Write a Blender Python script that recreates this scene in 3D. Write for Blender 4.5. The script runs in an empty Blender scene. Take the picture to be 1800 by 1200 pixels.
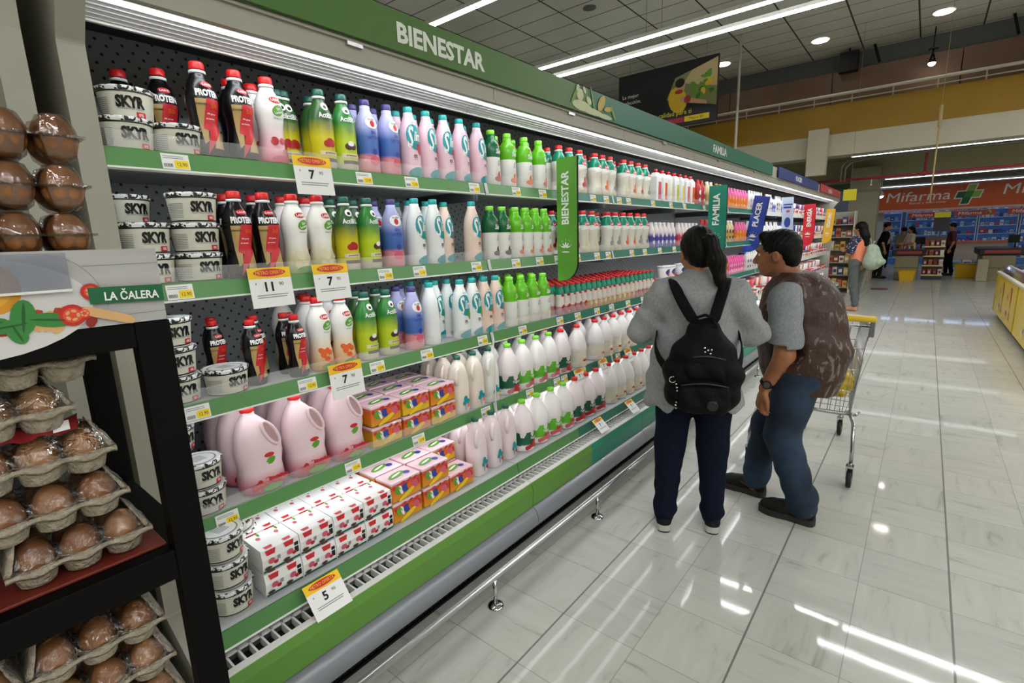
import bpy, bmesh, math, random
import numpy as np
from mathutils import Vector, Matrix
R = math.radians
random.seed(7)
scene = bpy.context.scene
# ---------------------------------------------------------------- camera
cam_d = bpy.data.cameras.new('camera'); cam = bpy.data.objects.new('camera', cam_d)
scene.collection.objects.link(cam); scene.camera = cam
cam_d.sensor_fit = 'HORIZONTAL'; cam_d.sensor_width = 36.0; cam_d.lens = 884.8/1800*36
cam_d.clip_start = 0.02; cam_d.clip_end = 200
def _rot(yaw, pitch, roll):
    B = Matrix(((1,0,0),(0,0,-1),(0,1,0)))
    return Matrix.Rotation(yaw,3,'Z') @ Matrix.Rotation(pitch,3,'X') @ B @ Matrix.Rotation(roll,3,'Z')
cam.matrix_world = Matrix.Translation((0,0,1.55)) @ _rot(0.68544,-0.19658,-0.03349).to_4x4()
# ---------------------------------------------------------------- world, exposure
w = bpy.data.worlds.new('world'); scene.world = w; w.use_nodes = True
w.node_tree.nodes['Background'].inputs[0].default_value = (0.8,0.85,0.9,1)
w.node_tree.nodes['Background'].inputs[1].default_value = 0.10
scene.view_settings.view_transform = 'Standard'; scene.view_settings.look = 'None'
scene.view_settings.gamma = 1; scene.view_settings.use_curve_mapping = False
scene.view_settings.exposure = -0.12
# ---------------------------------------------------------------- helpers
def srgb(c):
    if isinstance(c,str):
        c = tuple(int(c[i:i+2],16)/255 for i in (0,2,4))
    return tuple((x/12.92 if x<=0.04045 else ((x+0.055)/1.055)**2.4) for x in c)
_M = {}
def mat(name, col='808080', rough=0.5, metal=0.0, emit=0.0, alpha=1.0, trans=0.0, coat=0.0, ior=1.45, spec=0.5, ecol=None):
    if name in _M: return _M[name]
    m = bpy.data.materials.new(name); m.use_nodes = True
    b = m.node_tree.nodes['Principled BSDF']; c = srgb(col)
    b.inputs['Base Color'].default_value = (*c,1); b.inputs['Roughness'].default_value = rough
    b.inputs['Metallic'].default_value = metal; b.inputs['Alpha'].default_value = alpha
    b.inputs['Transmission Weight'].default_value = trans; b.inputs['Coat Weight'].default_value = coat
    b.inputs['IOR'].default_value = ior; b.inputs['Specular IOR Level'].default_value = spec
    if emit:
        b.inputs['Emission Color'].default_value = (*(srgb(ecol) if ecol else c),1); b.inputs['Emission Strength'].default_value = emit
    _M[name] = m; return m
def nodes(m): return m.node_tree.nodes, m.node_tree.links, m.node_tree.nodes['Principled BSDF']
def ramp_mat(name, stops, axis='Z', lo=0, hi=1, rough=0.3, const=False, coat=0.0, noise=0.0, nscale=60):
    """colour by height along the object's own axis"""
    if name in _M: return _M[name]
    m = mat(name, rough=rough, coat=coat); N,L,b = nodes(m)
    tc = N.new('ShaderNodeTexCoord'); sp = N.new('ShaderNodeSeparateXYZ'); mr = N.new('ShaderNodeMapRange')
    cr = N.new('ShaderNodeValToRGB'); L.new(tc.outputs['Object'], sp.inputs[0])
    src = sp.outputs[axis]
    if noise:
        nz = N.new('ShaderNodeTexNoise'); nz.inputs['Scale'].default_value = nscale; L.new(tc.outputs['Object'], nz.inputs[0])
        ma = N.new('ShaderNodeMath'); ma.operation='MULTIPLY_ADD'; L.new(nz.outputs[0], ma.inputs[0]); ma.inputs[1].default_value = noise
        L.new(src, ma.inputs[2]); src = ma.outputs[0]
    L.new(src, mr.inputs['Value']); mr.inputs['From Min'].default_value = lo; mr.inputs['From Max'].default_value = hi
    L.new(mr.outputs[0], cr.inputs[0]); L.new(cr.outputs[0], b.inputs['Base Color'])
    e = cr.color_ramp.elements
    for i,(p,c) in enumerate(stops):
        el = e[i] if i < 2 else e.new(p)
        el.position = p; el.color = (*srgb(c),1)
    if const: cr.color_ramp.interpolation = 'CONSTANT'
    return m
def noise_mat(name, c1, c2, scale=5, rough=0.6, detail=4, bump=0.0, lo=0.35, hi=0.65, stretch=(1,1,1), metal=0, coat=0, dist=0.0, bscale=None, spec=0.5):
    if name in _M: return _M[name]
    m = mat(name, rough=rough, metal=metal, coat=coat, spec=spec); N,L,b = nodes(m)
    tc = N.new('ShaderNodeTexCoord'); mp = N.new('ShaderNodeMapping'); nz = N.new('ShaderNodeTexNoise'); cr = N.new('ShaderNodeValToRGB')
    L.new(tc.outputs['Object'], mp.inputs[0]); mp.inputs['Scale'].default_value = stretch
    L.new(mp.outputs[0], nz.inputs[0]); nz.inputs['Scale'].default_value = scale; nz.inputs['Detail'].default_value = detail
    nz.inputs['Distortion'].default_value = dist
    L.new(nz.outputs[0], cr.inputs[0]); L.new(cr.outputs[0], b.inputs['Base Color'])
    e = cr.color_ramp.elements; e[0].position = lo; e[0].color = (*srgb(c1),1); e[1].position = hi; e[1].color = (*srgb(c2),1)
    if bump:
        bp = N.new('ShaderNodeBump'); bp.inputs['Strength'].default_value = bump; bp.inputs['Distance'].default_value = 0.01
        n2 = N.new('ShaderNodeTexNoise'); n2.inputs['Scale'].default_value = bscale or scale*4; L.new(mp.outputs[0], n2.inputs[0])
        L.new(n2.outputs[0], bp.inputs['Height']); L.new(bp.outputs[0], b.inputs['Normal'])
    return m
class MB:
    """collects shapes, builds them as one mesh object"""
    def __init__(s): s.v=[]; s.f=[]; s.m=[]; s.s=[]
    def add(s, vs, fs, m=0, smooth=False):
        o = len(s.v); s.v += [tuple(v) for v in vs]
        for f in fs: s.f.append(tuple(i+o for i in f)); s.m.append(m); s.s.append(smooth)
        return s
    def box(s, x0,x1,y0,y1,z0,z1, m=0):
        v=[(x,y,z) for x in (x0,x1) for y in (y0,y1) for z in (z0,z1)]
        return s.add(v, [(0,1,3,2),(4,6,7,5),(0,4,5,1),(2,3,7,6),(0,2,6,4),(1,5,7,3)], m)
    def quad(s, a,b,c,d, m=0): return s.add([a,b,c,d],[(0,1,2,3)],m)
    def prism(s, pts, y0, y1, m=0, axis='Y', smooth=False):
        """closed polygon extruded along an axis. pts are (x,z) for Y, (y,z) for X, (x,y) for Z"""
        n=len(pts)
        def P(p,t): return {'Y':(p[0],t,p[1]),'X':(t,p[0],p[1]),'Z':(p[0],p[1],t)}[axis]
        v=[P(p,y0) for p in pts]+[P(p,y1) for p in pts]
        s.add(v,[tuple(range(n)),tuple(range(2*n-1,n-1,-1))],m)
        return s.add(v,[(i,(i+1)%n,(i+1)%n+n,i+n) for i in range(n)],m,smooth)
    def strip(s, pts, y0, y1, m=0, smooth=False):
        """open (x,z) profile swept along Y"""
        n=len(pts); v=[(p[0],y0,p[1]) for p in pts]+[(p[0],y1,p[1]) for p in pts]
        return s.add(v,[(i,i+1,i+1+n,i+n) for i in range(n-1)],m,smooth)
    def lathe(s, prof, n=24, c=(0,0,0), m=0, smooth=True, sx=1, sy=1, caps=True, wav=None):
        v=[]; k=len(prof)
        for j,(r,z) in enumerate(prof):
            for i in range(n):
                a=2*math.pi*i/n; rr=r*(1+(wav(a,z) if wav else 0)); v.append((c[0]+rr*math.cos(a)*sx,c[1]+rr*math.sin(a)*sy,c[2]+z))
        f=[(j*n+i,j*n+(i+1)%n,(j+1)*n+(i+1)%n,(j+1)*n+i) for j in range(k-1) for i in range(n)]
        mm = m if isinstance(m,int) else 0
        o=len(s.v); s.add(v,[],mm)
        for idx,q in enumerate(f):
            s.f.append(tuple(i+o for i in q)); s.m.append(m if isinstance(m,int) else m[idx//n]); s.s.append(smooth)
        if caps:
            s.f.append(tuple(o+i for i in range(n-1,-1,-1))); s.m.append(m if isinstance(m,int) else m[0]); s.s.append(False)
            s.f.append(tuple(o+(k-1)*n+i for i in range(n))); s.m.append(m if isinstance(m,int) else m[-1]); s.s.append(False)
        return s
    def tube(s, pts, r, n=8, m=0, closed=False, flat=1.0):
        pts=[Vector(p) for p in pts]; K=len(pts); rs = r if isinstance(r,(list,tuple)) else [r]*K
        v=[]; up=None
        for i,p in enumerate(pts):
            if closed: t=(pts[(i+1)%K]-pts[i-1]).normalized()
            else: t=(pts[min(i+1,K-1)]-pts[max(i-1,0)]).normalized()
            if up is None:
                up = Vector((0,0,1)) if abs(t.z)<0.9 else Vector((1,0,0))
            a=t.cross(up).normalized(); up=a.cross(t).normalized()
            for j in range(n):
                th=2*math.pi*j/n; v.append(p+a*math.cos(th)*rs[i]+up*math.sin(th)*rs[i]*flat)
        f=[(i*n+j,i*n+(j+1)%n,((i+1)%K)*n+(j+1)%n,((i+1)%K)*n+j) for i in range(K if closed else K-1) for j in range(n)]
        s.add(v,f,m,True)
        if not closed:
            o=len(s.v)-K*n; s.f.append(tuple(o+j for j in range(n-1,-1,-1))); s.m.append(m); s.s.append(False)
            s.f.append(tuple(o+(K-1)*n+j for j in range(n))); s.m.append(m); s.s.append(False)
        return s
    def cyl(s, a, b, r, n=12, m=0): return s.tube([a,b],r,n,m)
    def ball(s, c, rx, ry=None, rz=None, m=0, n=14, k=8):
        ry=ry or rx; rz=rz or rx; v=[]; f=[]
        for j in range(k+1):
            ph=math.pi*j/k
            for i in range(n):
                a=2*math.pi*i/n; v.append((c[0]+rx*math.sin(ph)*math.cos(a),c[1]+ry*math.sin(ph)*math.sin(a),c[2]-rz*math.cos(ph)))
        f=[(j*n+i,j*n+(i+1)%n,(j+1)*n+(i+1)%n,(j+1)*n+i) for j in range(k) for i in range(n)]
        return s.add(v,f,m,True)
    def build(s, name, mats, parent=None, loc=(0,0,0), rotz=0, bevel=0, segs=2, **tags):
        me=bpy.data.meshes.new(name); me.from_pydata(s.v,[],s.f)
        for m in (mats if isinstance(mats,(list,tuple)) else [mats]): me.materials.append(m)
        me.polygons.foreach_set('material_index', s.m); me.polygons.foreach_set('use_smooth', s.s)
        bm=bmesh.new(); bm.from_mesh(me); bmesh.ops.recalc_face_normals(bm, faces=bm.faces); bm.to_mesh(me); bm.free()
        me.update()
        o=bpy.data.objects.new(name,me); scene.collection.objects.link(o); o.location=loc; o.rotation_euler=(0,0,rotz)
        if parent is not None: o.parent=parent
        if bevel:
            b=o.modifiers.new('bevel','BEVEL'); b.width=bevel; b.segments=segs; b.limit_method='ANGLE'; b.angle_limit=R(40)
        tag(o, **tags); return o
def tag(o, label=None, cat=None, group=None, kind=None):
    if label: o['label']=label
    if cat: o['category']=cat
    if group: o['group']=group
    if kind: o['kind']=kind
    return o
def thing(name, label, cat, loc=(0,0,0), rotz=0, group=None):
    o=bpy.data.objects.new(name,None); scene.collection.objects.link(o); o.empty_display_size=0.1
    o.location=loc; o.rotation_euler=(0,0,rotz); return tag(o,label,cat,group)
def dup(root, loc, rotz=0, label=None, group=None, noparts=False):
    r=root.copy(); scene.collection.objects.link(r); r.location=loc; r.rotation_euler=(0,0,rotz)
    if label: r['label']=label
    if group: r['group']=group
    if not noparts:
        for ch in list(root.children):
            c=ch.copy(); scene.collection.objects.link(c); c.parent=r
            for g in list(ch.children):
                d=g.copy(); scene.collection.objects.link(d); d.parent=c
    return r
ORD=['leftmost','second','third','fourth','fifth','sixth','seventh','eighth','ninth','tenth','eleventh','twelfth','thirteenth','fourteenth','fifteenth','sixteenth','seventeenth','eighteenth','nineteenth','twentieth']
ORD+=['twenty-'+x for x in ('first','second','third','fourth','fifth','sixth','seventh','eighth','ninth')]+['thirtieth']
ORD+=['thirty-'+x for x in ('first','second','third','fourth','fifth','sixth','seventh','eighth','ninth')]+['fortieth']
ORD+=['forty-'+x for x in ('first','second','third','fourth','fifth','sixth','seventh','eighth','ninth')]+['fiftieth']
def nth(i,n,what='left'):
    if n==1: return ''
    if i==0: return 'leftmost'
    if i==n-1: return 'rightmost'
    return ORD[i]+' from '+what
_T={}
def text2d(s, shear=0.0, weight=0.0, spacing=1.0):
    """flat text triangles, height of capitals scaled to 1, centred"""
    k=(s,shear,weight,spacing)
    if k in _T: return _T[k]
    cu=bpy.data.curves.new('t','FONT'); cu.body=s; cu.resolution_u=2; cu.shear=shear; cu.offset=weight; cu.space_character=spacing
    o=bpy.data.objects.new('t',cu); scene.collection.objects.link(o)
    dg=bpy.context.evaluated_depsgraph_get(); me=o.evaluated_get(dg).to_mesh()
    v=np.array([tuple(x.co)[:2] for x in me.vertices]) if len(me.vertices) else np.zeros((1,2))
    f=[tuple(p.vertices) for p in me.polygons]
    o.evaluated_get(dg).to_mesh_clear(); bpy.data.objects.remove(o); bpy.data.curves.remove(cu)
    mn=v.min(0); mx=v.max(0); v=(v-(mn+mx)/2)/0.69
    _T[k]=(v,f,(mx-mn)/0.69); return _T[k]
def flat_text(mb, s, origin, right, up, h, m=0, width=None, shear=0, weight=0.0, spacing=1.0, off=0.0):
    """text on a plane; origin is its centre"""
    v,f,sz=text2d(s,shear,weight,spacing); o=Vector(origin); r=Vector(right).normalized(); u=Vector(up).normalized(); n=r.cross(u)
    kx = h if width is None else width/sz[0]
    mb.add([o+r*(p[0]*kx)+u*(p[1]*h)+n*off for p in v], f, m)
    return mb
def ell_pts(cx,cy,rx,ry,n=20,rot=0):
    c,s_=math.cos(rot),math.sin(rot)
    return [(cx+rx*math.cos(a)*c-ry*math.sin(a)*s_, cy+rx*math.cos(a)*s_+ry*math.sin(a)*c) for a in [2*math.pi*i/n for i in range(n)]]
def flat_poly(mb, pts, origin, right, up, m=0, off=0.0):
    o=Vector(origin); r=Vector(right).normalized(); u=Vector(up).normalized(); n=r.cross(u)
    mb.add([o+r*p[0]+u*p[1]+n*off for p in pts],[tuple(range(len(pts)))],m); return mb
# ---------------------------------------------------------------- shared materials
white=mat('white_metal','d8d8d2',0.35); cream=mat('case_cream','9a988a',0.5)
steel=mat('brushed_steel','b5b7b8',0.28,0.9); chrome=mat('chrome','d0d2d4',0.12,1.0)
black=mat('black_plastic','070708',0.5,spec=.25); dgrey=mat('dark_grey_liner','3a3d40',0.6)
green=mat('rail_green','55884e',0.35); green2=mat('panel_green','5c8c38',0.35); teal=mat('rail_teal','1e6f5c',0.35); teal2=mat('panel_teal','17806a',0.35)
navy=mat('sign_navy','25356f',0.4); red=mat('sign_red','b3262b',0.4); yellow=mat('tag_yellow','f2d21c',0.5)
paper=mat('paper_white','e9e9e6',0.6); ink=mat('ink_black','101010',0.6)
led=mat('led_white','ffffff',0.4,emit=22.0,ecol='f2f6ff'); ledshelf=mat('led_shelf','ffffff',0.4,emit=7,ecol='f6faff')
rub=mat('wheel_rubber','191919',.6)
tube_m=mat('lamp_tube','ffffff',0.4,emit=60.0,ecol='fdfdff')
bumper_m=mat('bumper_grey','8b9096',0.35,0.3); slot_m=mat('slot_black','060606',0.7)
inner=mat('liner_white','bfc3c4',0.45)
clear=mat('clear_acrylic','ffffff',0.05,alpha=0.10,spec=0.6)
perf=mat('perforated_back','a6a9ad',0.5)
def _perf():
    N,L,b=nodes(perf); tc=N.new('ShaderNodeTexCoord'); mp=N.new('ShaderNodeMapping'); mp.inputs['Scale'].default_value=(30,30,30)
    mp.inputs['Rotation'].default_value=(R(30),0,0)
    vo=N.new('ShaderNodeTexVoronoi'); vo.inputs['Randomness'].default_value=0; vo.inputs['Scale'].default_value=1
    cr=N.new('ShaderNodeValToRGB'); L.new(tc.outputs['Object'],mp.inputs[0]); L.new(mp.outputs[0],vo.inputs[0]); L.new(vo.outputs['Distance'],cr.inputs[0])
    e=cr.color_ramp.elements; e[0].position=0.13; e[0].color=(.03,.03,.03,1); e[1].position=0.17; e[1].color=(*srgb('9fa2a6'),1); L.new(cr.outputs[0],b.inputs['Base Color'])
_perf()
# ================================================================ the hall
def floor_mat():
    m=mat('floor_tile','bbbbae',0.3,coat=0.45,spec=.3); N,L,b=nodes(m); b.inputs['Coat Roughness'].default_value=0.045
    tc=N.new('ShaderNodeTexCoord'); sp=N.new('ShaderNodeSeparateXYZ'); L.new(tc.outputs['Object'],sp.inputs[0])
    def mth(op,a,b_=None,c=None):
        n=N.new('ShaderNodeMath'); n.operation=op
        for i,x in enumerate((a,b_,c)):
            if x is None: continue
            if isinstance(x,(int,float)): n.inputs[i].default_value=x
            else: L.new(x,n.inputs[i])
        return n.outputs[0]
    T=0.317
    u=mth('DIVIDE',mth('ADD',sp.outputs[0],1.04+T*60),T); v=mth('DIVIDE',mth('ADD',sp.outputs[1],-2.19+T*60),T)
    fu=mth('FLOOR',u); fv=mth('FLOOR',v); du=mth('FRACT',u); dv=mth('FRACT',v)
    def edge(d,wd): return mth('LESS_THAN',mth('MINIMUM',d,mth('SUBTRACT',1.0,d)),wd)
    seam=mth('MAXIMUM',edge(du,0.006),edge(dv,0.006))
    par=mth('MODULO',mth('ADD',fu,fv),2.0)
    # strong seams every second tile
    s2=mth('LESS_THAN',mth('MINIMUM',mth('FRACT',mth('DIVIDE',u,2.0)),mth('SUBTRACT',1.0,mth('FRACT',mth('DIVIDE',u,2.0)))),0.006)
    def grain(scx,scy):
        mp=N.new('ShaderNodeMapping'); mp.inputs['Scale'].default_value=(scx,scy,1); L.new(tc.outputs['Object'],mp.inputs[0])
        cb=N.new('ShaderNodeCombineXYZ'); L.new(mth('MULTIPLY',fu,3.7),cb.inputs[0]); L.new(mth('MULTIPLY',fv,5.3),cb.inputs[1])
        ad=N.new('ShaderNodeVectorMath'); L.new(mp.outputs[0],ad.inputs[0]); L.new(cb.outputs[0],ad.inputs[1])
        nz=N.new('ShaderNodeTexNoise'); nz.inputs['Scale'].default_value=1; nz.inputs['Detail'].default_value=6; nz.inputs['Roughness'].default_value=0.62; nz.inputs['Distortion'].default_value=0.6
        L.new(ad.outputs[0],nz.inputs[0]); return nz.outputs[0]
    g1=grain(3,16); g2=grain(16,3)
    mx=N.new('ShaderNodeMix'); mx.data_type='FLOAT'; L.new(par,mx.inputs[0]); L.new(g1,mx.inputs[2]); L.new(g2,mx.inputs[3])
    cr=N.new('ShaderNodeValToRGB'); L.new(mx.outputs[0],cr.inputs[0]); e=cr.color_ramp.elements
    e[0].position=0.26; e[0].color=(*srgb('96978b'),1); e[1].position=0.42; e[1].color=(*srgb('b9bab0'),1); x=e.new(0.68); x.color=(*srgb('c2c3b9'),1)
    wn=N.new('ShaderNodeTexWhiteNoise'); wn.noise_dimensions='2D'; cb=N.new('ShaderNodeCombineXYZ'); L.new(fu,cb.inputs[0]); L.new(fv,cb.inputs[1]); L.new(cb.outputs[0],wn.inputs['Vector'])
    hs=N.new('ShaderNodeHueSaturation'); L.new(cr.outputs[0],hs.inputs['Color']); L.new(mth('MULTIPLY_ADD',wn.outputs[0],0.10,0.93),hs.inputs['Value'])
    m1=N.new('ShaderNodeMix'); m1.data_type='RGBA'; L.new(mth('MAXIMUM',mth('MULTIPLY',seam,0.45),mth('MULTIPLY',s2,0.85)),m1.inputs[0]); L.new(hs.outputs[0],m1.inputs[6]); m1.inputs[7].default_value=(*srgb('5c5c55'),1)
    L.new(m1.outputs[2],b.inputs['Base Color'])
    nb=N.new('ShaderNodeTexNoise'); nb.inputs['Scale'].default_value=2.2; nb.inputs['Detail'].default_value=2; L.new(tc.outputs['Object'],nb.inputs[0])
    nb2=N.new('ShaderNodeTexNoise'); nb2.inputs['Scale'].default_value=30; L.new(tc.outputs['Object'],nb2.inputs[0])
    bp=N.new('ShaderNodeBump'); bp.inputs['Strength'].default_value=0.05; bp.inputs['Distance'].default_value=0.01
    L.new(mth('MULTIPLY_ADD',nb2.outputs[0],0.06,nb.outputs[0]),bp.inputs['Height']); L.new(bp.outputs[0],b.inputs['Coat Normal'])
    L.new(mth('MULTIPLY_ADD',g1,0.25,0.25),b.inputs['Roughness'])
    return m
m=MB(); m.box(-14,14,-6,34,-0.05,0); m.build('floor',[floor_mat()],kind='structure')
def ceil_mat():
    m=mat('ceiling_tile','77776f',0.85); N,L,b=nodes(m)
    tc=N.new('ShaderNodeTexCoord'); sp=N.new('ShaderNodeSeparateXYZ'); L.new(tc.outputs['Object'],sp.inputs[0])
    def mth(op,a,b_=None,c=None):
        n=N.new('ShaderNodeMath'); n.operation=op
        for i,x in enumerate((a,b_,c)):
            if x is None: continue
            if isinstance(x,(int,float)): n.inputs[i].default_value=x
            else: L.new(x,n.inputs[i])
        return n.outputs[0]
    u=mth('FRACT',mth('DIVIDE',mth('ADD',sp.outputs[0],0.58+1.115*40),1.115)); v=mth('FRACT',mth('DIVIDE',mth('ADD',sp.outputs[1],-15.126+0.64*80),0.64))
    a=mth('LESS_THAN',mth('MINIMUM',u,mth('SUBTRACT',1.0,u)),0.014); c=mth('LESS_THAN',mth('MINIMUM',v,mth('SUBTRACT',1.0,v)),0.018)
    nz=N.new('ShaderNodeTexNoise'); nz.inputs['Scale'].default_value=40; L.new(tc.outputs['Object'],nz.inputs[0])
    n2=N.new('ShaderNodeTexNoise'); n2.inputs['Scale'].default_value=0.7; L.new(tc.outputs['Object'],n2.inputs[0])
    cr=N.new('ShaderNodeValToRGB'); L.new(mth('MULTIPLY_ADD',n2.outputs[0],0.6,mth('MULTIPLY',nz.outputs[0],0.4)),cr.inputs[0]); e=cr.color_ramp.elements
    e[0].position=.3; e[0].color=(*srgb('aaaaa0'),1); e[1].position=.7; e[1].color=(*srgb('c2c2b8'),1)
    mx=N.new('ShaderNodeMix'); mx.data_type='RGBA'; L.new(mth('MAXIMUM',a,c),mx.inputs[0]); L.new(cr.outputs[0],mx.inputs[6]); mx.inputs[7].default_value=(*srgb('2d2d2a'),1)
    L.new(mx.outputs[2],b.inputs['Base Color']); return m
m=MB(); m.box(-14,14,-6,16.55,6.0,6.1); m.build('ceiling',[ceil_mat()],kind='structure')
# far gallery: yellow band, beam, walkway, wood boards
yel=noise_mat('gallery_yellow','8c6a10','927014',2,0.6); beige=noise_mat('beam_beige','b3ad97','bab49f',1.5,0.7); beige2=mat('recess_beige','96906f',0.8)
woodb=noise_mat('brown_board','5c4433','664c39',0.8,0.6,stretch=(1,1,3)); greyw=mat('grey_wall','4c4f4c',0.8)
m=MB(); m.box(-14,14,15,15.25,3.83,4.51); m.build('trim_1',[yel],kind='structure')
m=MB(); m.box(-14,14,15.02,15.6,3.33,3.83); m.box(-14,14,15.25,16.7,3.83,4.40); m.build('wall_gallery',[beige],kind='structure')
m=MB(); m.box(-14,14,16.56,16.7,4.4,6.1); m.build('wall_back',[greyw],kind='structure')
m=MB(); 
for i in range(9): m.box(-12.5+2.55*i,-12.5+2.55*i+2.53,16.35,16.40,4.41,5.55)
m.build('wall_wood_boards',[woodb],kind='structure')
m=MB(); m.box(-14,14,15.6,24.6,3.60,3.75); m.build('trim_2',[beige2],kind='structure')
m=MB(); m.box(-14,14,23.2,24.6,3.05,3.6); m.build('wall_pharmacy_lintel',[mat('lintel_grey','6d6e66',.7)],kind='structure')
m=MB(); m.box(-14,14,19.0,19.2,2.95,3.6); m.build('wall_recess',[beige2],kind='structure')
m=MB(); m.box(-14,14,28.9,29,0,3.6); m.build('wall_pharmacy',[mat('pharmacy_wall','b9c8dc',.6)],kind='structure')
m=MB(); m.box(-14.1,-14,-6,29,0,6.1); m.build('wall_left',[beige2],kind='structure')
m=MB(); m.box(14,14.1,-6,29,0,6.1); m.build('wall_right',[beige2],kind='structure')
m=MB(); m.box(-14,14,-6.1,-6,0,6.1); m.build('wall_near',[beige2],kind='structure')
m=MB(); m.box(-2.50,-2.08,14.75,14.995,2.88,3.95); m.build('duct_box',[beige],None,bevel=0.01,label='cream boxed duct below the yellow gallery',cat='duct')
m=MB(); m.box(-1.9,-1.2,18.3,19.0,0,3.3); m.build('column',[mat('column_beige','8f8a72',.7)],kind='structure').name='wall_column'
# gallery railing
t=thing('gallery_railing','cream metal railing along the yellow gallery','railing',(0,0,0)); rl=mat('rail_cream','b9b5a6',0.5)
m=MB(); m.cyl((-14,15.1,4.74),(14,15.1,4.74),0.035,10); m.build('handrail',[rl],t)
m=MB(); m.cyl((-14,15.1,4.60),(14,15.1,4.60),0.014,8); m.build('lower_rail',[rl],t)
x=-13.4
while x<13.8:
    m=MB(); m.cyl((x,15.1,4.515),(x,15.1,4.71),0.014,8); m.build('post',[rl],t); x+=0.78
# pipes and conduits
pr=mat('pipe_red','8f2230',0.45); pg=mat('conduit_grey','77746a',0.5,0.3)
t=thing('sprinkler_pipe','red sprinkler pipe crossing under the gallery','pipe',(0,0,0))
m=MB(); m.cyl((-7,17,2.885),(10,17,2.905),0.035,10); m.build('main_pipe',[pr],t)
m=MB(); m.cyl((-0.20,17,2.92),(-0.20,17,3.60),0.03,10); m.ball((-0.20,17,2.9),0.06); m.build('riser',[pr],t)
m=MB(); m.cyl((-1.3,17.0,2.85),(-1.3,17.0,2.72),0.012,6); m.box(-1.32,-1.28,16.98,17.02,2.70,2.73); m.build('sprinkler_head',[white],t)
for i,(xx,zz) in enumerate(((-1.86,3.27),(-1.78,3.22))):
    m=MB(); m.tube([(6,15.75+.05*i,3.30),(-1.2,15.75+.05*i,3.30-.02*i),(xx+.12,15.75+.05*i,zz),(xx,15.75+.05*i,zz-.14),(xx,15.75+.05*i,2.75)],0.018,8)
    m.build('conduit',[pg],None,label=('upper' if i==0 else 'lower')+' grey metal conduit bending down beside the cream duct',cat='conduit')

# under-gallery light lines
def light_line(name,lab,a,b,r=0.022,stems=(),zc=6.0,w=0.05,mt=None):
    t=thing(name,lab,'ceiling light',(0,0,0),0,'long linear ceiling lights')
    a=Vector(a); b=Vector(b)
    m=MB(); m.box(a.x,b.x,a.y-w,a.y+w,a.z,a.z+0.05); m.build('housing',[white],t)
    m=MB(); m.box(a.x+.02,b.x-.02,a.y-w*.8,a.y+w*.8,a.z-0.012,a.z-0.0005); m.build('diffuser',[mt or tube_m],t)
    for x in stems:
        m=MB(); m.cyl((x,a.y,a.z+.05),(x,a.y,zc),0.004,6); m.build('hanger_wire',[pg],t)
dim=mat('lamp_dim','ffffff',0.4,emit=6,ecol='f4f8ff')
light_line('linear_light','linear light running under the gallery edge above the red pipe',(-1.75,16.4,3.42),(9,16.4,3.42),zc=3.6,mt=dim)
light_line('linear_light','linear light running just above the orange pharmacy sign',(-2.45,22.9,2.99),(9,22.9,2.99),zc=3.6,stems=(0,3),mt=dim)
light_line('linear_light','thin linear light below the red sprinkler pipe',(-1.1,18.4,2.93),(9,18.4,2.93),zc=3.6,w=.02,mt=dim)
# pendant lines over the aisles
Zt=4.5
ln=[(5.31,'line of light nearest the camera, behind the BIENESTAR header',-9,-4.0,3.3),(7.85,'nearer line of the pair of long pendant lights',-9,3.4,None),(8.42,'farther line of the pair of long pendant lights',-9,3.9,None)]
for y,lab,x0,x1,_ in ln: light_line('pendant_light',lab,(x0,y,Zt),(x1,y,Zt),stems=(-3.6,-1.2,1.2,3.2) if x1>0 else (-8,-5))
for j,(y,x0,x1) in enumerate(((2.4,3.6,12.5),(-1.0,.5,12.5),(-4.0,-6,12.5),(11.2,3.0,12.5),(5.3,3.2,12.5),(13.4,3,12.5),(-2.5,2,12.5),(0.8,4.5,12.5),(8.1,5.5,12.5))):  # out-of-view lines added to raise the ambient light in the hall
    light_line('pendant_light','added unseen pendant light line over the open floor, '+ORD[j+1]+' from the camera side',(x0,y,Zt),(x1,y,Zt),stems=(x0+1,x1-1))
# round downlights and spot
for i,(x,y,lab) in enumerate(((-0.18,14.91,'round downlight right of the pole, nearest the gallery wall'),(-2.42,14.89,'round downlight in the ceiling left of the black beam'),(-4.66,14.95,'round downlight just beside the dark billboard'))):
    t=thing('downlight',lab,'ceiling light',(x,y,5.97),0,'round ceiling downlights')
    m=MB(); m.lathe([(0.20,0.0),(0.20,0.028),(0.17,0.0299)],24,(0,0,0)); m.build('trim_ring',[white],t)
    m=MB(); m.lathe([(0.165,-0.012),(0.165,-0.002)],24,(0,0,0)); m.build('lens',[mat('downlight_lens','ffffff',.4,emit=26,ecol='fff8ee')],t)
for i,(x,y) in enumerate(((-3.2,9.0),(-5.6,9.6))):
    t=thing('ceiling_speaker','round grille speaker flush in the ceiling, '+('right' if i==0 else 'left')+' one','speaker',(x,y,5.985))
    m=MB(); m.lathe([(0.13,0),(0.13,0.014)],20); m.build('speaker_grille',[mat('speaker_grey','5a5a55',.7)],t)
t=thing('spotlight','black ceiling spotlight with a glowing bulb near the gallery','spotlight',(-0.30,15.9,5.2))
m=MB(); m.box(-.09,.09,-.05,.05,.33,.36); m.cyl((0,0,.33),(0,0,.2),.02,8); m.cyl((0,0,.36),(0,0,.795),.012,8); m.lathe([(.035,.21),(.05,.14),(.075,.04)],14); m.build('housing',[black],t)
m=MB(); m.ball((0,0,.03),.07,.07,.06); m.build('bulb',[mat('bulb_glow','ffffff',.4,emit=30,ecol='fffaf0')],t)
t=thing('spotlight','small white spotlight hanging left of the orange pharmacy sign','spotlight',(-1.24,20.0,2.55))
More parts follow.
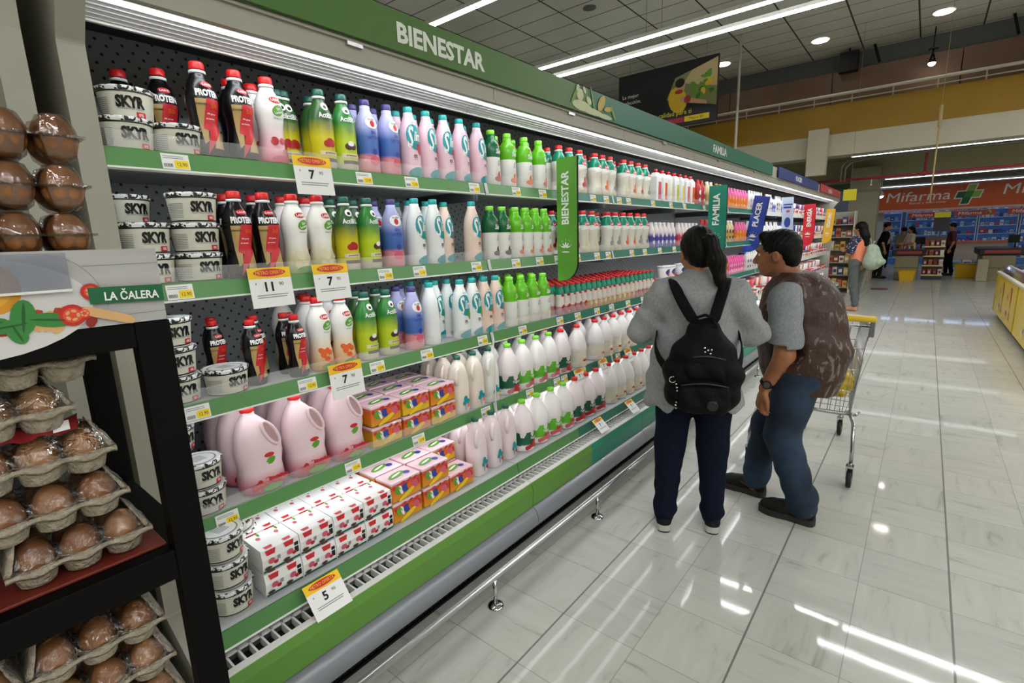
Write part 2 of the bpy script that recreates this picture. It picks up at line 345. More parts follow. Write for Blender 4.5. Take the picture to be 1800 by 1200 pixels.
m=MB(); m.cyl((0,0,.12),(0,0,1.04),.012,8); m.lathe([(.03,.14),(.05,.1),(.09,0.0)],12); m.build('housing',[white],t)
m=MB(); m.ball((0,0,0.0),.06); m.build('bulb',[_M['bulb_glow']],t)
m=MB(); m.box(-2.15,-1.75,16.0,16.25,5.45,5.9); m.cyl((-1.95,16.1,5.9),(-1.95,16.1,5.995),.02,8); m.build('loudspeaker',[black],None,label='black box loudspeaker hanging against the ceiling edge',cat='loudspeaker')
for (x,lab) in ((-1.45,'right of the black loudspeaker'),(1.0,'at the right end of the ceiling')):
    m=MB(); m.cyl((x,16.2,5.99),(x+.12,16.3,5.58),0.03,6); m.build('ceiling_bracket',[black],None,label='dark slanted bracket '+lab,cat='bracket')
# hanging sticks / poles
m=MB(); m.cyl((-3.74,13.19,5.99),(-3.74,13.19,2.62),0.03,10); m.ball((-3.74,13.19,2.6),.05)
m.build('hanging_pole',[rl],None,label='tall cream pole rising to the ceiling behind the teal header sign',cat='pole')
m=MB(); m.cyl((-.02,12.6,5.99),(-.02,12.6,3.72),.004,5); m.cyl((-.02,12.6,3.72),(-.02,12.6,3.35),.03,8); m.cyl((-.02,12.6,3.35),(-.02,12.6,2.0),.014,8); m.build('hanging_pole',[mat('pole_tan','a08c64',.6)],None,label='thin tan stick hanging in front of the yellow gallery',cat='pole')
# billboard
t=thing('billboard','dark hanging billboard with a man in yellow picking vegetables','billboard',(-5.0,12.55,0))
W0,W1=-6.47,-4.0; Z0,Z1=4.12,5.52
W0-=-5.0; W1-=-5.0
m=MB(); m.box(W0,W1,0.0,0.06,Z0,Z1); m.build('panel',[mat('billboard_black','121212',.5)],t,bevel=.004)
m=MB(); cs=['b9a77a','5f8f2c','3e6a20','d9b32a','9a6a48','a5382c','1a120c','c79a74','7a7f50']
def bp(pts,k,o): m.add([(p[0],-0.002-o*0.0015,p[1]) for p in pts],[tuple(range(len(pts)))],k)
xo=W1-1.35
bp([(xo+.15,4.75),(xo+1.33,4.45),(xo+1.33,5.45),(xo+.35,5.2)],8,0)
bp([(xo+.55,5.05),(xo+1.33,4.85),(xo+1.33,5.46),(xo+.75,5.3)],0,1)
for i in range(26):
    a=random.random(); bp(ell_pts(xo+.75+.55*a,4.62+.5*random.random()+.1*a,.05+.05*random.random(),.03+.03*random.random(),8,random.random()*3),random.choice((1,2,1,3)),2+i*.02)
bp(ell_pts(xo+.42,4.70,.22,.30,16,.3),3,3); bp(ell_pts(xo+.50,5.0,.10,.13,16),7,4); bp(ell_pts(xo+.47,5.07,.115,.10,16,.2),6,5); bp(ell_pts(xo+.45,4.88,.10,.05,12),5,6)
bp([(xo+.5,4.78),(xo+1.1,4.58),(xo+1.12,4.50),(xo+.5,4.64)],7,7); bp(ell_pts(xo+.66,4.68,.08,.09,12),5,8)
m.build('photo_print',[mat('bb_%d'%i,c,.6) for i,c in enumerate(cs)],t)
m=MB(); flat_text(m,'La mejor',(W0+.33,-.004,5.0),(1,0,0),(0,0,1),.085,0); flat_text(m,'selección.',(W0+.37,-.004,4.87),(1,0,0),(0,0,1),.085,0)
flat_text(m,'Más calidad para ti',(W0+1.35,-.012,4.40),(1,0,0),(0,0,1),.10,1,weight=.01)
m.add([(W0+1.0,-.010,4.19),(W0+1.7,-.010,4.19),(W0+1.7,-.010,4.30),(W0+1.0,-.010,4.30)],[(0,1,2,3)],2)
m.add([(W0+1.72,-.010,4.19),(W0+2.3,-.010,4.19),(W0+2.3,-.010,4.31),(W0+1.72,-.010,4.31)],[(0,1,2,3)],3)
flat_text(m,'Metro 30',(W0+2.0,-.013,4.25),(1,0,0),(0,0,1),.06,4)
m.build('lettering',[paper,mat('bb_letters','c9b83a',.6),mat('bb_red','a3243c',.6),mat('bb_yel','d8bd22',.6),ink],t)
for x in (W0+.3,W1-.3):
    m=MB(); m.cyl((x,.03,Z1),(x,.03,5.99),.004,5); m.build('hanger_wire',[pg],t)
# ================================================================ the refrigerated cases
SH=[1.820,1.463,1.105,0.740]          # shelf surfaces, top to fourth
DECK=0.447
Y0=0.40; Y1=13.18
JO=[0.40]+[1.84+1.26*i for i in range(10)]; JO[-1]=Y1
def split(a,b,cuts):
    ys=[a]+[c for c in cuts if a<c<b]+[b]; return list(zip(ys[:-1],ys[1:]))
def zone(y):  # colour zone along the aisle
    return 0 if y<2.42 else 1 if y<7.1 else 2 if y<10.5 else 3
for k in range(len(JO)-1):
    a,b=JO[k]+0.002,JO[k+1]-0.002
    where='at the left end of the aisle' if k==0 else 'at the far end of the aisle' if k==len(JO)-2 else ORD[k]+' section from the egg stand'
    t=thing('refrigerated_case','open multideck dairy refrigerator section, '+where,'refrigerator',(0,0,0),0,'joined dairy refrigerator sections')
    m=MB(); m.box(-2.26,-2.20,a,b,0.06,2.30); m.build('back_panel',[perf],t)
    m=MB(); m.box(-2.20,-1.505,a,b,0.36,DECK-0.002,0); m.build('deck',[inner],t)
    m=MB()
    for (p,q) in split(a,b,[2.42,7.1]):
        z=zone((p+q)/2); m.prism([(-1.500,0.397),(-1.507,0.447),(-1.497,0.450),(-1.488,0.397)],p,q,{0:0,1:1}.get(z,2))
        m.prism([(-1.500,0.397),(-1.488,0.397),(-1.484,0.392),(-1.500,0.390)],p,q,3)
    m.build('price_rail',[green,teal,white,white],t)
    # air return grille: bars over a black slot
    m=MB(); m.box(-1.499,-1.425,a,b,0.30,0.345,0)
    nb=int((b-a)/0.034)
    for i in range(nb+1):
        y=a+(b-a-0.006)*i/nb; m.box(-1.492,-1.436,y,y+0.006,0.345,0.372,1); m.box(-1.500,-1.492,y,y+0.006,0.345,0.392,2)
    m.box(-1.499,-1.492,a,b,0.366,0.373,1)
    m.box(-1.505,-1.499,a,b,0.30,0.392,2)
    m.build('air_grille',[slot_m,white,steel],t)
    m=MB()
    m.box(-1.438,-1.412,a,b,0.30,0.372,2)
    for (p,q) in split(a,b,[2.42]):
        m.prism([(-1.412,0.368),(-1.400,0.335),(-1.405,0.243),(-1.44,0.243),(-1.44,0.30),(-1.412,0.30)],p,q,zone((p+q)/2) and 1)
    m.build('front_panel',[green2,teal2,white],t,bevel=0.002)
    m=MB(); m.prism([(-1.43,0.242)]+[(-1.40+0.028*math.sin(math.pi*i/8)**0.7,0.240-0.112*i/8) for i in range(9)]+[(-1.43,0.128)],a,b,0,smooth=True); m.build('bumper',[bumper_m],t)
    m=MB(); m.box(-2.2,-1.50,a,b,0.004,0.36,0)
    ns=int((b-a)/0.03)
    for i in range(ns): m.box(-1.50,-1.492,a+0.03*i,a+0.03*i+0.012,0.02,0.12,1)
    m.box(-1.50,-1.488,a,b,0.004,0.016,1); m.box(-1.50,-1.44,a,b,0.12,0.24,1)
    m.build('kick_plate',[slot_m,black],t)
    for si,z in enumerate(SH):
        m=MB(); m.box(-2.19,-1.655,a,b,z-0.028,z-0.004,0)
        m.box(-2.19,-1.70,a,a+0.012,z-0.075,z-0.028,1); m.box(-2.19,-1.70,b-0.012,b,z-0.075,z-0.028,1)
        sh=m.build('shelf',[inner,dgrey],t)
        m=MB()
        for (p,q) in split(a,b,[2.42,7.1]):
            zz=zone((p+q)/2); m.prism([(-1.655,z-0.030),(-1.655,z+0.002),(-1.647,z+0.002),(-1.636,z-0.046),(-1.645,z-0.050)],p,q,{0:0,1:1}.get(zz,2))
        m.prism([(-1.636,z-0.046),(-1.634,z-0.051),(-1.650,z-0.054),(-1.650,z-0.048)],a,b,2)
        m.build('price_rail',[green,teal,white],sh)
        if k:
            m=MB(); m.prism([(-1.645,z+0.003),(-1.633,z-0.046),(-1.637,z-0.053),(-1.650,z-0.053)],a,a+0.02,0); m.build('joint_cover',[inner],sh)
        m=MB(); m.box(-1.6445,-1.643,a+0.01,b-0.01,z+0.003,z+0.045,0); m.build('clear_fence',[clear],sh)
        m=MB(); m.box(-1.690,-1.660,a+0.02,b-0.02,z-0.036,z-0.030,0); m.build('shelf_light',[ledshelf],sh)
    # canopy
    m=MB(); m.prism([(-2.26,2.30),(-2.26,2.352),(-1.562,2.352),(-1.562,2.155),(-1.575,2.155),(-1.585,2.215),(-1.645,2.215),(-1.645,2.19),(-1.725,2.19),(-1.735,2.155),(-1.745,2.155),(-1.755,2.225),(-2.2,2.275)],a,b,0)
    cn=m.build('canopy',[cream],t)
    m=MB(); m.strip([(-1.757,2.222),(-2.199,2.272)],a,b,0); m.build('canopy_liner',[dgrey],cn)
    m=MB()
    for i in range(5):
        x=-1.730+0.0185*i; zz=2.150+.0045*i; m.box(x,x+0.0035,a,b,zz,2.189,0)
    m.build('air_curtain_grille',[mat('grille_light','eef0f2',.3)],cn)
    m=MB(); m.strip([(-1.644,2.182),(-1.63,2.207),(-1.60,2.2145),(-1.587,2.205)],a+.02,b-.02,0,True)
    m.cyl((-1.598,a+0.05,2.180),(-1.598,b-0.05,2.180),0.009,10,1)
    m.build('canopy_lamp',[white,led],cn)
    m=MB(); m.box(-1.7455,-1.7345,a,b,2.143,2.1545,2); m.box(-1.562,-1.552,a,b,2.155,2.166,0); m.box(-1.562,-1.552,a,b,2.218,2.226,0); m.box(-1.562,-1.549,(a+b)/2-.03,(a+b)/2+.03,2.205,2.217,1); m.build('canopy_trim',[cream,steel,white],cn)
# end walls of the run
for (a,b,lab) in ((0.345,0.40,'cream end wall of the refrigerator run beside the eggs'),(Y1,Y1+0.06,'cream end wall of the refrigerator run at the far end')):
    m=MB(); m.prism([(-2.28,0),(-2.28,2.355),(-1.545,2.355),(-1.545,2.15),(-1.63,2.05),(-1.63,0.5),(-1.41,0.40),(-1.41,0.10),(-1.47,0.0)],a,b,0)
    t=m.build('refrigerator_end_wall',[cream],None,bevel=0.006,label=lab,cat='refrigerator wall')
# neighbouring case left of the run (only its end wall and back show past the eggs)
t=thing('refrigerated_case','cream neighbouring refrigerator behind the stacked egg boxes','refrigerator',(0,0,0))
m=MB(); m.prism([(-2.28,0),(-2.28,2.5),(-1.55,2.5),(-1.62,2.05),(-1.62,0.5),(-1.41,0.40),(-1.41,0.1),(-1.47,0)],0.235,0.285,0); m.build('end_wall',[cream],t,bevel=0.004)
m=MB(); m.box(-2.28,-2.20,-1.4,0.235,0,2.5); m.build('back_panel',[dgrey],t)
m=MB(); m.box(-2.2,-1.45,-1.4,0.234,0,0.4); m.build('base',[dgrey],t)
# bumper rail on the floor
ys=list(np.arange(-0.35,13.3,0.885)+0.0)
off=2.304-min(ys,key=lambda y:abs(y-2.304)); ys=[y+off for y in ys if 0.2<y+off<13.3]
t=thing('guard_rail','long chrome guard rail on short posts along the refrigerator foot','guard rail',(0,0,0))
m=MB(); m.cyl((-1.301,0.0,0.142),(-1.301,13.2,0.142),0.016,14); m.build('rail',[steel],t)
for y in ys:
    m=MB(); m.cyl((-1.301,y,0.006),(-1.301,y,0.130),0.009,10); m.lathe([(0.036,0.0005),(0.036,0.004),(0.028,0.010),(0.012,0.014)],18,(-1.301,y,0)); m.build('post',[chrome],t)
# header signs
signm=mat('sign_green','3f6424',0.5); signt=mat('sign_teal','1b6148',0.5); letter=mat('sign_letters','cfd2c8',0.55)
def header(y0,y1,mt,lab,words):
    t=thing('header_sign',lab,'sign',(0,0,0))
    m=MB(); m.box(-1.5485,-1.536,y0,y1,2.230,2.362); m.build('sign_board',[mt],t,bevel=0.001)
    for (s,ya,yb,zc,h) in words:
        v,f,sz=text2d(s,0,0.035); m=MB(); m.add([(-1.5345,(ya+yb)/2+p[0]*(yb-ya)/sz[0],zc+p[1]*h) for p in v],f); m.build('lettering',[letter],t)
    return t
t=header(Y0,2.62,signm,'long green header sign with the word BIENESTAR above the dairy',[('BIENESTAR',1.29,1.755,2.293,0.062)])
t2=header(2.622,7.0,signt,'long teal header sign with the word FAMILIA',[('FAMILIA',4.76,5.15,2.293,0.06)])
header(7.33,10.36,navy,'navy blue header sign with the word PLACER, near the far end',[('PLACER',8.4,8.85,2.295,0.06)])
header(10.67,13.2,red,'red header sign at the far end of the refrigerator',[('ENERGÍA',11.5,12.0,2.295,0.06)])
# milk splash artwork between green and teal boards
m=MB(); cm=mat('splash_cream','b9bd96',0.6); gm=mat('splash_leaf','6c8a3c',0.6); ym=mat('splash_yellow','b59a4a',0.6)
X=-1.5345
def blob(cy,cz,ry,rz,mi,rot=0,k=0): m.add([(X+0.0004*k,p[0],p[1]) for p in ell_pts(cy,cz,ry,rz,18,rot)],[tuple(range(18))],mi)
for i,(cy,cz,ry,rz,mi,ro) in enumerate([(2.55,2.262,.10,.026,0,0),(2.66,2.25,.12,.018,0,0),(2.80,2.245,.09,.013,0,0),(2.53,2.315,.035,.03,0,.3),(2.62,2.30,.03,.018,0,-.4),(2.47,2.30,.05,.012,1,.9),(2.66,2.32,.06,.010,1,1.9),(2.76,2.31,.055,.030,2,.8),(2.84,2.29,.05,.014,2,.2),(2.90,2.28,.05,.012,1,-.9),(2.50,2.345,.02,.012,0,.8),(2.57,2.345,.02,.012,0,-.8)]): blob(cy,cz,ry,rz,mi,ro,i)
m.build('milk_splash_artwork',[cm,gm,ym],t2,label='cream milk splash artwork')
# hanging blade signs
def blade(y,x0,x1,z0,z1,mt,lab,word,hz=0,tilt=0.0,letters=letter,icon=True):
    t=thing('blade_sign',lab,'sign',(x0,y,z1))
    W=x1-x0; H_=z1-z0
    pts=[(0,0),(W,0)]+[(W-0.0*i,-H_+W*0.9-0*i) for i in (0,)]+[(W-W*0.75*(1-math.cos(R(9*i))),-H_+W*0.9-W*0.85*math.sin(R(9*i))) for i in range(1,11)]+[(0,-H_)]
    m=MB(); m.prism(pts,0.0,0.014,0,axis='Y'); bd=m.build('sign_board',[mt],t,bevel=0.0015)
    m=MB(); m.prism([(p[0]*1.0+0.003,p[1]-0.0) for p in pts],0.0141,0.024,0,axis='Y'); m.build('sign_backing',[black],t)
    v,f,sz=text2d(word,0,0.03); L_=0.47*H_*0.9
    m=MB(); m.add([(W*0.44-p[1]*W*0.36, -0.0012, -0.05-L_/2-0.0+ p[0]*L_/sz[0]-0.02) for p in v],f)
    m.build('lettering',[letters],t)
    if icon:
        m=MB(); cx=W*0.45; cz=-H_*0.72
        for i in range(-2,3):
            ang=i*0.62; m.add([(p[0],-0.0012,p[1]) for p in ell_pts(cx+math.sin(ang)*W*.15,cz+math.cos(ang)*W*.15,W*.035,W*.12,12,-ang)],[tuple(range(12))])
        m.add([(p[0],-0.0012,p[1]) for p in ell_pts(cx,cz-W*.18,W*.22,W*.03,14)],[tuple(range(14))])
        for i in range(5):
            a=R(20+35*i); m.add([(p[0],-0.0012,p[1]) for p in ell_pts(cx+math.cos(a)*W*.33,cz+math.sin(a)*W*.38,W*.02,W*.02,8)],[tuple(range(8))])
        m.build('icon',[letters],t)
    m=MB(); m.box(0.0-0.03,0.012,0.002,0.012,-0.16,-0.14); m.box(-0.03,0.012,0.002,0.012,-0.18-0.335,-0.16-0.335); m.build('mounting_clip',[white],t)
    t.rotation_euler=(0,tilt,0); return t
bladeg=mat('blade_green','5c9a38',0.3); bladet=mat('blade_teal','14826a',0.35); bladen=mat('blade_blue','24429a',0.35); blader=mat('blade_red','c4242c',0.35); bladey=mat('blade_yellow','e0ab28',0.35)
wl=mat('blade_letters','e8eae4',0.5)
blade(2.42,-1.622,-1.500,1.315,1.985,bladeg,'green vertical blade sign with the word BIENESTAR','BIENESTAR',letters=wl)
blade(4.95,-1.618,-1.458,1.315,1.99,bladet,'teal vertical blade sign with the word FAMILIA behind the woman','FAMILIA',letters=wl)
blade(6.6,-1.625,-1.46,1.32,1.985,bladen,'blue vertical blade sign with the word PLACER, leaning left','PLACER',tilt=0.16,letters=wl)
blade(9.7,-1.615,-1.45,1.30,1.985,blader,'red vertical blade sign with the word ENERGÍA','ENERGÍA',letters=wl)
blade(12.0,-1.605,-1.45,1.295,1.97,bladey,'yellow vertical blade sign nearest the far end','DESAYUNO',letters=wl,tilt=0.06)
pb=mat('pale_poster','c8d4ea',0.4)
m=MB(); m.prism([(0,0),(.14,0),(.15,-.30),(.17,-.62),(.03,-.62),(.01,-.3)],0,0.004); t=m.build('hanging_poster',[pb],None,(-1.61,8.0,2.02),label='pale blue and white poster hanging between the blue and red blades',cat='poster')
m=MB(); m.box(0.02,.13,-.002,-.001,-.11,-.09,1); m.box(0.02,.12,-.002,-.001,-.15,-.125,1)
m.add([(p[0],-0.002,p[1]) for p in ell_pts(.08,-.34,.04,.07,14)],[tuple(range(14))],1); m.add([(p[0],-0.003,p[1]) for p in ell_pts(.08,-.19,.025,.018,14)],[tuple(range(14))],0)
m.build('poster_print',[mat('poster_pink','d05a6a',.5),mat('poster_blue','32489a',.5)],t)
# thin cable joining the rails at the first joint
m=MB(); m.tube([(-1.632,1.845,1.10),(-1.628,1.85,0.95),(-1.63,1.845,0.76),(-1.625,1.848,0.66),(-1.62,1.86,0.60)],0.0035,6); m.build('cable',[white],None,label='thin white cable hanging down the front of the shelves at the joint',cat='cable')
# ================================================================ products
def prof_r(prof,z):
    for (r0,z0),(r1,z1) in zip(prof[:-1],prof[1:]):
        if z0<=z<=z1 and z1>z0: return r0+(r1-r0)*(z-z0)/(z1-z0)
    return prof[-1][0] if z>prof[-1][1] else prof[0][0]
def subdiv(v,f,maxl):
    bm=bmesh.new(); vs=[bm.verts.new((p[0],p[1],0)) for p in v]
    for q in f:
        try: bm.faces.new([vs[i] for i in q])
        except Exception: pass
    bmesh.ops.triangulate(bm,faces=bm.faces)
    for _ in range(4):
        es=[e for e in bm.edges if e.calc_length()>maxl]
        if not es: break
        bmesh.ops.subdivide_edges(bm,edges=es,cuts=1,use_grid_fill=False); bmesh.ops.triangulate(bm,faces=bm.faces)
    bm.verts.index_update()
    v2=[(x.co.x,x.co.y) for x in bm.verts]; f2=[tuple(x.index for x in q.verts) for q in bm.faces]; bm.free(); return v2,f2
def decal(mb, prof, shapes, sx=1, sy=1):
    """shapes wrapped onto a turned body: (kind, ..., material index, layer)"""
    for qi,sh in enumerate(shapes):
        k=sh[0]
        if k=='e':   # ellipse: s,z,rs,rz,mat,layer,rot
            _,s0,z0,rs,rz,mi,ly=sh[:7]; rot=sh[7] if len(sh)>7 else 0
            pts=ell_pts(s0,z0,rs,rz,16,rot); v,f=pts,[tuple(range(16))]; ml=0.014
        elif k=='p': v,f=sh[1],[tuple(range(len(sh[1])))]; mi,ly=sh[2],sh[3]; ml=0.014
        elif k=='t':
            _,s,s0,z0,h,wd,mi,ly=sh[:8]; opt=sh[8] if len(sh)>8 else {}
            tv,tf,sz=text2d(s,opt.get('shear',0),opt.get('weight',0.02)); rot=opt.get('rot',0)
            kx=wd/sz[0]; c_,s_=math.cos(rot),math.sin(rot)
            v=[(s0+p[0]*kx*c_-p[1]*h*s_, z0+p[0]*kx*s_+p[1]*h*c_) for p in tv]; f=tf; ml=0.02
        v,f=subdiv(v,f,ml)
        out=[]
        for (s,z) in v:
            r=prof_r(prof,z); a=s/max(r,0.02); rr=r+0.0007+0.0005*ly+0.00006*qi
            out.append((rr*math.cos(a)*sx,rr*math.sin(a)*sy,z))
        mb.add(out,f,mi,True)
capred=mat('cap_red','d21f22',0.35); capwhite=mat('cap_white','e9eae8',0.35); capteal=mat('cap_teal','1f9a97',0.35); capdg=mat('cap_dark_green','1d5a4c',0.35)
caplg=mat('cap_lime','7ed037',0.35); cappur=mat('cap_purple','3f3a78',0.35)
lred=mat('label_red','c8262f',0.35); lwhite=mat('label_white','f0f0ee',0.35); lblack=mat('label_black','0d0d0e',0.3); lgold=mat('label_gold','b79a63',0.35); lorange=mat('label_orange','e0601d',0.35)
lgreen=mat('label_green','5b9b2c',0.35); lteal=mat('label_teal','14919a',0.35); lpink=mat('label_pink','cf5a70',0.35); lbrown=mat('label_brown','4a2a1c',0.4); lyel=mat('label_yellow','e8c81e',0.35)
lgrey=mat('label_grey','8c8f90',0.4); ldg=mat('label_dark_green','115043',0.35); lblue=mat('label_blue','2d3f96',0.35); lpurple=mat('label_purple','4a3f98',.35); lcream=mat('label_cream','dccfae',.35)
berry=mat('label_berry','b3202b',.3)
PAL=[lwhite,lred,lgreen,lblack,lgold,lorange,lteal,lpink,lbrown,lyel,lgrey,ldg,lblue,lpurple,lcream,berry]
WH,RD,GR,BK,GO,OR_,TE,PI,BR,YE,GY,DG,BL,PU,CR,BE=range(16)
def bottle(name,prof,body_m,cap_m,shapes,capr=0.019,caph=0.022,n=20,neck=None,sx=1,sy=1,wav=None):
    """body mesh is the thing; cap and label are its parts"""
    m=MB(); m.lathe(prof,n,(0,0,0),0,sx=sx,sy=sy,wav=wav); o=m.build(name,[body_m])
    zt=prof[-1][1]; m=MB()
    m.lathe([(capr,zt+0.0005),(capr*1.02,zt+caph*0.15),(capr*1.02,zt+caph*0.85),(capr*0.9,zt+caph)],16,m=0,wav=(lambda a,z:0.02*math.cos(12*a)))
    m.build('cap',[cap_m],o)
    if neck: m=MB(); m.lathe([(capr*1.12,zt-0.010),(capr*1.12,zt-0.002)],16,m=0); m.build('neck_ring',[neck],o)
    if shapes: m=MB(); decal(m,prof,shapes,sx,sy); m.build('label',PAL,o)
    return o
H1=0.272
def yogprof(h,r): return [(r*.86,0),(r*.97,.006),(r,.02),(r,h*.10),(r*.97,h*.30),(r*1.0,h*.52),(r*.98,h*.62),(r*.86,h*.72),(r*.62,h*.81),(r*.46,h*.86),(r*.44,h*.915)]
def waist(h,r): return [(r*.86,0),(r*.98,.008),(r*1.0,h*.10),(r*.93,h*.22),(r*.82,h*.34),(r*.86,h*.46),(r*.97,h*.57),(r*.96,h*.65),(r*.84,h*.74),(r*.62,h*.82),(r*.48,h*.86),(r*.47,h*.915)]
def slimprof(h,r): return [(r*.9,0),(r,.006),(r,h*.10),(r*.985,h*.50),(r*.93,h*.64),(r*.80,h*.74),(r*.60,h*.83),(r*.46,h*.89),(r*.45,h*.925)]
def bulb(h,r): return [(r*.88,0),(r,.008),(r,h*.46),(r*.96,h*.54),(r*1.0,h*.60),(r*.97,h*.70),(r*.80,h*.79),(r*.58,h*.84),(r*.50,h*.86),(r*.50,h*.92)]
P={}
# protein drinks
def protein(h,r,key):
    pr=waist(h,r); k=h/H1
    P[key]=bottle('protein_drink_bottle',pr,mat('bottle_black','111012',0.22),capred,[
        ('p',[(-.036*k,.165*k),(.0*k,.165*k),(-.012*k,.05*k),(-.024*k,.04*k),(-.03*k,.11*k)],GO,0),
        ('p',[(-.006*k,.168*k),(.042*k,.168*k),(.024*k,.095*k),(.034*k,.092*k),(-.020*k,.01*k),(-.006*k,.078*k),(-.020*k,.084*k)],RD,1),
        ('p',[(.012*k,.075*k),(.034*k,.09*k),(.036*k,.03*k),(.0*k,.03*k)],GO,0),
        ('e',.004*k,.206*k,.017*k,.008*k,RD,1),('t','LAIVE',.004*k,.206*k,.006*k,.024*k,WH,2),
        ('t','PROTEIN',.002*k,.182*k,.017*k,.066*k,WH,2,{'weight':.06}),('t','50',.014*k,.148*k,.011*k,.020*k,OR_,3,{'weight':.04}),
        ('t','EXTRA POWER',-.020*k,.150*k,.005*k,.026*k,BK,2),('t','0% grasa',.004*k,.125*k,.004*k,.022*k,WH,3),('t','sin lactosa',.0*k,.112*k,.004*k,.022*k,WH,3)],
        capr=.0195*k,caph=.022*k,neck=capwhite)
protein(H1,.0435,'prot'); protein(.222,.035,'prots')
def laive(key,fr,fm):
    h,r=H1,.0445; pr=waist(h,r)
    sh=[('e',.0,.200,.020,.0095,RD,1,.0),('t','LAIVE',.0,.200,.008,.030,WH,2,{'weight':.03}),('e',.004,.168,.022,.016,GR,1,.5),('t','Sin',.004,.173,.008,.014,WH,2,{'rot':.3}),('t','Lactosa',.005,.163,.008,.030,WH,2,{'rot':.3}),
        ('t','PROBIOTICOS',.004,.143,.004,.034,GY,1)]
    random.seed(len(key)*3+1)
    for i in range(9): sh.append(('e',-.03+.065*random.random(),.02+.06*random.random(),.010,.011,fm,1+i*.1,random.random()*3))
    sh.append(('e',.0,.018,.034,.012,GR if fr!='pink' else PI,2))
    body={'pink':ramp_mat('body_pinkwhite',[(0,'d9506f'),(.30,'e9c3cb'),(.5,'f0eeee')],hi=h),'cereal':ramp_mat('body_cereal',[(0,'8fb04a'),(.18,'cfc79a'),(.42,'f0efe9')],hi=h),'peach':ramp_mat('body_peach',[(0,'d99a3a'),(.35,'efe0c8'),(.5,'f1f0ec')],hi=h)}[fr]
    P[key]=bottle('yogurt_bottle',pr,body,capred,sh,capr=.0205,neck=capwhite)
laive('la_pink','pink',BE); laive('la_cereal','cereal',CR); laive('la_peach','peach',OR_)
def acti(key,top,bot,fm,fm2):
    h,r=H1,.043; pr=yogprof(h,r)
    P[key]=bottle('yogurt_bottle',pr,ramp_mat('body_'+key,[(0,'c9bfa8'),(.10,'cfc4ae'),(.13,bot),(.40,bot),(.62,top),(.9,top)],hi=h,noise=.0),capdg,[
        ('t','ActiBIO',.003,.182,.017,.062,WH,1,{'weight':.02}),('e',.0,.212,.013,.013,WH,1),('e',.0,.210,.006,.006,BK,2),
        ('t','YOGURT',.002,.157,.004,.020,GY,1),('t','PROBIOTICO',.002,.150,.004,.026,GY,1),('t','GRIEGO',.002,.143,.004,.018,GY,1),('t','BIO',.002,.136,.004,.012,GY,1),
        ('e',-.007,.088,.014,.012,fm,1),('e',.010,.090,.014,.013,fm,1.4),('e',.002,.098,.012,.009,fm2,1.8),
        ('p',[(-.034,.050),(.036,.050),(.036,.064),(-.034,.064)],CR,1),('p',[(-.03,.028),(.034,.028),(.034,.040),(-.03,.040)],BR,1),('t','premium',.002,.057,.006,.04,BR,2)],
        capr=.0195,neck=capwhite)
acti('act_y','2f5a2a','cfc41c',BE,BE); acti('act_g','2f7f35','bcd02a',BR,WH)
h,r=H1,.043
P['gloria']=bottle('yogurt_bottle',yogprof(h,r),ramp_mat('body_lilac',[(0,'d98c96'),(.24,'d98c96'),(.28,'3f62ad'),(.50,'4a6cb8'),(.62,'9aa0d4'),(.9,'b4b3de')],hi=h),cappur,[
    ('e',.0,.186,.026,.022,WH,1),('e',.0,.182,.009,.012,RD,2),('t','GLORIA',.0,.198,.007,.030,BK,2),('t','SIN',.0,.150,.011,.020,BL,1),('t','LACTOSA',.0,.132,.010,.046,BL,1),('e',.0,.05,.020,.018,PI,1),('e',.003,.082,.010,.011,BL,1.5),('p',[(-.03,.07),(.034,.062),(.034,.058),(-.03,.066)],PI,1.2)],capr=.019,neck=None)
def slim(key,body,fm):
    h=.278; r=.0425
    P[key]=bottle('yogurt_bottle',slimprof(h,r),mat('body_'+key,body,.3),capteal,[
        ('e',.002,.160,.036,.050,TE,1,.12),('t','S',-.016,.160,.080,.028,WH,2,{'shear':.3,'weight':.02}),('t','lim',.014,.164,.038,.034,WH,2,{'shear':.3,'weight':.02}),
        ('e',.024,.112,.012,.020,fm,2.2),('e',.016,.122,.011,.014,fm,2.4),('t','0%',.0,.085,.013,.017,BK,1),('t','grasa',.002,.073,.004,.018,GY,1),('e',.006,.024,.040,.019,TE,1,.2),('t','Gloria',.004,.218,.006,.018,GY,1)],capr=.0185)
slim('slim_pink','e6c3d0',BE); slim('slim_white','e9ebea',GR); slim('slim_peach','e8cfc0',OR_)
def sbelt(key,top,fm,cap_m,h=.262,r=.044):
    P[key]=bottle('yogurt_bottle',bulb(h,r),ramp_mat('body_'+key,[(0,'e9e9e4'),(.50,'e9e9e4'),(.515,top),(.9,top)],hi=h,const=True,rough=.25),cap_m,[
        ('t','Sbelt',.008,.162,.022,.042,WH,1,{'shear':.3}),('e',.012,.196,.013,.006,RD,1),('t','0',.004,.108,.028,.014,BK,1,{'shear':.3,'weight':-.01}),('t','% grasa',.022,.100,.007,.018,GY,1),
        ('e',.010,.048,.015,.022,fm,1),('e',.0,.034,.024,.013,fm,1.3),('e',.014,.060,.008,.012,CR,1.6)],capr=.0205)
sbelt('sb_dark','135f38',BR,caplg); sbelt('sb_lime','63b81f',OR_,caplg); sbelt('sb_oat','63b81f',CR,caplg); sbelt('sb_berry','135f38',BE,caplg)
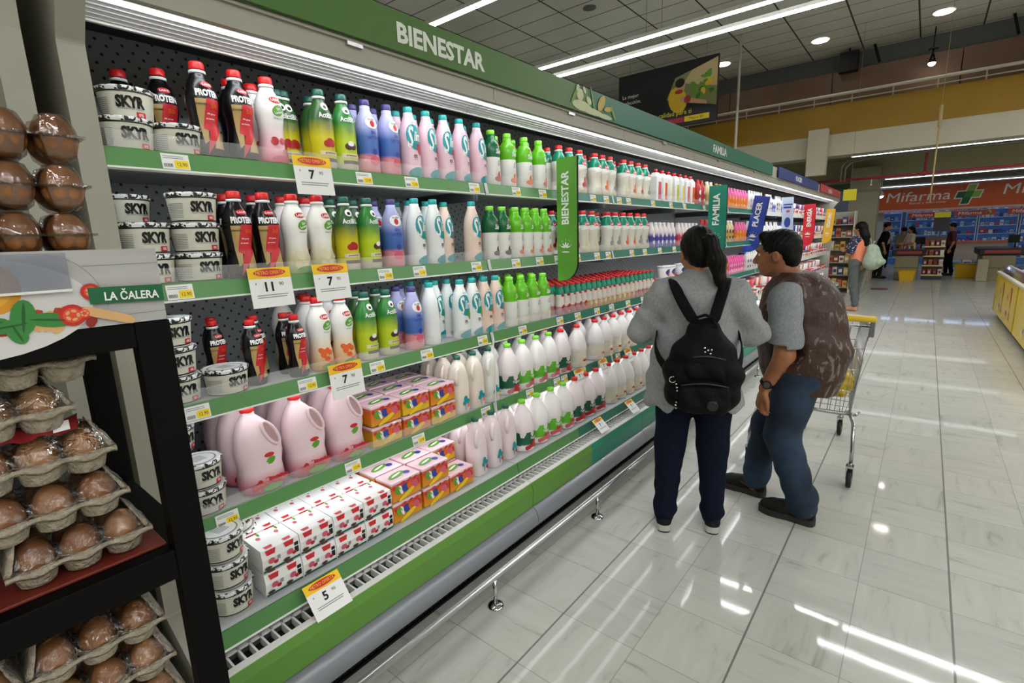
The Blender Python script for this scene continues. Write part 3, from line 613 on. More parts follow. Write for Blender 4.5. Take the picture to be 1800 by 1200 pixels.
def laivebig(key,fm,h=.262,r=.047):
    P[key]=bottle('yogurt_bottle',waist(h,r),ramp_mat('body_tealtop',[(0,'e3dfd2'),(.60,'ecece8'),(.64,'e4ece8'),(.66,'15876a'),(.9,'15876a')],hi=h,const=True,rough=.25),capred,[
        ('e',.0,.182,.028,.013,RD,1),('t','LAIVE',.0,.182,.010,.044,WH,2,{'weight':.03}),('p',[(-.05,.158),(.05,.172),(.05,.160),(-.05,.140)],WH,.5),
        ('e',.004,.075,.014,.030,fm,1),('e',-.012,.055,.014,.016,fm,1.3),('e',.016,.05,.012,.016,fm,1.6),('e',.0,.02,.042,.014,CR,1.2)],capr=.0205,neck=capwhite)
laivebig('lb_red',BE); laivebig('lb_cream',CR); laivebig('lb_orange',OR_); laivebig('lb_grey',GY)
def carton(key,fm):
    m=MB(); w_=.036; m.box(-w_,w_,-w_,w_,0,.19); 
    v=[(-w_,-w_,.19),(w_,-w_,.19),(w_,w_,.19),(-w_,w_,.19),(-.02,-.02,.222),(.02,-.02,.222),(.02,.02,.222),(-.02,.02,.222)]
    m.add(v,[(0,1,5,4),(1,2,6,5),(2,3,7,6),(3,0,4,7),(4,5,6,7)])
    o=m.build('yogurt_carton',[lwhite],bevel=.006)
    m=MB(); m.lathe([(.016,.2225),(.016,.245)],14); m.build('cap',[capred],o)
    m=MB(); m.box(w_+.0002,w_+.0008,-.012,.030,.02,.15); m.build('label',[fm],o); P[key]=o
carton('ct_pink',lpink); carton('ct_orange',lorange); carton('ct_yellow',lyel); carton('ct_lime',mat('label_lime','b9cf2d',.35))
# squat skyr tubs
def skyr():
    r=.066; h=.084; pr=[(r*.84,0),(r*.86,.003),(r*.97,h-.012),(r*.98,h-.008)]
    m=MB(); m.lathe(pr,32); o=m.build('skyr_tub',[mat('tub_cream','d6d5c6',.35)])
    m=MB(); sh=[('t','SKYR',.004,.046,.026,.066,BK,1,{'weight':.06}),('t','ISLANDIA STYLE YOGURT',.004,.029,.004,.06,GY,1),('p',[(.014,.008),(.036,.008),(.036,.022),(.014,.022)],RD,1),('t','0%',.025,.015,.007,.012,WH,2)]
    for i in range(9): sh.append(('p',[(-.095,.055-.0048*i),(-.048,.055-.0048*i),(-.048,.0535-.0048*i),(-.095,.0535-.0048*i)],GY,1))
    sh.append(('p',[(-.165,.02),(-.125,.02),(-.125,.05),(-.165,.05)],GY,1))
    decal(m,pr,sh); m.build('label',PAL,o)
    m=MB(); m.lathe([(r*.865,.0035),(r*.875,.0075)],32,caps=False); m.lathe([(r*.985,h-.014),(r*.985,h-.0105)],32,caps=False); m.build('band',[lblack],o)
    lid=noise_mat('foil_lid','1c1c1e','eef0ee',95,.3,2,lo=.455,hi=.50,bump=.2); foil=mat('foil_white','e4e6e4',.3)
    def wv(a,z): return .018*math.cos(14*a+z*300)
    m=MB(); m.lathe([(r*1.00,h-.010),(r*1.03,h-.004),(r*1.02,h+.001),(r*.97,h+.0025)],48,m=0,wav=wv,caps=False); m.build('lid_skirt',[lid],o)
    m=MB(); m.lathe([(r*.985,h-.002),(r*.96,h+.002),(r*.90,h+.001),(r*.88,h-.001)],36,m=0); 
    lo=m.build('lid',[foil],o); m=MB(); m.add([(p[0],p[1],h+.0002) for p in ell_pts(0,0,r*.78,r*.78,28)],[tuple(range(28))],0); m.add([(p[0],p[1],h+.0006) for p in ell_pts(0,0,r*.70,r*.70,28)],[tuple(range(28))],1)
    for i in range(5): m.add([(-.02+.009*i,-.02,h+.001),(-.016+.009*i,-.02,h+.001),(-.016+.009*i,.02,h+.001),(-.02+.009*i,.02,h+.001)],[(0,1,2,3)],0)
    m.build('lid_print',[lgrey,foil],lo); return o
P['skyr']=skyr()
# gallon jugs with a handle hole (hull from rounded sections)
def superell(w,d,n=24,p=3.0):
    o=[]
    for i in range(n):
        a=2*math.pi*i/n; c,s=math.cos(a),math.sin(a); k=(abs(c)**p+abs(s)**p)**(-1/p); o.append((k*c*d,k*s*w))
    return o
def loft(mb,secs,mi=0):
    """secs: (z, halfwidth y, halfdepth x, offset y)"""
    n=24; v=[]
    for (z,w_,d,oy) in secs: v+=[(x,y+oy,z) for x,y in superell(w_,d,n)]
    k=len(secs); mb.add(v,[(j*n+i,j*n+(i+1)%n,(j+1)*n+(i+1)%n,(j+1)*n+i) for j in range(k-1) for i in range(n)],mi,True)
    mb.add(v[:n],[tuple(range(n-1,-1,-1))],mi); mb.add(v[-n:],[tuple(range(n))],mi)
def jug(key,body,capm,fruit):
    m=MB(); loft(m,[(0,.062,.048,0),(.006,.070,.054,0),(.03,.074,.057,0),(.09,.068,.052,0),(.13,.074,.056,0),(.165,.073,.055,0),(.21,.060,.047,-.006),(.245,.042,.036,-.012),(.265,.026,.024,-.016),(.272,.020,.020,-.018),(.285,.019,.019,-.018)])
    o=m.build('yogurt_jug',[body])
    # handle ring standing on the front shoulder and its recess
    ring=[Vector((.052+.0*i,.034+.019*math.cos(a)+.018*-math.sin(a)*0.9,.205+.042*math.sin(a))) for i,a in enumerate([2*math.pi*i/20 for i in range(20)])]
    ring=[]
    for i in range(20):
        a=2*math.pi*i/20; s=.017*math.cos(a); u=.046*math.sin(a); y=.028+s*.9-u*.42; z=.205+s*.42+u*.9
        ring.append((.040+.018*max(0,(.25-z)/.09)**.5*.9,y,z))
    m=MB(); m.tube(ring,.0058,8,0,closed=True); m.build('handle',[body],o)
    m=MB(); 
    m.add([(p[0]+.0012,p[1],p[2]) for p in ring],[tuple(range(20))]); m.build('handle_recess',[mat('jug_recess','b58f93',.5)],o)
    m=MB(); m.lathe([(.0215,.283),(.0225,.286),(.0225,.296),(.019,.299)],16,(0,-.018,0),wav=lambda a,z:.02*math.cos(12*a)); m.build('cap',[capm],o)
    pr=[(.062,0),(.062,.15)]; m=MB()
    def fr(y): return .0575 - max(0,abs(y)-.045)*.5
    def put(pts,mi,l): m.add([(.0565+.0006*l+(.0 if p[1]<.04 else -.0045 if p[1]<.115 else -.001), p[0],p[1]) for p in pts],[tuple(range(len(pts)))],mi)
    put(ell_pts(.012,.133,.017,.008,14),RD,1); put(ell_pts(.016,.112,.016,.013,14,.5),GR,2)
    random.seed(3)
    for i in range(12): put(ell_pts(-.045+.009*i,.028+.018*random.random(),.011,.015,10,random.random()*3),fruit,4+i*.2)
    put(ell_pts(.01,.02,.035,.011,14),GR,8)
    m.build('label',PAL,o); P[key]=o
pinkb=ramp_mat('jug_pink',[(0,'b5485c'),(.13,'cf8494'),(.26,'e6ccd1')],hi=.3,rough=.35)
jug('jug_red',pinkb,capred,BE)
# white bottles with a pinched handle
def handlebottle(key,body,fm):
    m=MB(); loft(m,[(0,.040,.040,0),(.006,.045,.045,0),(.10,.047,.047,0),(.15,.046,.046,0),(.19,.042,.042,0),(.225,.034,.034,0),(.248,.022,.022,0),(.257,.016,.016,0),(.266,.016,.016,0)])
    o=m.build('milk_bottle',[body]); m=MB()
    pts=[(.028,-.024,.232),(.036,-.040,.218),(.036,-.047,.185),(.036,-.043,.150)]; m.tube(pts,[.008,.010,.010,.006],8); m.build('handle',[body],o)
    m=MB(); m.lathe([(.0175,.265),(.018,.268),(.018,.280),(.015,.283)],14,wav=lambda a,z:.02*math.cos(12*a)); m.build('cap',[capdg],o)
    m=MB()
    for i,(y,z,a,b,mi) in enumerate(((.0,.075,.013,.017,TE),(.014,.062,.012,.012,TE),(-.010,.056,.010,.012,TE),(.016,.040,.010,.009,fm),(-.004,.034,.016,.004,GY))): m.add([(.0478+.0005*i-.12*max(0,abs(p[0])-.018),p[0],p[1]) for p in ell_pts(y,z,a,b,14,.4*i)],[tuple(range(14))],mi)
    m.build('label',PAL,o); P[key]=o
handlebottle('hb_white',mat('milk_white','e6e4de',.35),YE); handlebottle('hb_peach',mat('milk_peach','e9dccf',.35),OR_); handlebottle('hb_pink',mat('milk_pink','e6d6d8',.35),BE)
# cone-shouldered faceted jugs
def conejug(key,body,capm,band,fm,h=.272):
    n=32
    def wv(a,z): return .05*abs(math.cos(3*a))*(1 if .09<z<.235 else 0)
    pr=[(.055,0),(.061,.008),(.062,.05),(.060,.105),(.0635,.112),(.0635,.125),(.060,.150),(.051,.185),(.037,.215),(.023,.238),(.0185,.244),(.0185,.256)]
    m=MB(); m.lathe(pr,n,wav=wv); o=m.build('milk_jug',[body])
    m=MB(); m.tube([(-.010,.018,.232),(-.02,.046,.205),(-.022,.060,.165),(-.02,.062,.13)],[.007,.009,.010,.007],8); m.build('handle',[body],o)
    m=MB(); m.lathe([(.0205,.255),(.021,.258),(.021,.270),(.018,.273)],16,wav=lambda a,z:.02*math.cos(12*a)); m.build('cap',[capm],o)
    m=MB(); m.lathe([(.0626,.006),(.0632,.012),(.0632,.05),(.0618,.106)],n,caps=False,m=0); m.build('sleeve',[band],o)
    random.seed(5); sh=[]
    for i in range(8): sh.append(('e',-.05+.012*i,.086+.008*random.random(),.011,.018*random.random()+.006,3+0 if False else WH,2+i*.1))
    sh=[('e',-.045+.013*i,.022+.012*random.random(),.012,.012,fm,2.5+i*.1,random.random()*3) for i in range(9)]+[('t','Yogurt',.0,.072,.014,.05,WH,3,{'shear':.3}),('e',.0,.05,.018,.008,RD,3.4)]
    m=MB(); decal(m,[(.0636,0),(.0636,.2)],sh); m.build('label',PAL,o); P[key]=o
cw=mat('jug_white','e9e4e2',.35); cw2=mat('jug_pinkwhite','e8dcdd',.35)
def bandm(nm,top): return ramp_mat(nm,[(0,'ddc9c9'),(.42,'ecebe8'),(.50,top),(1,top)],hi=.1,noise=.02,nscale=50,const=False)
conejug('cj_dark',cw2,caplg,bandm('band_dark','17573f'),BE); conejug('cj_lime',cw,caplg,bandm('band_lime','5fb02a'),PI); conejug('cj_red',cw2,capred,bandm('band_darkred','17573f'),BE)
conejug('cj_cream',cw,capred,bandm('band_cream','e4ddc9'),CR)
# shrink-wrapped multipacks of small yogurts
def multipack(key,side,capc):
    m=MB(); m.box(-.052,.052,-.075,.075,.074,.088,1); m.box(-.0515,.0515,-.0745,.0745,.004,.0735,0)
    for i in range(4):
        for sx_ in (-1,1): m.lathe([(.0165,0),(.018,.004),(.0185,.06),(.0165,.075)],14,(.030*sx_,-.054+.036*i,0),0)
    m.box(-.040,.040,-.065,.065,.004,.06,0)
    o=m.build('yogurt_multipack',[side,capc],bevel=.007)
    m=MB(); random.seed(11)
    for s_,n_ in ((.0528,0),):
        for (y,z,a,b,mi) in ((-.045,.050,.014,.020,GR),(-.030,.048,.008,.022,WH),(-.008,.050,.017,.019,BL),(.016,.050,.014,.020,OR_),(.040,.048,.018,.019,PI),(.060,.052,.008,.015,RD),(-.062,.064,.008,.008,RD),(.0,.022,.05,.010,YE),(-.02,.074,.013,.007,RD),(.015,.076,.011,.006,RD),(.045,.074,.013,.007,RD)):
            m.add([(s_+random.random()*.002,p[0],p[1]) for p in ell_pts(y,z,a,b,10,random.random())],[tuple(range(10))],mi)
    m.add([(p[0],p[1],.0890) for p in ell_pts(0,-.01,.02,.045,14,.3)],[tuple(range(14))],GR); m.add([(p[0],p[1],.0895) for p in ell_pts(0.01,.035,.015,.015,14,.3)],[tuple(range(14))],BL); m.add([(p[0],p[1],.0898) for p in ell_pts(0,-.01,.006,.030,14,.3)],[tuple(range(14))],WH)
    m.build('print',PAL,o)
    P[key]=o
shr=mat('shrink_pink','e9c4cc',.25,coat=.5); 
multipack('mp_orange',ramp_mat('mp_or',[(0,'d89a1c'),(.6,'d8701c'),(1,'c8502c')],hi=.08,rough=.3),shr); multipack('mp_yellow',ramp_mat('mp_ye',[(0,'e0b81c'),(.6,'d8a01c'),(1,'c87a3c')],hi=.08,rough=.3),shr)
# card sleeve four-packs with red-topped cups
def cuppack(key):
    m=MB(); m.prism([(-.060,.004),(-.064,.050),(-.060,.082),(.060,.082),(.066,.050),(.058,.004)],-.062,.062,0); o=m.build('yogurt_cup_pack',[mat('card_white','ededeb',.4)],bevel=.004)
    m=MB()
    for i,y in enumerate((-.033,.028)):
        def q(pts,mi,off): m.add([(.0612+.006*(1-abs(p[1]-.05)/.04)+off,y+p[0],p[1]) for p in pts],[tuple(range(len(pts)))],mi)
        q([(-.017,.079),(.017,.079),(.013,.062),(-.013,.062)],RD,.0006); q(ell_pts(.0,.040,.011,.011,12),PI,.0006); q(ell_pts(.014,.030,.008,.007,10),BE,.001); q(ell_pts(-.012,.018,.012,.006,10),BR,.001)
        q([(.016,.064),(.030,.064),(.030,.026),(.016,.026)],BK,.0012) if i else q([(.018,.05),(.028,.05),(.028,.035),(.018,.035)],GY,.0012)
        m.add([(-.02+p[1],y+p[0],.0832) for p in [(-.014,.062),(.014,.062),(.010,.078),(-.010,.078)]],[(0,1,2,3)],RD); m.add([(-.02+p[0],y+p[1],.0832) for p in ell_pts(0,0,.010,.007,10)],[tuple(range(10))],PI); m.add([(-.045+p[0],y+.01+p[1],.0832) for p in ell_pts(0,0,.012,.004,10)],[tuple(range(10))],GR)
    m.add([(.0618,-.06,.012),(.0618,.062,.012),(.0605,.062,.005),(.0605,-.06,.005)],[(0,1,2,3)],DG)
    m.build('print',PAL,o); P[key]=o
cuppack('cups')
# small drink bottles with a red cap, sold in trays
P['mini']=bottle('mini_yogurt_bottle',[(.024,0),(.0275,.005),(.0275,.07),(.023,.095),(.026,.118),(.0265,.130),(.021,.152),(.0145,.164),(.0145,.172)],ramp_mat('mini_body',[(0,'c98a92'),(.30,'e6ded4'),(.68,'e9e9e6'),(.72,'15876a'),(1,'15876a')],hi=.172,const=True,rough=.3),capred,[('e',.0,.120,.018,.008,RD,1),('e',.0,.045,.015,.020,BE,1)],capr=.0160,caph=.013,n=14)
P['mini2']=bottle('mini_yogurt_bottle',[(.024,0),(.0275,.005),(.0275,.07),(.023,.095),(.026,.118),(.0265,.130),(.021,.152),(.0145,.164),(.0145,.172)],ramp_mat('mini_body2',[(0,'d9a05a'),(.30,'e6ded4'),(.68,'e9e9e6'),(.72,'15876a'),(1,'15876a')],hi=.172,const=True,rough=.3),capred,[('e',.0,.120,.018,.008,RD,1),('e',.0,.045,.015,.020,CR,1)],capr=.0160,caph=.013,n=14)
# slim small bottles further along
def simple(key,name,h,r,top,bot,cap,fm):
    P[key]=bottle(name,yogprof(h,r),ramp_mat('sb_'+key,[(0,bot),(.45,bot),(.6,top),(1,top)],hi=h,rough=.3),cap,[('e',.0,h*.5,r*.5,h*.09,fm,1),('e',.002,h*.22,r*.55,h*.08,fm,1)],capr=r*.42,caph=.016,n=14)
simple('f_purple','yogurt_bottle',.20,.030,'e6dede','5a4aa6',capwhite,WH); simple('f_rose','yogurt_bottle',.20,.030,'ebdcde','cf3f58',capwhite,WH); simple('f_redb','yogurt_bottle',.235,.036,'b02c30','a8262a',capred,WH)
simple('f_tan','yogurt_bottle',.235,.036,'d8c49a','c9a35c',capwhite,BR); simple('f_brown','yogurt_bottle',.235,.036,'5a3218','8a5220',lgold,YE); simple('f_hot','yogurt_bottle',.22,.034,'e0609a','e8782c',mat('cap_pink','e070a8',.3),YE)
simple('f_white','yogurt_bottle',.235,.036,'e8e6e2','ddd6d0',capwhite,BL); simple('f_pink','yogurt_bottle',.20,.030,'e2559c','e2559c',mat('cap_pink','e070a8',.3),WH)
simple('f_blue','yogurt_bottle',.20,.032,'dfe3ee','4a68b8',lblue,WH)
# round tubs / pots for the far end
def pot(key,h,r,side,lidc,fm):
    m=MB(); m.lathe([(r*.8,0),(r*.84,.004),(r*.98,h-.006)],16); o=m.build('yogurt_pot',[side])
    m=MB(); m.lathe([(r*1.04,h-.007),(r*1.04,h),(r*.98,h+.003)],16); m.build('lid',[lidc],o)
    m=MB(); decal(m,[(r*.8,0),(r,h)],[('e',0,h*.5,r*.7,h*.28,fm,1),('e',0,h*.3,r*.4,h*.15,RD,2)]); m.build('label',PAL,o); P[key]=o
pot('pot_w',.095,.055,lwhite,capwhite,BL); pot('pot_r',.095,.055,lwhite,capred,BE); pot('pot_g',.085,.05,lcream,mat('lid_black','202022',.4),OR_); pot('pot_n',.09,.055,lwhite,lblue,RD)
for o in P.values():
    o.location=(0,0,-50)
USED=set(); CNT={}
DESC={'prot':('black protein drink bottle with red cap','bottle','black protein drink bottles'),
'prots':('small black protein drink bottle with red cap','bottle','small black protein bottles'),
'la_pink':('white yogurt bottle, red cap, strawberries','bottle','lactose-free strawberry yogurts'),
'la_cereal':('white yogurt bottle, red cap, cereal print','bottle','lactose-free cereal yogurts'),
'la_peach':('white yogurt bottle, red cap, peach print','bottle','lactose-free peach yogurts'),
'act_y':('dark green to yellow yogurt bottle','bottle','green and yellow yogurts'),'act_g':('bright green to yellow yogurt bottle','bottle','green and yellow yogurts'),
'gloria':('lilac and blue lactose-free yogurt bottle','bottle','lilac blue yogurts'),
'slim_pink':('pink slim yogurt bottle with teal cap','bottle','pink slim yogurts'),'slim_white':('white slim yogurt bottle with teal cap','bottle','white slim yogurts'),'slim_peach':('peach slim yogurt bottle with teal cap','bottle','peach slim yogurts'),
'sb_dark':('dark green topped yogurt bottle, lime cap','bottle','dark green topped yogurts'),'sb_berry':('dark green topped yogurt bottle with berries','bottle','dark green topped yogurts'),
'sb_lime':('lime green topped yogurt bottle, orange print','bottle','lime green topped yogurts'),'sb_oat':('lime green topped yogurt bottle, oat print','bottle','lime green topped yogurts'),
'lb_red':('teal topped yogurt bottle, red cap, red print','bottle','teal topped yogurts'),'lb_cream':('teal topped yogurt bottle, red cap, cream print','bottle','teal topped yogurts'),'lb_orange':('teal topped yogurt bottle, red cap, orange print','bottle','teal topped yogurts'),'lb_grey':('teal topped yogurt bottle, red cap, grey print','bottle','teal topped yogurts'),
'ct_pink':('white yogurt carton with pink stripe','carton','white striped cartons'),'ct_orange':('white yogurt carton with orange stripe','carton','white striped cartons'),'ct_yellow':('white yogurt carton with yellow stripe','carton','white striped cartons'),'ct_lime':('white yogurt carton with lime stripe','carton','white striped cartons'),
'skyr':('white skyr tub with crinkled foil lid','tub','skyr tubs'),'jug_red':('pale pink yogurt jug, red cap, handle','jug','pink yogurt jugs'),
'hb_white':('white milk bottle with dark green cap','bottle','handled milk bottles'),'hb_peach':('pale peach milk bottle, dark green cap','bottle','handled milk bottles'),'hb_pink':('pale pink milk bottle, dark green cap','bottle','handled milk bottles'),
'cj_dark':('cone-topped jug, lime cap, dark green sleeve','jug','cone-topped jugs'),'cj_lime':('cone-topped jug, lime cap, lime sleeve','jug','cone-topped jugs'),'cj_red':('cone-topped jug, red cap, dark green sleeve','jug','cone-topped jugs'),'cj_cream':('cone-topped jug, red cap, cream sleeve','jug','cone-topped jugs'),
'mp_orange':('orange and pink shrink-wrapped yogurt multipack','multipack','shrink-wrapped multipacks'),'mp_yellow':('yellow and pink shrink-wrapped yogurt multipack','multipack','shrink-wrapped multipacks'),
'cups':('white card pack of red-topped yogurt cups','cup pack','card cup packs'),'mini':('mini yogurt bottle, red cap, teal top','bottle','mini red-capped yogurts'),'mini2':('mini peach yogurt bottle, red cap','bottle','mini red-capped yogurts'),
'f_purple':('small white and purple yogurt bottle','bottle','small purple yogurts'),'f_rose':('small white and rose red yogurt bottle','bottle','small rose yogurts'),'f_redb':('red yogurt bottle','bottle','red yogurts'),'f_tan':('tan yogurt bottle','bottle','tan yogurts'),'f_brown':('brown and gold yogurt bottle','bottle','brown yogurts'),'f_hot':('pink and orange yogurt bottle','bottle','pink and orange yogurts'),'f_white':('plain white yogurt bottle','bottle','plain white yogurts'),'f_pink':('hot pink yogurt bottle','bottle','hot pink yogurts'),'f_blue':('small white and blue yogurt bottle','bottle','small blue yogurts'),
'pot_w':('white round pot with blue print','pot','round pots'),'pot_r':('white round pot with red lid','pot','round pots'),'pot_g':('cream round pot with black lid','pot','round pots'),'pot_n':('white round pot with blue lid','pot','round pots')}
SHN=['top shelf','second shelf','third shelf','fourth shelf','bottom deck']
SZ=[z-0.004 for z in SH]+[DECK-0.002]
PL=[]     # placements gathered first so that each can be told from its neighbours
def put(key,si,y,x=-1.70,row='front',rot=None,z=0,noparts=False):
    PL.append([key,si,y,x,row,(random.uniform(-.18,.26) if rot is None else rot)+(.16 if key=='skyr' else 0),z,noparts])
def run(keys,si,ys,x=-1.70,row='front',rows=1,dx=.085,**k):
    if isinstance(keys,str): keys=[keys]
    for i,y in enumerate(ys):
        for r_ in range(rows):
            put(keys[i%len(keys)],si,y+(random.uniform(-.006,.006) if r_ else 0),x-dx*r_,row if not r_ else ('second','third','fourth','fifth','sixth')[r_-1],**k)
def flush_products():
    g={}
    for p in PL: g.setdefault((p[0],p[1],p[4]),[]).append(p)
    for (key,si,row),ps in g.items():
        ps.sort(key=lambda p:p[2]); d,cat,grp=DESC[key]
        for i,p in enumerate(ps):
            pos=nth(i,len(ps)); lab=d+', '+SHN[si]+', '+row+' row'+(', '+pos if pos else '')
            grp2=grp+' on the '+SHN[si]
            loc=(p[3],p[2],SZ[si]+0.0008+p[6]); o=P[key]
            if key not in USED:
                USED.add(key); o.location=loc; o.rotation_euler=(0,0,p[5]); tag(o,lab,cat,grp2)
            else: dup(o,loc,p[5],lab,grp2,p[7])['category']=cat
    for k,o in P.items():
        if k not in USED:
            for c in list(o.children): bpy.data.objects.remove(c)
            bpy.data.objects.remove(o)
# ---- top shelf
random.seed(21)
for (y,x,z) in ((.475,-1.715,0),(.60,-1.715,0),(.50,-1.755,.0865)): put('skyr',0,y,x,'front' if z==0 else 'upper',rot=-.1 if z==0 else -.35,z=z)
put('prot',0,.615,-1.84,'second'); put('prot',0,.54,-1.93,'third')
run('prot',0,[.672,.775],-1.70); put('prot',0,.80,-1.80,'second')
put('la_pink',0,.872,-1.70); put('la_pink',0,.87,-1.80,'second')
run('act_y',0,[1.055],-1.70,rot=.05); run('act_y',0,[.955,.98],-1.80,'second'); put('act_g',0,1.145); put('act_y',0,1.08,-1.80,'second')
run('gloria',0,[1.245,1.345],rows=2)
run('slim_pink',0,[1.45,1.545,1.645,1.745,1.86],-1.695,rows=2)
put('sb_berry',0,1.965); put('sb_berry',0,1.96,-1.80,'second')
run('sb_lime',0,[2.09,2.23,2.36],-1.70,rows=2)
run('lb_red',0,[2.56,2.67,2.785],-1.70,rows=2)
run(['lb_cream','lb_orange','lb_grey'],0,[2.97,3.07,3.17],-1.70,rows=2)
run(['lb_cream','lb_orange','lb_red','lb_grey'],0,[3.37,3.48,3.60,3.72],-1.70,rows=2)
run(['ct_pink','ct_orange','ct_yellow','ct_lime','ct_yellow'],0,[3.92+.125*i for i in range(7)],-1.70)
run(['f_redb'],0,[4.86,4.97]); run(['f_tan'],0,[5.12,5.23]); run(['f_brown'],0,[5.40,5.52,5.64],rows=2)
run(['f_hot'],0,[5.80+.11*i for i in range(7)],rows=1); run(['f_white'],0,[6.62+.11*i for i in range(6)])
# ---- second shelf
for (y,x,z) in ((.475,-1.715,0),(.475,-1.715,.0865),(.475,-1.84,0),(.475,-1.85,.0865),(.48,-1.86,.173)): put('skyr',1,y,x,'front' if x>-1.8 else 'second',rot=-.1+z,z=z)
for k,z in enumerate((0,.0865,.173)): put('skyr',1,.605+.003*k,-1.715,'front stack',rot=-.05*k,z=z)
run('prot',1,[.725,.815],-1.70); run('prot',1,[.74,.83],-1.80,'second')
run('la_cereal',1,[.915,1.01][:0]); put('la_cereal',1,.913); put('la_cereal',1,1.008); run('la_pink',1,[.93,1.02],-1.80,'second')
put('act_y',1,1.115); put('act_g',1,1.215); run('act_y',1,[1.12,1.22],-1.80,'second'); 
put('gloria',1,1.33); run('gloria',1,[1.32,1.41],-1.80,'second')
run('slim_white',1,[1.45,1.555],-1.695); run('slim_white',1,[1.50,1.60],-1.79,'second'); put('slim_peach',1,1.80,-1.695); put('slim_peach',1,1.70,-1.78,'second'); put('slim_white',1,1.50,-1.88,'third')
put('sb_dark',1,1.935); put('sb_dark',1,2.03); run('sb_lime',1,[2.135,2.225,2.315,2.40],rows=2)
run(['lb_red'],1,[2.60,2.70],rows=2); run(['lb_cream'],1,[2.82,2.93],rows=2); run('lb_grey',1,[3.14,3.25],rows=2); run('lb_orange',1,[3.37,3.48],rows=2); run('lb_grey',1,[3.60,3.71],rows=1)
run('f_purple',1,[3.86+.085*i for i in range(6)],rows=2); run('f_rose',1,[4.42+.09*i for i in range(6)],rows=2)
run(['f_redb'],1,[5.02,5.14]); run('f_tan',1,[5.30+.11*i for i in range(7)]); run('f_hot',1,[6.15+.11*i for i in range(4)]); run('f_white',1,[6.65+.11*i for i in range(5)])
# ---- third shelf
for (y,x,z) in ((.50,-1.73,0),(.50,-1.735,.0865),(.50,-1.74,.173),(.47,-1.86,0),(.47,-1.86,.0865)): put('skyr',2,y,x,'left stack',rot=-.1+z,z=z) if x>-1.8 else put('skyr',2,y,x,'second',rot=.8+z,z=z)
put('skyr',2,.632,-1.708,rot=.05)
for (y,x,rw) in ((.66,-1.84,'second'),(.735,-1.73,'front'),(.69,-1.93,'third'),(.79,-1.83,'second'),(.88,-1.79,'second'),(.875,-1.705,'front')): put('prots',2,y,x,rw)
run('la_peach',2,[.975,1.07],-1.72,'front'); run('la_pink',2,[.99,1.075],-1.82,'second'); run('la_cereal',2,[.94,1.03],-1.91,'third')
put('act_g',2,1.175,-1.715); put('act_g',2,1.28,-1.715,'front'); run('act_y',2,[1.20,1.30],-1.81,'second')
put('gloria',2,1.405,-1.70); put('gloria',2,1.40,-1.80,'second'); put('gloria',2,1.49,-1.885,'third')
put('slim_white',2,1.52,-1.715,rot=1.3); run('slim_white',2,[1.62,1.70],-1.79,'second'); run('slim_white',2,[1.69,1.775],-1.69); run('slim_peach',2,[1.86,1.945],-1.69); run('slim_peach',2,[1.87,1.95],-1.79,'second'); run('slim_white',2,[1.55,1.65],-1.88,'third')
run('sb_oat',2,[2.07,2.17,2.275,2.375],-1.70,rows=3,dx=.09)
for i in range(11):
    for r_ in range(6): put('mini' if i<5 else 'mini2',2,2.53+.066*i,-1.685-.060*r_,('front','second','third','fourth','fifth','sixth')[r_])
for i in range(9):
    for r_ in range(6): put('mini2' if i<4 else 'mini',2,3.27+.072*i,-1.685-.060*r_,('front','second','third','fourth','fifth','sixth')[r_])
for i in range(12): put('pot_w' if i%2 else 'pot_r',2,4.02+.125*i,-1.72); put('pot_w',2,4.05+.125*i,-1.72,'upper',z=.1) if i%3 else None
run('f_brown',2,[5.60+.1*i for i in range(3)]); run('f_pink',2,[5.92+.08*i for i in range(8)],rows=2); run('f_white',2,[6.65+.11*i for i in range(5)])
# ---- fourth shelf
for (y,x,z,rw) in ((.47,-1.86,0,'second'),(.47,-1.86,.0865,'second'),(.52,-1.72,.0,'front'),(.52,-1.725,.0865,'front'),(.50,-1.86,.173,'second')): put('skyr',3,y,x,rw,rot=-.1+z*2,z=z)
run('jug_red',3,[.70,.865,1.03],-1.715,rows=3,dx=.12,rot=0)
k=0
for i,y in enumerate((1.20,1.36,1.52)):
    for r_ in range(3):
        for l_ in range(2): put('mp_orange' if (i+l_)%2 else 'mp_yellow',3,y,-1.715-.115*r_,('front','second','third')[r_]+(' upper' if l_ else ' lower'),rot=0,z=.0905*l_)
run(['hb_peach','hb_peach','hb_white'],3,[1.655,1.765,1.88],-1.70,rows=3,dx=.10,rot=.0)
run(['cj_dark'],3,[2.04],-1.705,rows=2,dx=.125); run(['cj_lime'],3,[2.17,2.30,2.43],-1.705,rows=2,dx=.125); run(['cj_red'],3,[2.56],-1.705,rows=2,dx=.125)
run(['cj_cream'],3,[2.74],-1.70,rows=2,dx=.125); run('cj_cream',3,[2.98+.130*i for i in range(14)],-1.705,rows=2,dx=.125)
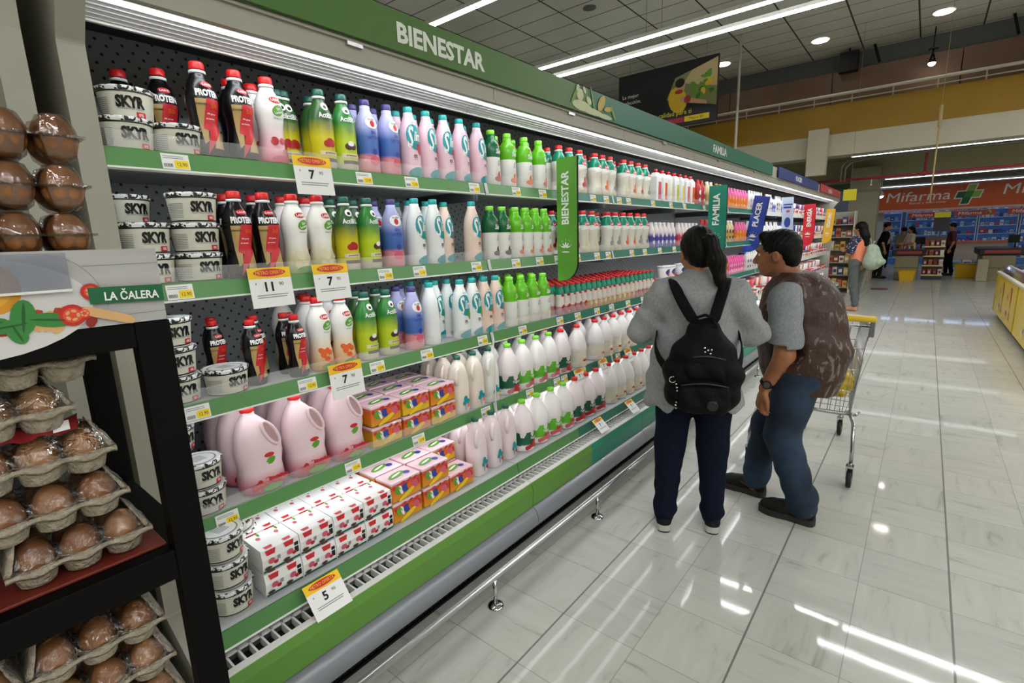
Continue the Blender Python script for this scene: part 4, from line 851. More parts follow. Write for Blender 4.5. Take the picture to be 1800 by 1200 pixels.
# ---- bottom deck
for k,z in enumerate((0,.0865,.173)): put('skyr',4,.515,-1.60-.01*k,'front stack',rot=.1*k,z=z); put('skyr',4,.47,-1.735,'second',rot=.3*k,z=z); put('skyr',4,.60,-1.745,'second stack',rot=.3*k,z=z)
for i in range(4):
    for l_ in range(2):
        for r_ in range(3): put('cups',4,.655+.127*i,-1.60-.135*r_,('front','second','third')[r_]+(' upper' if l_ else ' lower'),rot=0,z=.085*l_)
for i,y in enumerate((1.185,1.345,1.50)):
    for r_ in range(4):
        for l_ in range(2 if not(i==2 and r_==0) else 1): put('mp_yellow' if r_%2 else 'mp_orange',4,y,-1.60-.115*r_,('front','second','third','fourth')[r_]+(' upper' if l_ else ' lower'),rot=0,z=.0905*l_)
run('hb_pink',4,[1.655,1.77,1.885],-1.60,rows=3,dx=.11,rot=.1)
run('cj_dark',4,[2.02],-1.60,rows=3,dx=.13); run('cj_lime',4,[2.155,2.29,2.42],-1.60,rows=3,dx=.13); run('cj_red',4,[2.55,2.68,2.81],-1.60,rows=3,dx=.13); run('cj_cream',4,[2.98+.130*i for i in range(14)],-1.60,rows=2,dx=.13)
# ---- far pots, individually
random.seed(5)
for si in (0,1,2,3,4):
    y=7.4 if si<3 else 4.95
    while y<13.0:
        put(random.choice(('pot_w','pot_r','pot_g','pot_n')) if si>1 or y>9 else random.choice(('f_white','f_blue')),si,y,-1.71 if si<4 else -1.61,noparts=False)
        y+=.135 if si>1 or y>9 else .11
flush_products()
# the rest of the small far stock: stacked cups in the lower shelves, too many to count
cols=[lwhite,lred,lpink,lcream,lblue,lwhite,capwhite]
m=MB(); random.seed(9)
for si in range(5):
    y=4.95 if si>2 else 7.4
    while y<13.05:
        for r_ in range(2):
            x=-1.83-.11*r_ if si<4 else -1.74-.11*r_; hh=random.choice((.10,.19,.2)); z=SZ[si]+.001
            for q in range(2 if hh<.15 else 1): m.lathe([(.042,q*.1),(.050,q*.1+(.095 if hh<.15 else hh))],8,(x,y,z),random.randrange(7))
        y+=.125
m.build('yogurt_pots',cols,None,label='rear stock of mixed small yogurt pots filling the far shelves behind the front row',cat='yogurt pots',kind='stuff')
# ---- price tags
def ptag():
    m=MB(); m.box(0,.0012,-.034,.034,-.021,.021,0); o=m.build('price_tag',[paper]); m=MB()
    m.add([(.0018,-.004,-.018),(.0018,.031,-.018),(.0018,.031,.004),(.0018,-.004,.004)],[(0,1,2,3)],0); flat_text(m,'12.90',(.0022,.015,-.007),(0,1,0),(0,0,1),.010,1,width=.024)
    for i in range(2): m.add([(.0018,-.030,.008+.005*i),(.0018,.02,.008+.005*i),(.0018,.02,.010+.005*i),(.0018,-.030,.010+.005*i)],[(0,1,2,3)],2)
    for i in range(8): m.add([(.0018,-.030+.0028*i,-.016),(.0018,-.0285+.0028*i,-.016),(.0018,-.0285+.0028*i,-.006),(.0018,-.030+.0028*i,-.006)],[(0,1,2,3)],1)
    m.build('print',[yellow,ink,lgrey],o); return o
T0=ptag(); T0.location=(0,0,-50)
tagpos={0:[.56,1.175,1.40,1.77,2.08,2.31,2.85,3.02,3.20,3.34,3.75,4.1,4.4,4.9,5.3],1:[.52,1.235,1.41,1.76,2.06,2.27,2.45,2.66,2.90,3.05,3.40,3.62,3.9,4.2,4.6],2:[.515,.865,1.16,1.42,1.78,2.10,2.46,2.66,2.9,3.1,3.35,3.6,3.9],3:[.55,1.01,1.34,1.78,2.15,2.42,2.50,2.72,2.95,3.2],4:[.50,1.02,1.55,1.93,2.24]}
TG=[]
for si,ys in tagpos.items():
    ys=sorted(ys)
    ok=[]
    for y in ys:
        if si==0 and 2.36<y<2.5: continue
        if ok and y-ok[-1]<.072: continue
        ok.append(y)
    for i,y in enumerate(ok):
        lab='small white and yellow price tag on the %s rail, %s'%(SHN[si],nth(i,len(ok)))
        if si<4: loc=(-1.6405,y,SH[si]-.024); tilt=-.18
        else: loc=(-1.4975,y,DECK-.024); tilt=-.2
        o=T0 if not TG else dup(T0,loc)
        o.location=loc; o.rotation_euler=(0,tilt,0); tag(o,lab,'price tag','price tags on the '+SHN[si]+' rail'); TG.append(o)
def promo(y,z,x,price,lab,tilt=-.12,s=1.0,first=True):
    m=MB(); m.box(0,.0016,-.068*s,.068*s,-.125*s,0,0); o=m.build('promo_card',[paper],label=lab,cat='price card',group='large promotional price cards'); m=MB()
    def q(y0,y1,z0,z1,mi,k=1): m.add([(.0016+.0006*k,y0*s,z0*s),(.0016+.0006*k,y1*s,z0*s),(.0016+.0006*k,y1*s,z1*s),(.0016+.0006*k,y0*s,z1*s)],[(0,1,2,3)],mi)
    q(-.068,.068,-.034,0,0); m.add([(.0034,p[0]*s,p[1]*s) for p in ell_pts(0,-.016,.052,.012,16)],[tuple(range(16))],1)
    flat_text(m,'METRO OFERTA',(.0042,0,-.016*s),(0,1,0),(0,0,1),.011*s,0,width=.09*s)
    flat_text(m,price,(.0030,-.008*s,-.060*s),(0,1,0),(0,0,1),.028*s,2,weight=.03); flat_text(m,'90',(.0030,.020*s+.006*len(price)*s,-.053*s),(0,1,0),(0,0,1),.011*s,2)
    q(-.05,.05,-.088,-.085,3); q(-.05,.045,-.095,-.092,3); q(-.05,-.046,-.052,-.046,3)
    m.build('print',[mat('promo_yellow','f0c419',.5),lred,ink,lgrey],o); o.location=(x,y,z); o.rotation_euler=(0,tilt,0); return o
promo(.958,SH[0]+.028,-1.622,'7','large yellow and white price card hanging from the top shelf')
promo(.770,SH[1]+.030,-1.622,'11','large price card reading 11 on the second shelf, left one')
promo(.985,SH[1]+.030,-1.622,'7','large price card reading 7 on the second shelf, right one')
promo(1.005,SH[2]+.028,-1.622,'7','large price card reading 7 on the third shelf')
promo(.745,DECK+.008,-1.482,'5','large price card reading 5 leaning over the bottom grille',tilt=-.75,s=.95)
for i,(si,y) in enumerate(((3,2.62),(3,2.93),(3,3.3),(4,2.60),(4,3.03))):
    z=(SH[si] if si<4 else DECK)+.012; x=-1.620 if si<4 else -1.478
    promo(y,z,x,'7','small white price card with black figures, '+SHN[si]+' rail, '+('leftmost','second from left','third from left','leftmost','second from left')[i],tilt=-.4 if si<4 else -.8,s=.75)
# ================================================================ egg stand in the foreground
def film_mat():
    m=bpy.data.materials.new('clear_film'); m.use_nodes=True; N=m.node_tree.nodes; L=m.node_tree.links
    N.remove(N['Principled BSDF']); out=N['Material Output']
    tr=N.new('ShaderNodeBsdfTransparent'); tr.inputs[0].default_value=(.93,.93,.92,1); gl=N.new('ShaderNodeBsdfGlossy'); gl.inputs['Roughness'].default_value=.12
    lw=N.new('ShaderNodeLayerWeight'); lw.inputs[0].default_value=.42; mr=N.new('ShaderNodeMath'); mr.operation='MULTIPLY_ADD'; mr.inputs[1].default_value=.55; mr.inputs[2].default_value=.055
    tc=N.new('ShaderNodeTexCoord'); nz=N.new('ShaderNodeTexNoise'); nz.inputs['Scale'].default_value=45; nz.inputs['Distortion'].default_value=1.5; L.new(tc.outputs['Object'],nz.inputs[0])
    bp=N.new('ShaderNodeBump'); bp.inputs['Strength'].default_value=.8; bp.inputs['Distance'].default_value=.01; L.new(nz.outputs[0],bp.inputs['Height']); L.new(bp.outputs[0],gl.inputs['Normal']); L.new(bp.outputs[0],lw.inputs['Normal'])
    mx=N.new('ShaderNodeMixShader'); L.new(lw.outputs['Fresnel'],mr.inputs[0]); L.new(mr.outputs[0],mx.inputs[0]); L.new(tr.outputs[0],mx.inputs[1]); L.new(gl.outputs[0],mx.inputs[2]); L.new(mx.outputs[0],out.inputs[0])
    return m
film=film_mat()
def plastic_mat():
    m=film.copy(); m.name='clear_plastic'; N=m.node_tree.nodes
    N['Bump'].inputs['Strength'].default_value=.15; N['Glossy BSDF'].inputs['Roughness'].default_value=.08; N['Math'].inputs[1].default_value=.55; N['Math'].inputs[2].default_value=.04
    return m
plast=plastic_mat()
pulp=noise_mat('pulp_grey','8c8271','a59b89',90,.95,6,bump=.6,bscale=220); wood=noise_mat('stand_black','040303','070605',6,.6,3,stretch=(1,1,8),spec=.12); redt=mat('tray_red','6a2418',.5)
EG=[noise_mat('eggshell_%d'%i,a,b,14,.42,4,bump=.08,bscale=300) for i,(a,b) in enumerate((('8a5a34','9a6a40'),('7c4e2c','8e5e36'),('96683e','a8784c')))]
def egg_mesh(mt):
    m=MB(); pr=[]
    for j in range(15):
        t=math.pi*j/14; z=-math.cos(t); r=math.sin(t)*(1-.10*z); pr.append((max(r,.001)*.0222,z*.0285))
    m.lathe(pr,20); return m.build('egg',[mt])
EP=[egg_mesh(mt) for mt in EG]; eused=set()
EGGS=[]
def egg(x,y,z,lab,grp):
    i=random.randrange(3); o=EP[i]
    if i in eused: o=dup(o,(x,y,z),0)
    eused.add(i); o.location=(x,y,z); o.rotation_euler=(random.uniform(-.12,.12),random.uniform(-.12,.12),random.random()*6); tag(o,lab,'egg',grp)
SX0,SX1=-1.25,-.850; SY0,SY1=-.62,.250
t=thing('egg_stand','black wooden egg display stand in the left foreground','display stand',((SX0+SX1)/2,(SY0+SY1)/2,0))
def spart(name,mb,mats,bevel=.0015,**k):
    o=mb.build(name,mats,t,bevel=bevel,**k); o.location=(-(SX0+SX1)/2,-(SY0+SY1)/2,0); return o
for (x0,x1,y0,y1) in ((SX1-.03,SX1,SY1-.043,SY1),(SX0,SX0+.03,SY1-.043,SY1),(SX1-.03,SX1,SY0,SY0+.04),(SX0,SX0+.03,SY0,SY0+.04)):
    m=MB(); m.box(x0,x1,y0,y1,0,1.455); spart('post',m,[wood])
m=MB(); m.box(SX1-.028,SX1-.001,SY0+.04,SY1-.043,1.420,1.455); spart('top_rail',m,[wood])
for z in (1.055,.62,.2):
    m=MB(); m.box(SX1-.026,SX1-.001,SY0+.04,SY1-.043,z,z+.048); spart('shelf_rail',m,[wood])
    m=MB(); m.box(SX0+.03,SX1-.027,SY0+.005,SY1-.005,z+.030,z+.046); spart('shelf',m,[wood])
    m=MB(); m.box(SX1-.15,SX1-.030,SY0+.05,SY1-.045,z+.0465,z+.0515); spart('shelf_liner',m,[redt])
for z in (1.40,): 
    m=MB(); m.box(SX0,SX1-.03,SY0+.003,SY1-.003,1.4555,1.4655); spart('top_board',m,[wood])
m=MB(); m.box(SX0+.03,SX1-.03,SY1-.030,SY1-.022,1.09,1.10); m.box(SX0,SX1,SY1-.03,SY1-.02,.63,.65); spart('side_brace',m,[wood])
m=MB(); m.box(SX0,SX0+.012,SY0+.04,SY0+.52,.2,1.42); spart('back_board',m,[wood])
m=MB(); m.box(SX0+.01,SX1-.012,SY0+.01,SY1-.004,1.466,1.545); spart('top_tray',m,[mat('tray_white','a9a49a',.6)])
# printed header board
hb=thing('header_board','printed egg brand header board with green band, on the black stand','sign board',(SX1,SY1-.003,1.456))
m=MB(); m.box(-.004,.0005,-.85,0,0,.101); m.build('board',[noise_mat('board_whitewash','9b9b98','aaa9a6',9,.45,4,stretch=(1,.4,6))],hb)
m=MB(); PM=['7d7d7b','c98a1c','d9a032','0f5b34','2f7a34','1d5024','b3261c','d8402a','c9a06a','a8361e','c7c5c2','dfe2e0','8a2018','8f9098']
HC=[0]
def hq(pts,mi,k):
    HC[0]+=1; m.add([(.0008+.0002*k+.00002*HC[0],p[0],p[1]) for p in pts],[tuple(range(len(pts)))],mi)
for (za,ya,yb) in ((.080,-.085,0),(.012,-.072,0),(.095,-.40,-.15)): hq([(ya,za),(yb,za+.0005),(yb,za+.0013),(ya,za+.0008)],0,0)
for i in range(14): a=R(5+i*6); hq([(-.12+.055*math.cos(a),.02+.075*math.sin(a)),(-.12+.0558*math.cos(a),.02+.0758*math.sin(a)),(-.12+.0558*math.cos(a+R(6)),.02+.0758*math.sin(a+R(6))),(-.12+.055*math.cos(a+R(6)),.02+.075*math.sin(a+R(6)))],0,0)
hq(ell_pts(-.205,.035,.125,.062,32),10,.5)
hq(ell_pts(-.172,.058,.026,.030,28),1,2); hq(ell_pts(-.175,.060,.021,.024,24),2,3)
random.seed(4)
for i in range(60): hq(ell_pts(-.30+.215*random.random(),.006+.018*random.random(),.010,.006,8,random.random()*3),random.choice((9,12,8,6,8)),3+i*.02)
for (cy,cz,a,b,ro) in ((-.150,.022,.012,.022,-.15),(-.165,.013,.022,.008,.1),(-.125,.016,.024,.009,-.15),(-.158,.004,.009,.014,.3),(-.185,.016,.022,.008,.2)):
    hq(ell_pts(cy,cz,a,b,16,ro),4,5); hq(ell_pts(cy,cz,a*.85,b*.16,12,ro) if a>b else ell_pts(cy,cz,a*.14,b*.85,12,ro),5,6)
for (cy,cz,rr) in ((-.104,.019,.014),(-.092,.020,.008),(-.081,.047,.011)):
    hq(ell_pts(cy,cz,rr,rr,18),6,5); hq(ell_pts(cy,cz,rr*.7,rr*.7,14),7,6)
    for i in range(5): a=i*1.256; hq(ell_pts(cy+rr*.4*math.cos(a),cz+rr*.4*math.sin(a),rr*.14,rr*.22,8,a),8,7)
for i in range(5): hq(ell_pts(-.082+.008*i,.016-.003*i+.004,.013,.006,10,-.5),8,4.5)
hq([(-.0845,.031),(-.0005,.0275),(-.0005,.0505),(-.0845,.0525)],3,8)
flat_text(m,'LA ČALERA',(.0070,-.0375,.0405),(0,1,-.035),(0,.035,1),.0105,11,width=.062,weight=.025)
m.build('print',[mat('hb_%d'%i,c,.45) for i,c in enumerate(PM)],hb)
m=MB(); m.box(.0075,.0081,-.235,-.10,.052,.098,0); m.box(.0075,.0095,-.235,-.10,.050,.053,1); m.build('clear_holder',[mat('holder_haze','8a8f9c',.15,alpha=.45),white],hb)
# clear plastic cartons with brown eggs on top
def clear_carton(z,i,y0=.187,x0=-.858):
    t=thing('clear_egg_carton','clear plastic egg carton on top of the stand, '+('bottom of the stack','middle of the stack','top of the stack')[i],'egg carton',(x0,y0,z),0,'clear egg cartons')
    m=MB(); m2=MB(); pit=.0485
    for a in range(5):
        for b in range(2):
            cx=-.028-.050*b; cy=-.026-pit*a
            def sq(p): return 1
            m.lathe([(.011,-.030),(.018,-.024),(.0235,-.004),(.0245,0)],8,(cx,cy,0),caps=True,smooth=False)
            m2.lathe([(.0245,.0006),(.0225,.012),(.0165,.026),(.010,.0285)],8,(cx,cy,0),smooth=False)
    m.box(-.106,-.001,-.252,-.0005,-.0016,-.0002); m.build('base',[plast],t); m2.box(-.106,-.001,-.252,-.0005,.0002,.0014); m2.build('lid',[plast],t)
    for a in range(5):
        for b in range(2):
            w_=('front','back')[b]+' row, '+('right end','second from right end','third from right end','fourth from right end','fifth from right end')[a]
            egg(x0-.028-.050*b,y0-.026-pit*a,z+.001,'brown egg in '+('bottom','middle','top')[i]+' clear carton, '+w_,'brown eggs in clear cartons')
random.seed(12)
for i,z in enumerate((1.577,1.638,1.699)): clear_carton(z,i,.188+.003*i)
# pulp cartons in the stand
def pulp_carton(z,y1,x1,lab,rot=0,flap=True,sticker=False):
    """three cups wide, two deep; y1 is the right end, x1 the front"""
    t=thing('pulp_egg_carton','film-wrapped grey pulp egg carton, '+lab,'egg carton',(x1,y1,z),rot,'film-wrapped pulp egg cartons')
    m=MB(); P3=.0495
    for a in range(3):
        for b in range(2):
            m.lathe([(.012,-.033),(.020,-.029),(.0245,-.012),(.0258,0),(.0252,0),(.0230,-.012),(.018,-.026),(.001,-.030)],16,(-.028-.051*b,-.028-P3*a,0),caps=False)
    v=[]; f=[]
    # flange sheet with round openings, wavy front edge
    for a in range(3):
        for b in range(2):
            cx,cy=-.028-.051*b,-.028-P3*a; o=len(v); n=16
            for i in range(n):
                an=2*math.pi*(i+.5)/n; k=1/max(abs(math.cos(an)),abs(math.sin(an))); v.append((cx+.0252*math.cos(an),cy+.0252*math.sin(an),0)); v.append((cx+.0262*k*math.cos(an),cy+.0250*k*math.sin(an),.0035*(k-1)))
            f+=[(o+2*i,o+2*((i+1)%n),o+2*((i+1)%n)+1,o+2*i+1) for i in range(n)]
    m.add(v,f,0,True)
    n=40
    for (xa,dz) in ((.0015,0),(-.1075,0)):
        v=[]
        for i in range(n+1):
            y=.0035-.163*i/n; wv=.0035*math.cos(2*math.pi*(y+.003)/P3)
            for (ox_,oz_) in ((0,.0022),(.003 if xa>0 else -.003,-.004+wv),(.0005 if xa>0 else -.0005,-.009+wv),(-.002 if xa>0 else .002,-.001)): v.append((xa+ox_,y,oz_))
        m.add(v,[(i*4+j,i*4+(j+1)%4,i*4+4+(j+1)%4,i*4+4+j) for i in range(n) for j in range(4)],0,True)
    m.build('tray',[pulp],t)
    # raised end walls of the tray
    for s_,yy in ((0,.0),(1,-.156)):
        d=1 if s_==0 else -1; g=MB(); n=10; v=[]
        for i in range(n+1):
            x=-.002-.100*i/n; hgt=.050*math.sin(math.pi*(i+.0)/n)**.6 if flap else .012
            v+=[(x,yy+d*.002,.001),(x,yy-d*.004-d*.30*hgt,.001+hgt*(1 if s_ else .75)),(x,yy+d*.0035,.001),(x,yy-d*.0025-d*.30*hgt,.002+hgt*(1 if s_ else .75))]
        k=4; fs=[]
        for i in range(n): fs+=[(i*k,i*k+1,(i+1)*k+1,(i+1)*k),(i*k+2,i*k+3,(i+1)*k+3,(i+1)*k+2),(i*k+1,i*k+3,(i+1)*k+3,(i+1)*k+1)]
        g.add(v,fs,0,True); g.build('end_flap',[pulp],t)
    # stretched film
    g=MB(); nx,ny=22,34; v=[]
    for i in range(nx+1):
        for j in range(ny+1):
            x=.0015-.106*i/nx; y=.004-.166*j/ny
            e=0
            for a in range(3):
                for b in range(2):
                    dd=math.hypot(x+.028+.051*b,(y+.028+P3*a)); e=max(e,.029*max(0,1-(dd/.030)**2)**.5 if dd<.03 else 0)
            edge=min(1,min(i,nx-i)/3,min(j,ny-j)/2.0); base=.008*edge+.014*edge*math.sin(math.pi*i/nx)
            v.append((x,y,max(e+.0022,base)+.0015*math.sin(i*2.1+j*1.3)*edge+.001*random.random()))
    g.add(v,[(i*(ny+1)+j,i*(ny+1)+j+1,(i+1)*(ny+1)+j+1,(i+1)*(ny+1)+j) for i in range(nx) for j in range(ny)],0,True)
    o=g.build('film',[film],t)
    if sticker:
        g=MB(); n=12; v=[]
        for i in range(n+1):
            y=-.150+.118*i/n; z0=.041+.003*math.sin(i*1.7); 
            v+=[(-.010,y,z0-.006),(-.030,y+.004,z0+.006),(-.052,y+.008,z0+.004)]
        g.add(v,[(i*3+j,(i+1)*3+j,(i+1)*3+j+1,i*3+j+1) for i in range(n) for j in range(2)],0,True)
        for q in range(len(g.m)): g.m[q]=0 if q<8 else 1
        g.add([(-.012,-.060,.036),(-.012,-.040,.037),(-.028,-.038,.0465),(-.028,-.058,.0455)],[(0,1,2,3)],2); g.add([(-.016,-.135,.038),(-.016,-.122,.039),(-.028,-.120,.045),(-.028,-.133,.044)],[(0,1,2,3)],2)
        g.build('label',[mat('sticker_orange','d8401c',.35),mat('sticker_red','7a1c22',.35),paper],t,label='orange and dark red paper label under the film')
    c,s_=math.cos(rot),math.sin(rot)
    for a in range(3):
        for b in range(2):
            lx,ly=-.028-.051*b,-.028-P3*a
            egg(x1+lx*c-ly*s_,y1+lx*s_+ly*c,z+.0035,'brown egg in pulp carton, '+lab.replace(' of the upper shelf','').replace('upper shelf','upper shelf')+', '+('front','back')[b]+' '+('right','middle','left')[a],'brown eggs in pulp cartons')
random.seed(3)
names=('bottom','second from bottom','middle','second from top','top')
for k,(z,dy,dx,ro) in enumerate(((1.1405,-.004,-.028,0),(1.2095,-.022,-.030,.02),(1.2790,-.028,-.027,-.02),(1.3485,-.062,-.034,.05),(1.4130,-.030,-.034,.02))):
    pulp_carton(z,.192+dy,-.835+dx-.02,('bottom','second','third','fourth','top')[k]+' tier, upper shelf, right stack',ro,True,k==2)
for k,(z,dy,ro) in enumerate(((1.1405,0,.0),(1.2095,.012,.02),(1.2790,-.01,-.02),(1.3485,0,0),(1.413,.01,0))):
    pulp_carton(z,.020+dy-(.03 if k<3 else .05),-.885,('bottom','second','third','fourth','top')[k]+' tier, upper shelf, left stack',ro)
for k,(z,dy,ro) in enumerate(((.706,0,0),(.7755,-.004,0),(.845,.002,.0),(.9145,-.004,.02),(.984,-.008,-.02))):
    pulp_carton(z,.192+dy,-.885,('bottom','second','third','fourth','top')[k]+' tier, middle shelf, right stack',ro)
for k,(z,dy,ro) in enumerate(((.706,0,0),(.7755,.004,0),(.845,.002,-.03),(.9145,.006,.02),(.984,.0,.0))):
    pulp_carton(z,.020+dy,-.885,('bottom','second','third','fourth','top')[k]+' tier, middle shelf, left stack',ro)
# ================================================================ organic shapes: smooth unions on a grid, skinned by surface nets
def surf_nets(F,o,h):
    ins=F<0; nx,ny,nz=F.shape
    c=[ins[i:nx-1+i,j:ny-1+j,k:nz-1+k] for i in (0,1) for j in (0,1) for k in (0,1)]
    cnt=sum(x.astype(np.int8) for x in c); act=(cnt>0)&(cnt<8)
    idx=-np.ones(act.shape,np.int64); I=np.argwhere(act); idx[tuple(I.T)]=np.arange(len(I))
    S=np.zeros((len(I),3)); n=np.zeros(len(I)); i0,j0,k0=I.T
    corners=[(i,j,k) for i in (0,1) for j in (0,1) for k in (0,1)]
    for a in corners:
        for ax in range(3):
            if a[ax]==0:
                b=list(a); b[ax]=1
                fa=F[i0+a[0],j0+a[1],k0+a[2]]; fb=F[i0+b[0],j0+b[1],k0+b[2]]
                m=(fa<0)!=(fb<0); t=np.where(m,fa/np.where(m,fa-fb,1),0)
                p=np.array(a,float)[None,:]+t[:,None]*(np.array(b)-np.array(a))[None,:]
                S+=p*m[:,None]; n+=m
    V=(I+S/n[:,None])*h+o
    Q=[]
    for ax in range(3):
        sl0=[slice(None)]*3; sl1=[slice(None)]*3; sl0[ax]=slice(0,-1); sl1[ax]=slice(1,None)
        A=ins[tuple(sl0)]; B=ins[tuple(sl1)]; m=A!=B
        u,v=[(1,2),(2,0),(0,1)][ax]
        E=np.argwhere(m); E=E[(E[:,u]>0)&(E[:,v]>0)&(E[:,u]<F.shape[u]-1)&(E[:,v]<F.shape[v]-1)]
        du=np.zeros(3,int); du[u]=1; dv=np.zeros(3,int); dv[v]=1
        q=[idx[tuple((E-du-dv).T)],idx[tuple((E-dv).T)],idx[tuple(E.T)],idx[tuple((E-du).T)]]
        q=np.stack(q,1); fl=A[tuple(E.T)]
        q[~fl]=q[~fl][:,::-1]; Q.append(q)
    Q=np.concatenate(Q); Q=Q[(Q>=0).all(1)]
    return V,Q
def sdf_mesh(prims, h=0.006, k=0.02, disp=None, smooth=1, clip=None):
    """prims: ('c',a,b,ra,rb[,k][,(axis,factor)]) tapered limb, ('e',c,(rx,ry,rz)[,rot3x3][,k]) ellipsoid, leading '-' subtracts"""
    lo=np.full(3,1e9); hi=-lo
    P_=[]
    for p in prims:
        neg=p[0][0]=='-'; t=p[0][-1]; opt=p[5:] if t=='c' else p[3:]; kk=k; ax=None; rot=None
        for q in opt:
            if isinstance(q,(int,float)): kk=q
            elif t=='c': ax=(np.array(q[0],float)/np.linalg.norm(q[0]),q[1])
            else: rot=np.array(q)
        if t=='c':
            a,b=np.array(p[1],float),np.array(p[2],float); r=max(p[3],p[4]); l,u=np.minimum(a,b)-r,np.maximum(a,b)+r
        else:
            a=np.array(p[1],float); r=max(p[2]); l,u=(a-r,a+r) if rot is not None else (a-np.array(p[2]),a+np.array(p[2]))
        if not neg: lo=np.minimum(lo,l); hi=np.maximum(hi,u)
        P_.append((neg,t,p,kk,ax,rot,l,u))
    lo-=h*3+.01; hi+=h*3+.01; n=np.ceil((hi-lo)/h).astype(int)+1
    F=np.full(n,0.05,np.float32)
    for neg,t,p,kk,ax,rot,l,u in P_:
        mg=kk+.02
        i0=np.maximum(((l-mg-lo)/h).astype(int),0); i1=np.minimum(((u+mg-lo)/h).astype(int)+2,n)
        sl=tuple(slice(a,b) for a,b in zip(i0,i1))
        g=np.meshgrid(*[lo[d]+h*np.arange(i0[d],i1[d]) for d in range(3)],indexing='ij'); X=np.stack(g,-1)
        if t=='c':
            a,b=np.array(p[1],float),np.array(p[2],float); ab=b-a; L2=max(ab@ab,1e-9)
            tt=np.clip(((X-a)@ab)/L2,0,1); d=X-(a+tt[...,None]*ab)
            if ax is not None:
                c_=d@ax[0]; d=d+(c_*(ax[1]-1))[...,None]*ax[0]
            dist=np.sqrt((d*d).sum(-1))-(p[3]+(p[4]-p[3])*tt)
        else:
            d=X-np.array(p[1]); 
            if rot is not None: d=d@rot
            r=np.array(p[2]); k0=np.sqrt(((d/r)**2).sum(-1)); k1=np.sqrt(((d/r**2)**2).sum(-1)); dist=k0*(k0-1)/np.maximum(k1,1e-6)
        G=F[sl]
        if neg: dist=-dist; hh=np.maximum(kk-np.abs(G-dist),0)/kk; F[sl]=np.maximum(G,dist)+hh*hh*kk*.25
        else: hh=np.maximum(kk-np.abs(G-dist),0)/kk; F[sl]=np.minimum(G,dist)-hh*hh*kk*.25
    g=np.meshgrid(*[lo[d]+h*np.arange(n[d]) for d in range(3)],indexing='ij')
    if disp is not None: F=F+disp(*g)
    if clip is not None: F=np.maximum(F,clip(*g))
    F[0]=F[-1]=.05; F[:,0]=F[:,-1]=.05; F[:,:,0]=F[:,:,-1]=.05
    return surf_nets(F,lo,h)
def org(name,prims,mt,parent=None,h=.006,k=.02,disp=None,clip=None,rel=0,**tags):
    V,Q=sdf_mesh(prims,h,k,disp,clip=clip)
    me=bpy.data.meshes.new(name); me.vertices.add(len(V)); me.vertices.foreach_set('co',V.astype(np.float32).ravel())
    me.loops.add(Q.size); me.loops.foreach_set('vertex_index',Q.astype(np.int32).ravel()); me.polygons.add(len(Q))
    me.polygons.foreach_set('loop_start',np.arange(0,Q.size,4,dtype=np.int32)); me.polygons.foreach_set('loop_total',np.full(len(Q),4,np.int32))
    me.polygons.foreach_set('use_smooth',np.ones(len(Q),bool))
    for m_ in (mt if isinstance(mt,(list,tuple)) else [mt]): me.materials.append(m_)
    me.update(calc_edges=True); me.validate()
    o=bpy.data.objects.new(name,me); scene.collection.objects.link(o)
    if parent is not None: o.parent=parent
    if rel:
        s=o.modifiers.new('relax','SMOOTH'); s.factor=.5; s.iterations=rel
    tag(o,**tags); return o
def rotm(yaw,pitch,roll=0):
    return np.array((Matrix.Rotation(yaw,3,'Z')@Matrix.Rotation(pitch,3,'X')@Matrix.Rotation(roll,3,'Y')))
def head_prims(c,M_,s=1.0,neck=None,nr=.052,fem=False):
    c=np.array(c); T=lambda p:tuple(c+M_@(np.array(p)*s)); S=lambda r:tuple(x*s for x in r)
    L=[('e',T((0,-.012,.022)),S((.076,.094,.092)),M_,.02),('e',T((0,.026,-.030)),S((.060,.066,.084)),M_,.02),('e',T((0,.050,-.088)),S((.036,.036,.028)),M_,.02),
       ('e',T((.040,.055,-.030)),S((.022,.028,.024)),M_,.015),('e',T((-.040,.055,-.030)),S((.022,.028,.024)),M_,.015),
       ('c',T((0,.088,.012)),T((0,.110,-.034)),.008*s,.0135*s,.010),('e',T((.011,.100,-.040)),S((.009,.010,.008)),M_,.006),('e',T((-.011,.100,-.040)),S((.009,.010,.008)),M_,.006),
       ('c',T((-.036,.082,.022)),T((.036,.082,.022)),.011*s,.011*s,.012),
       ('c',T((-.018,.086,-.062)),T((.018,.086,-.062)),.0075*s,.0075*s,.006),('c',T((-.015,.084,-.073)),T((.015,.084,-.073)),.0075*s,.0075*s,.006),
       ('-c',T((-.022,.096,-.0675)),T((.022,.096,-.0675)),.002*s,.002*s,.004),
       ('-e',T((.031,.092,.002)),S((.014,.012,.009)),M_,.010),('-e',T((-.031,.092,.002)),S((.014,.012,.009)),M_,.010)]
    for sd in (-1,1):
        L+=[('e',T((sd*.077,-.012,-.012)),S((.010,.020,.031)),M_,.006),('-e',T((sd*.088,-.008,-.010)),S((.008,.010,.018)),M_,.004)]
    if neck is not None: L.append(('c',T((0,-.022,-.060)),neck,nr*s,nr*1.12*s,.03))
    return L,T
def eyes(parent,T,s=1.0):
    for sd in (-1,1):
        m=MB(); c=T((sd*.031,.0725,.002)); m.ball(c,.0120*s,n=12,k=8); e=m.build('eye',[mat('eye_white','d8d2cc',.2)],parent)
        m=MB(); c=T((sd*.031,.0800,.002)); m.ball(c,.0053*s,n=10,k=6); m.build('iris',[mat('iris_brown','1c0f08',.2)],e)
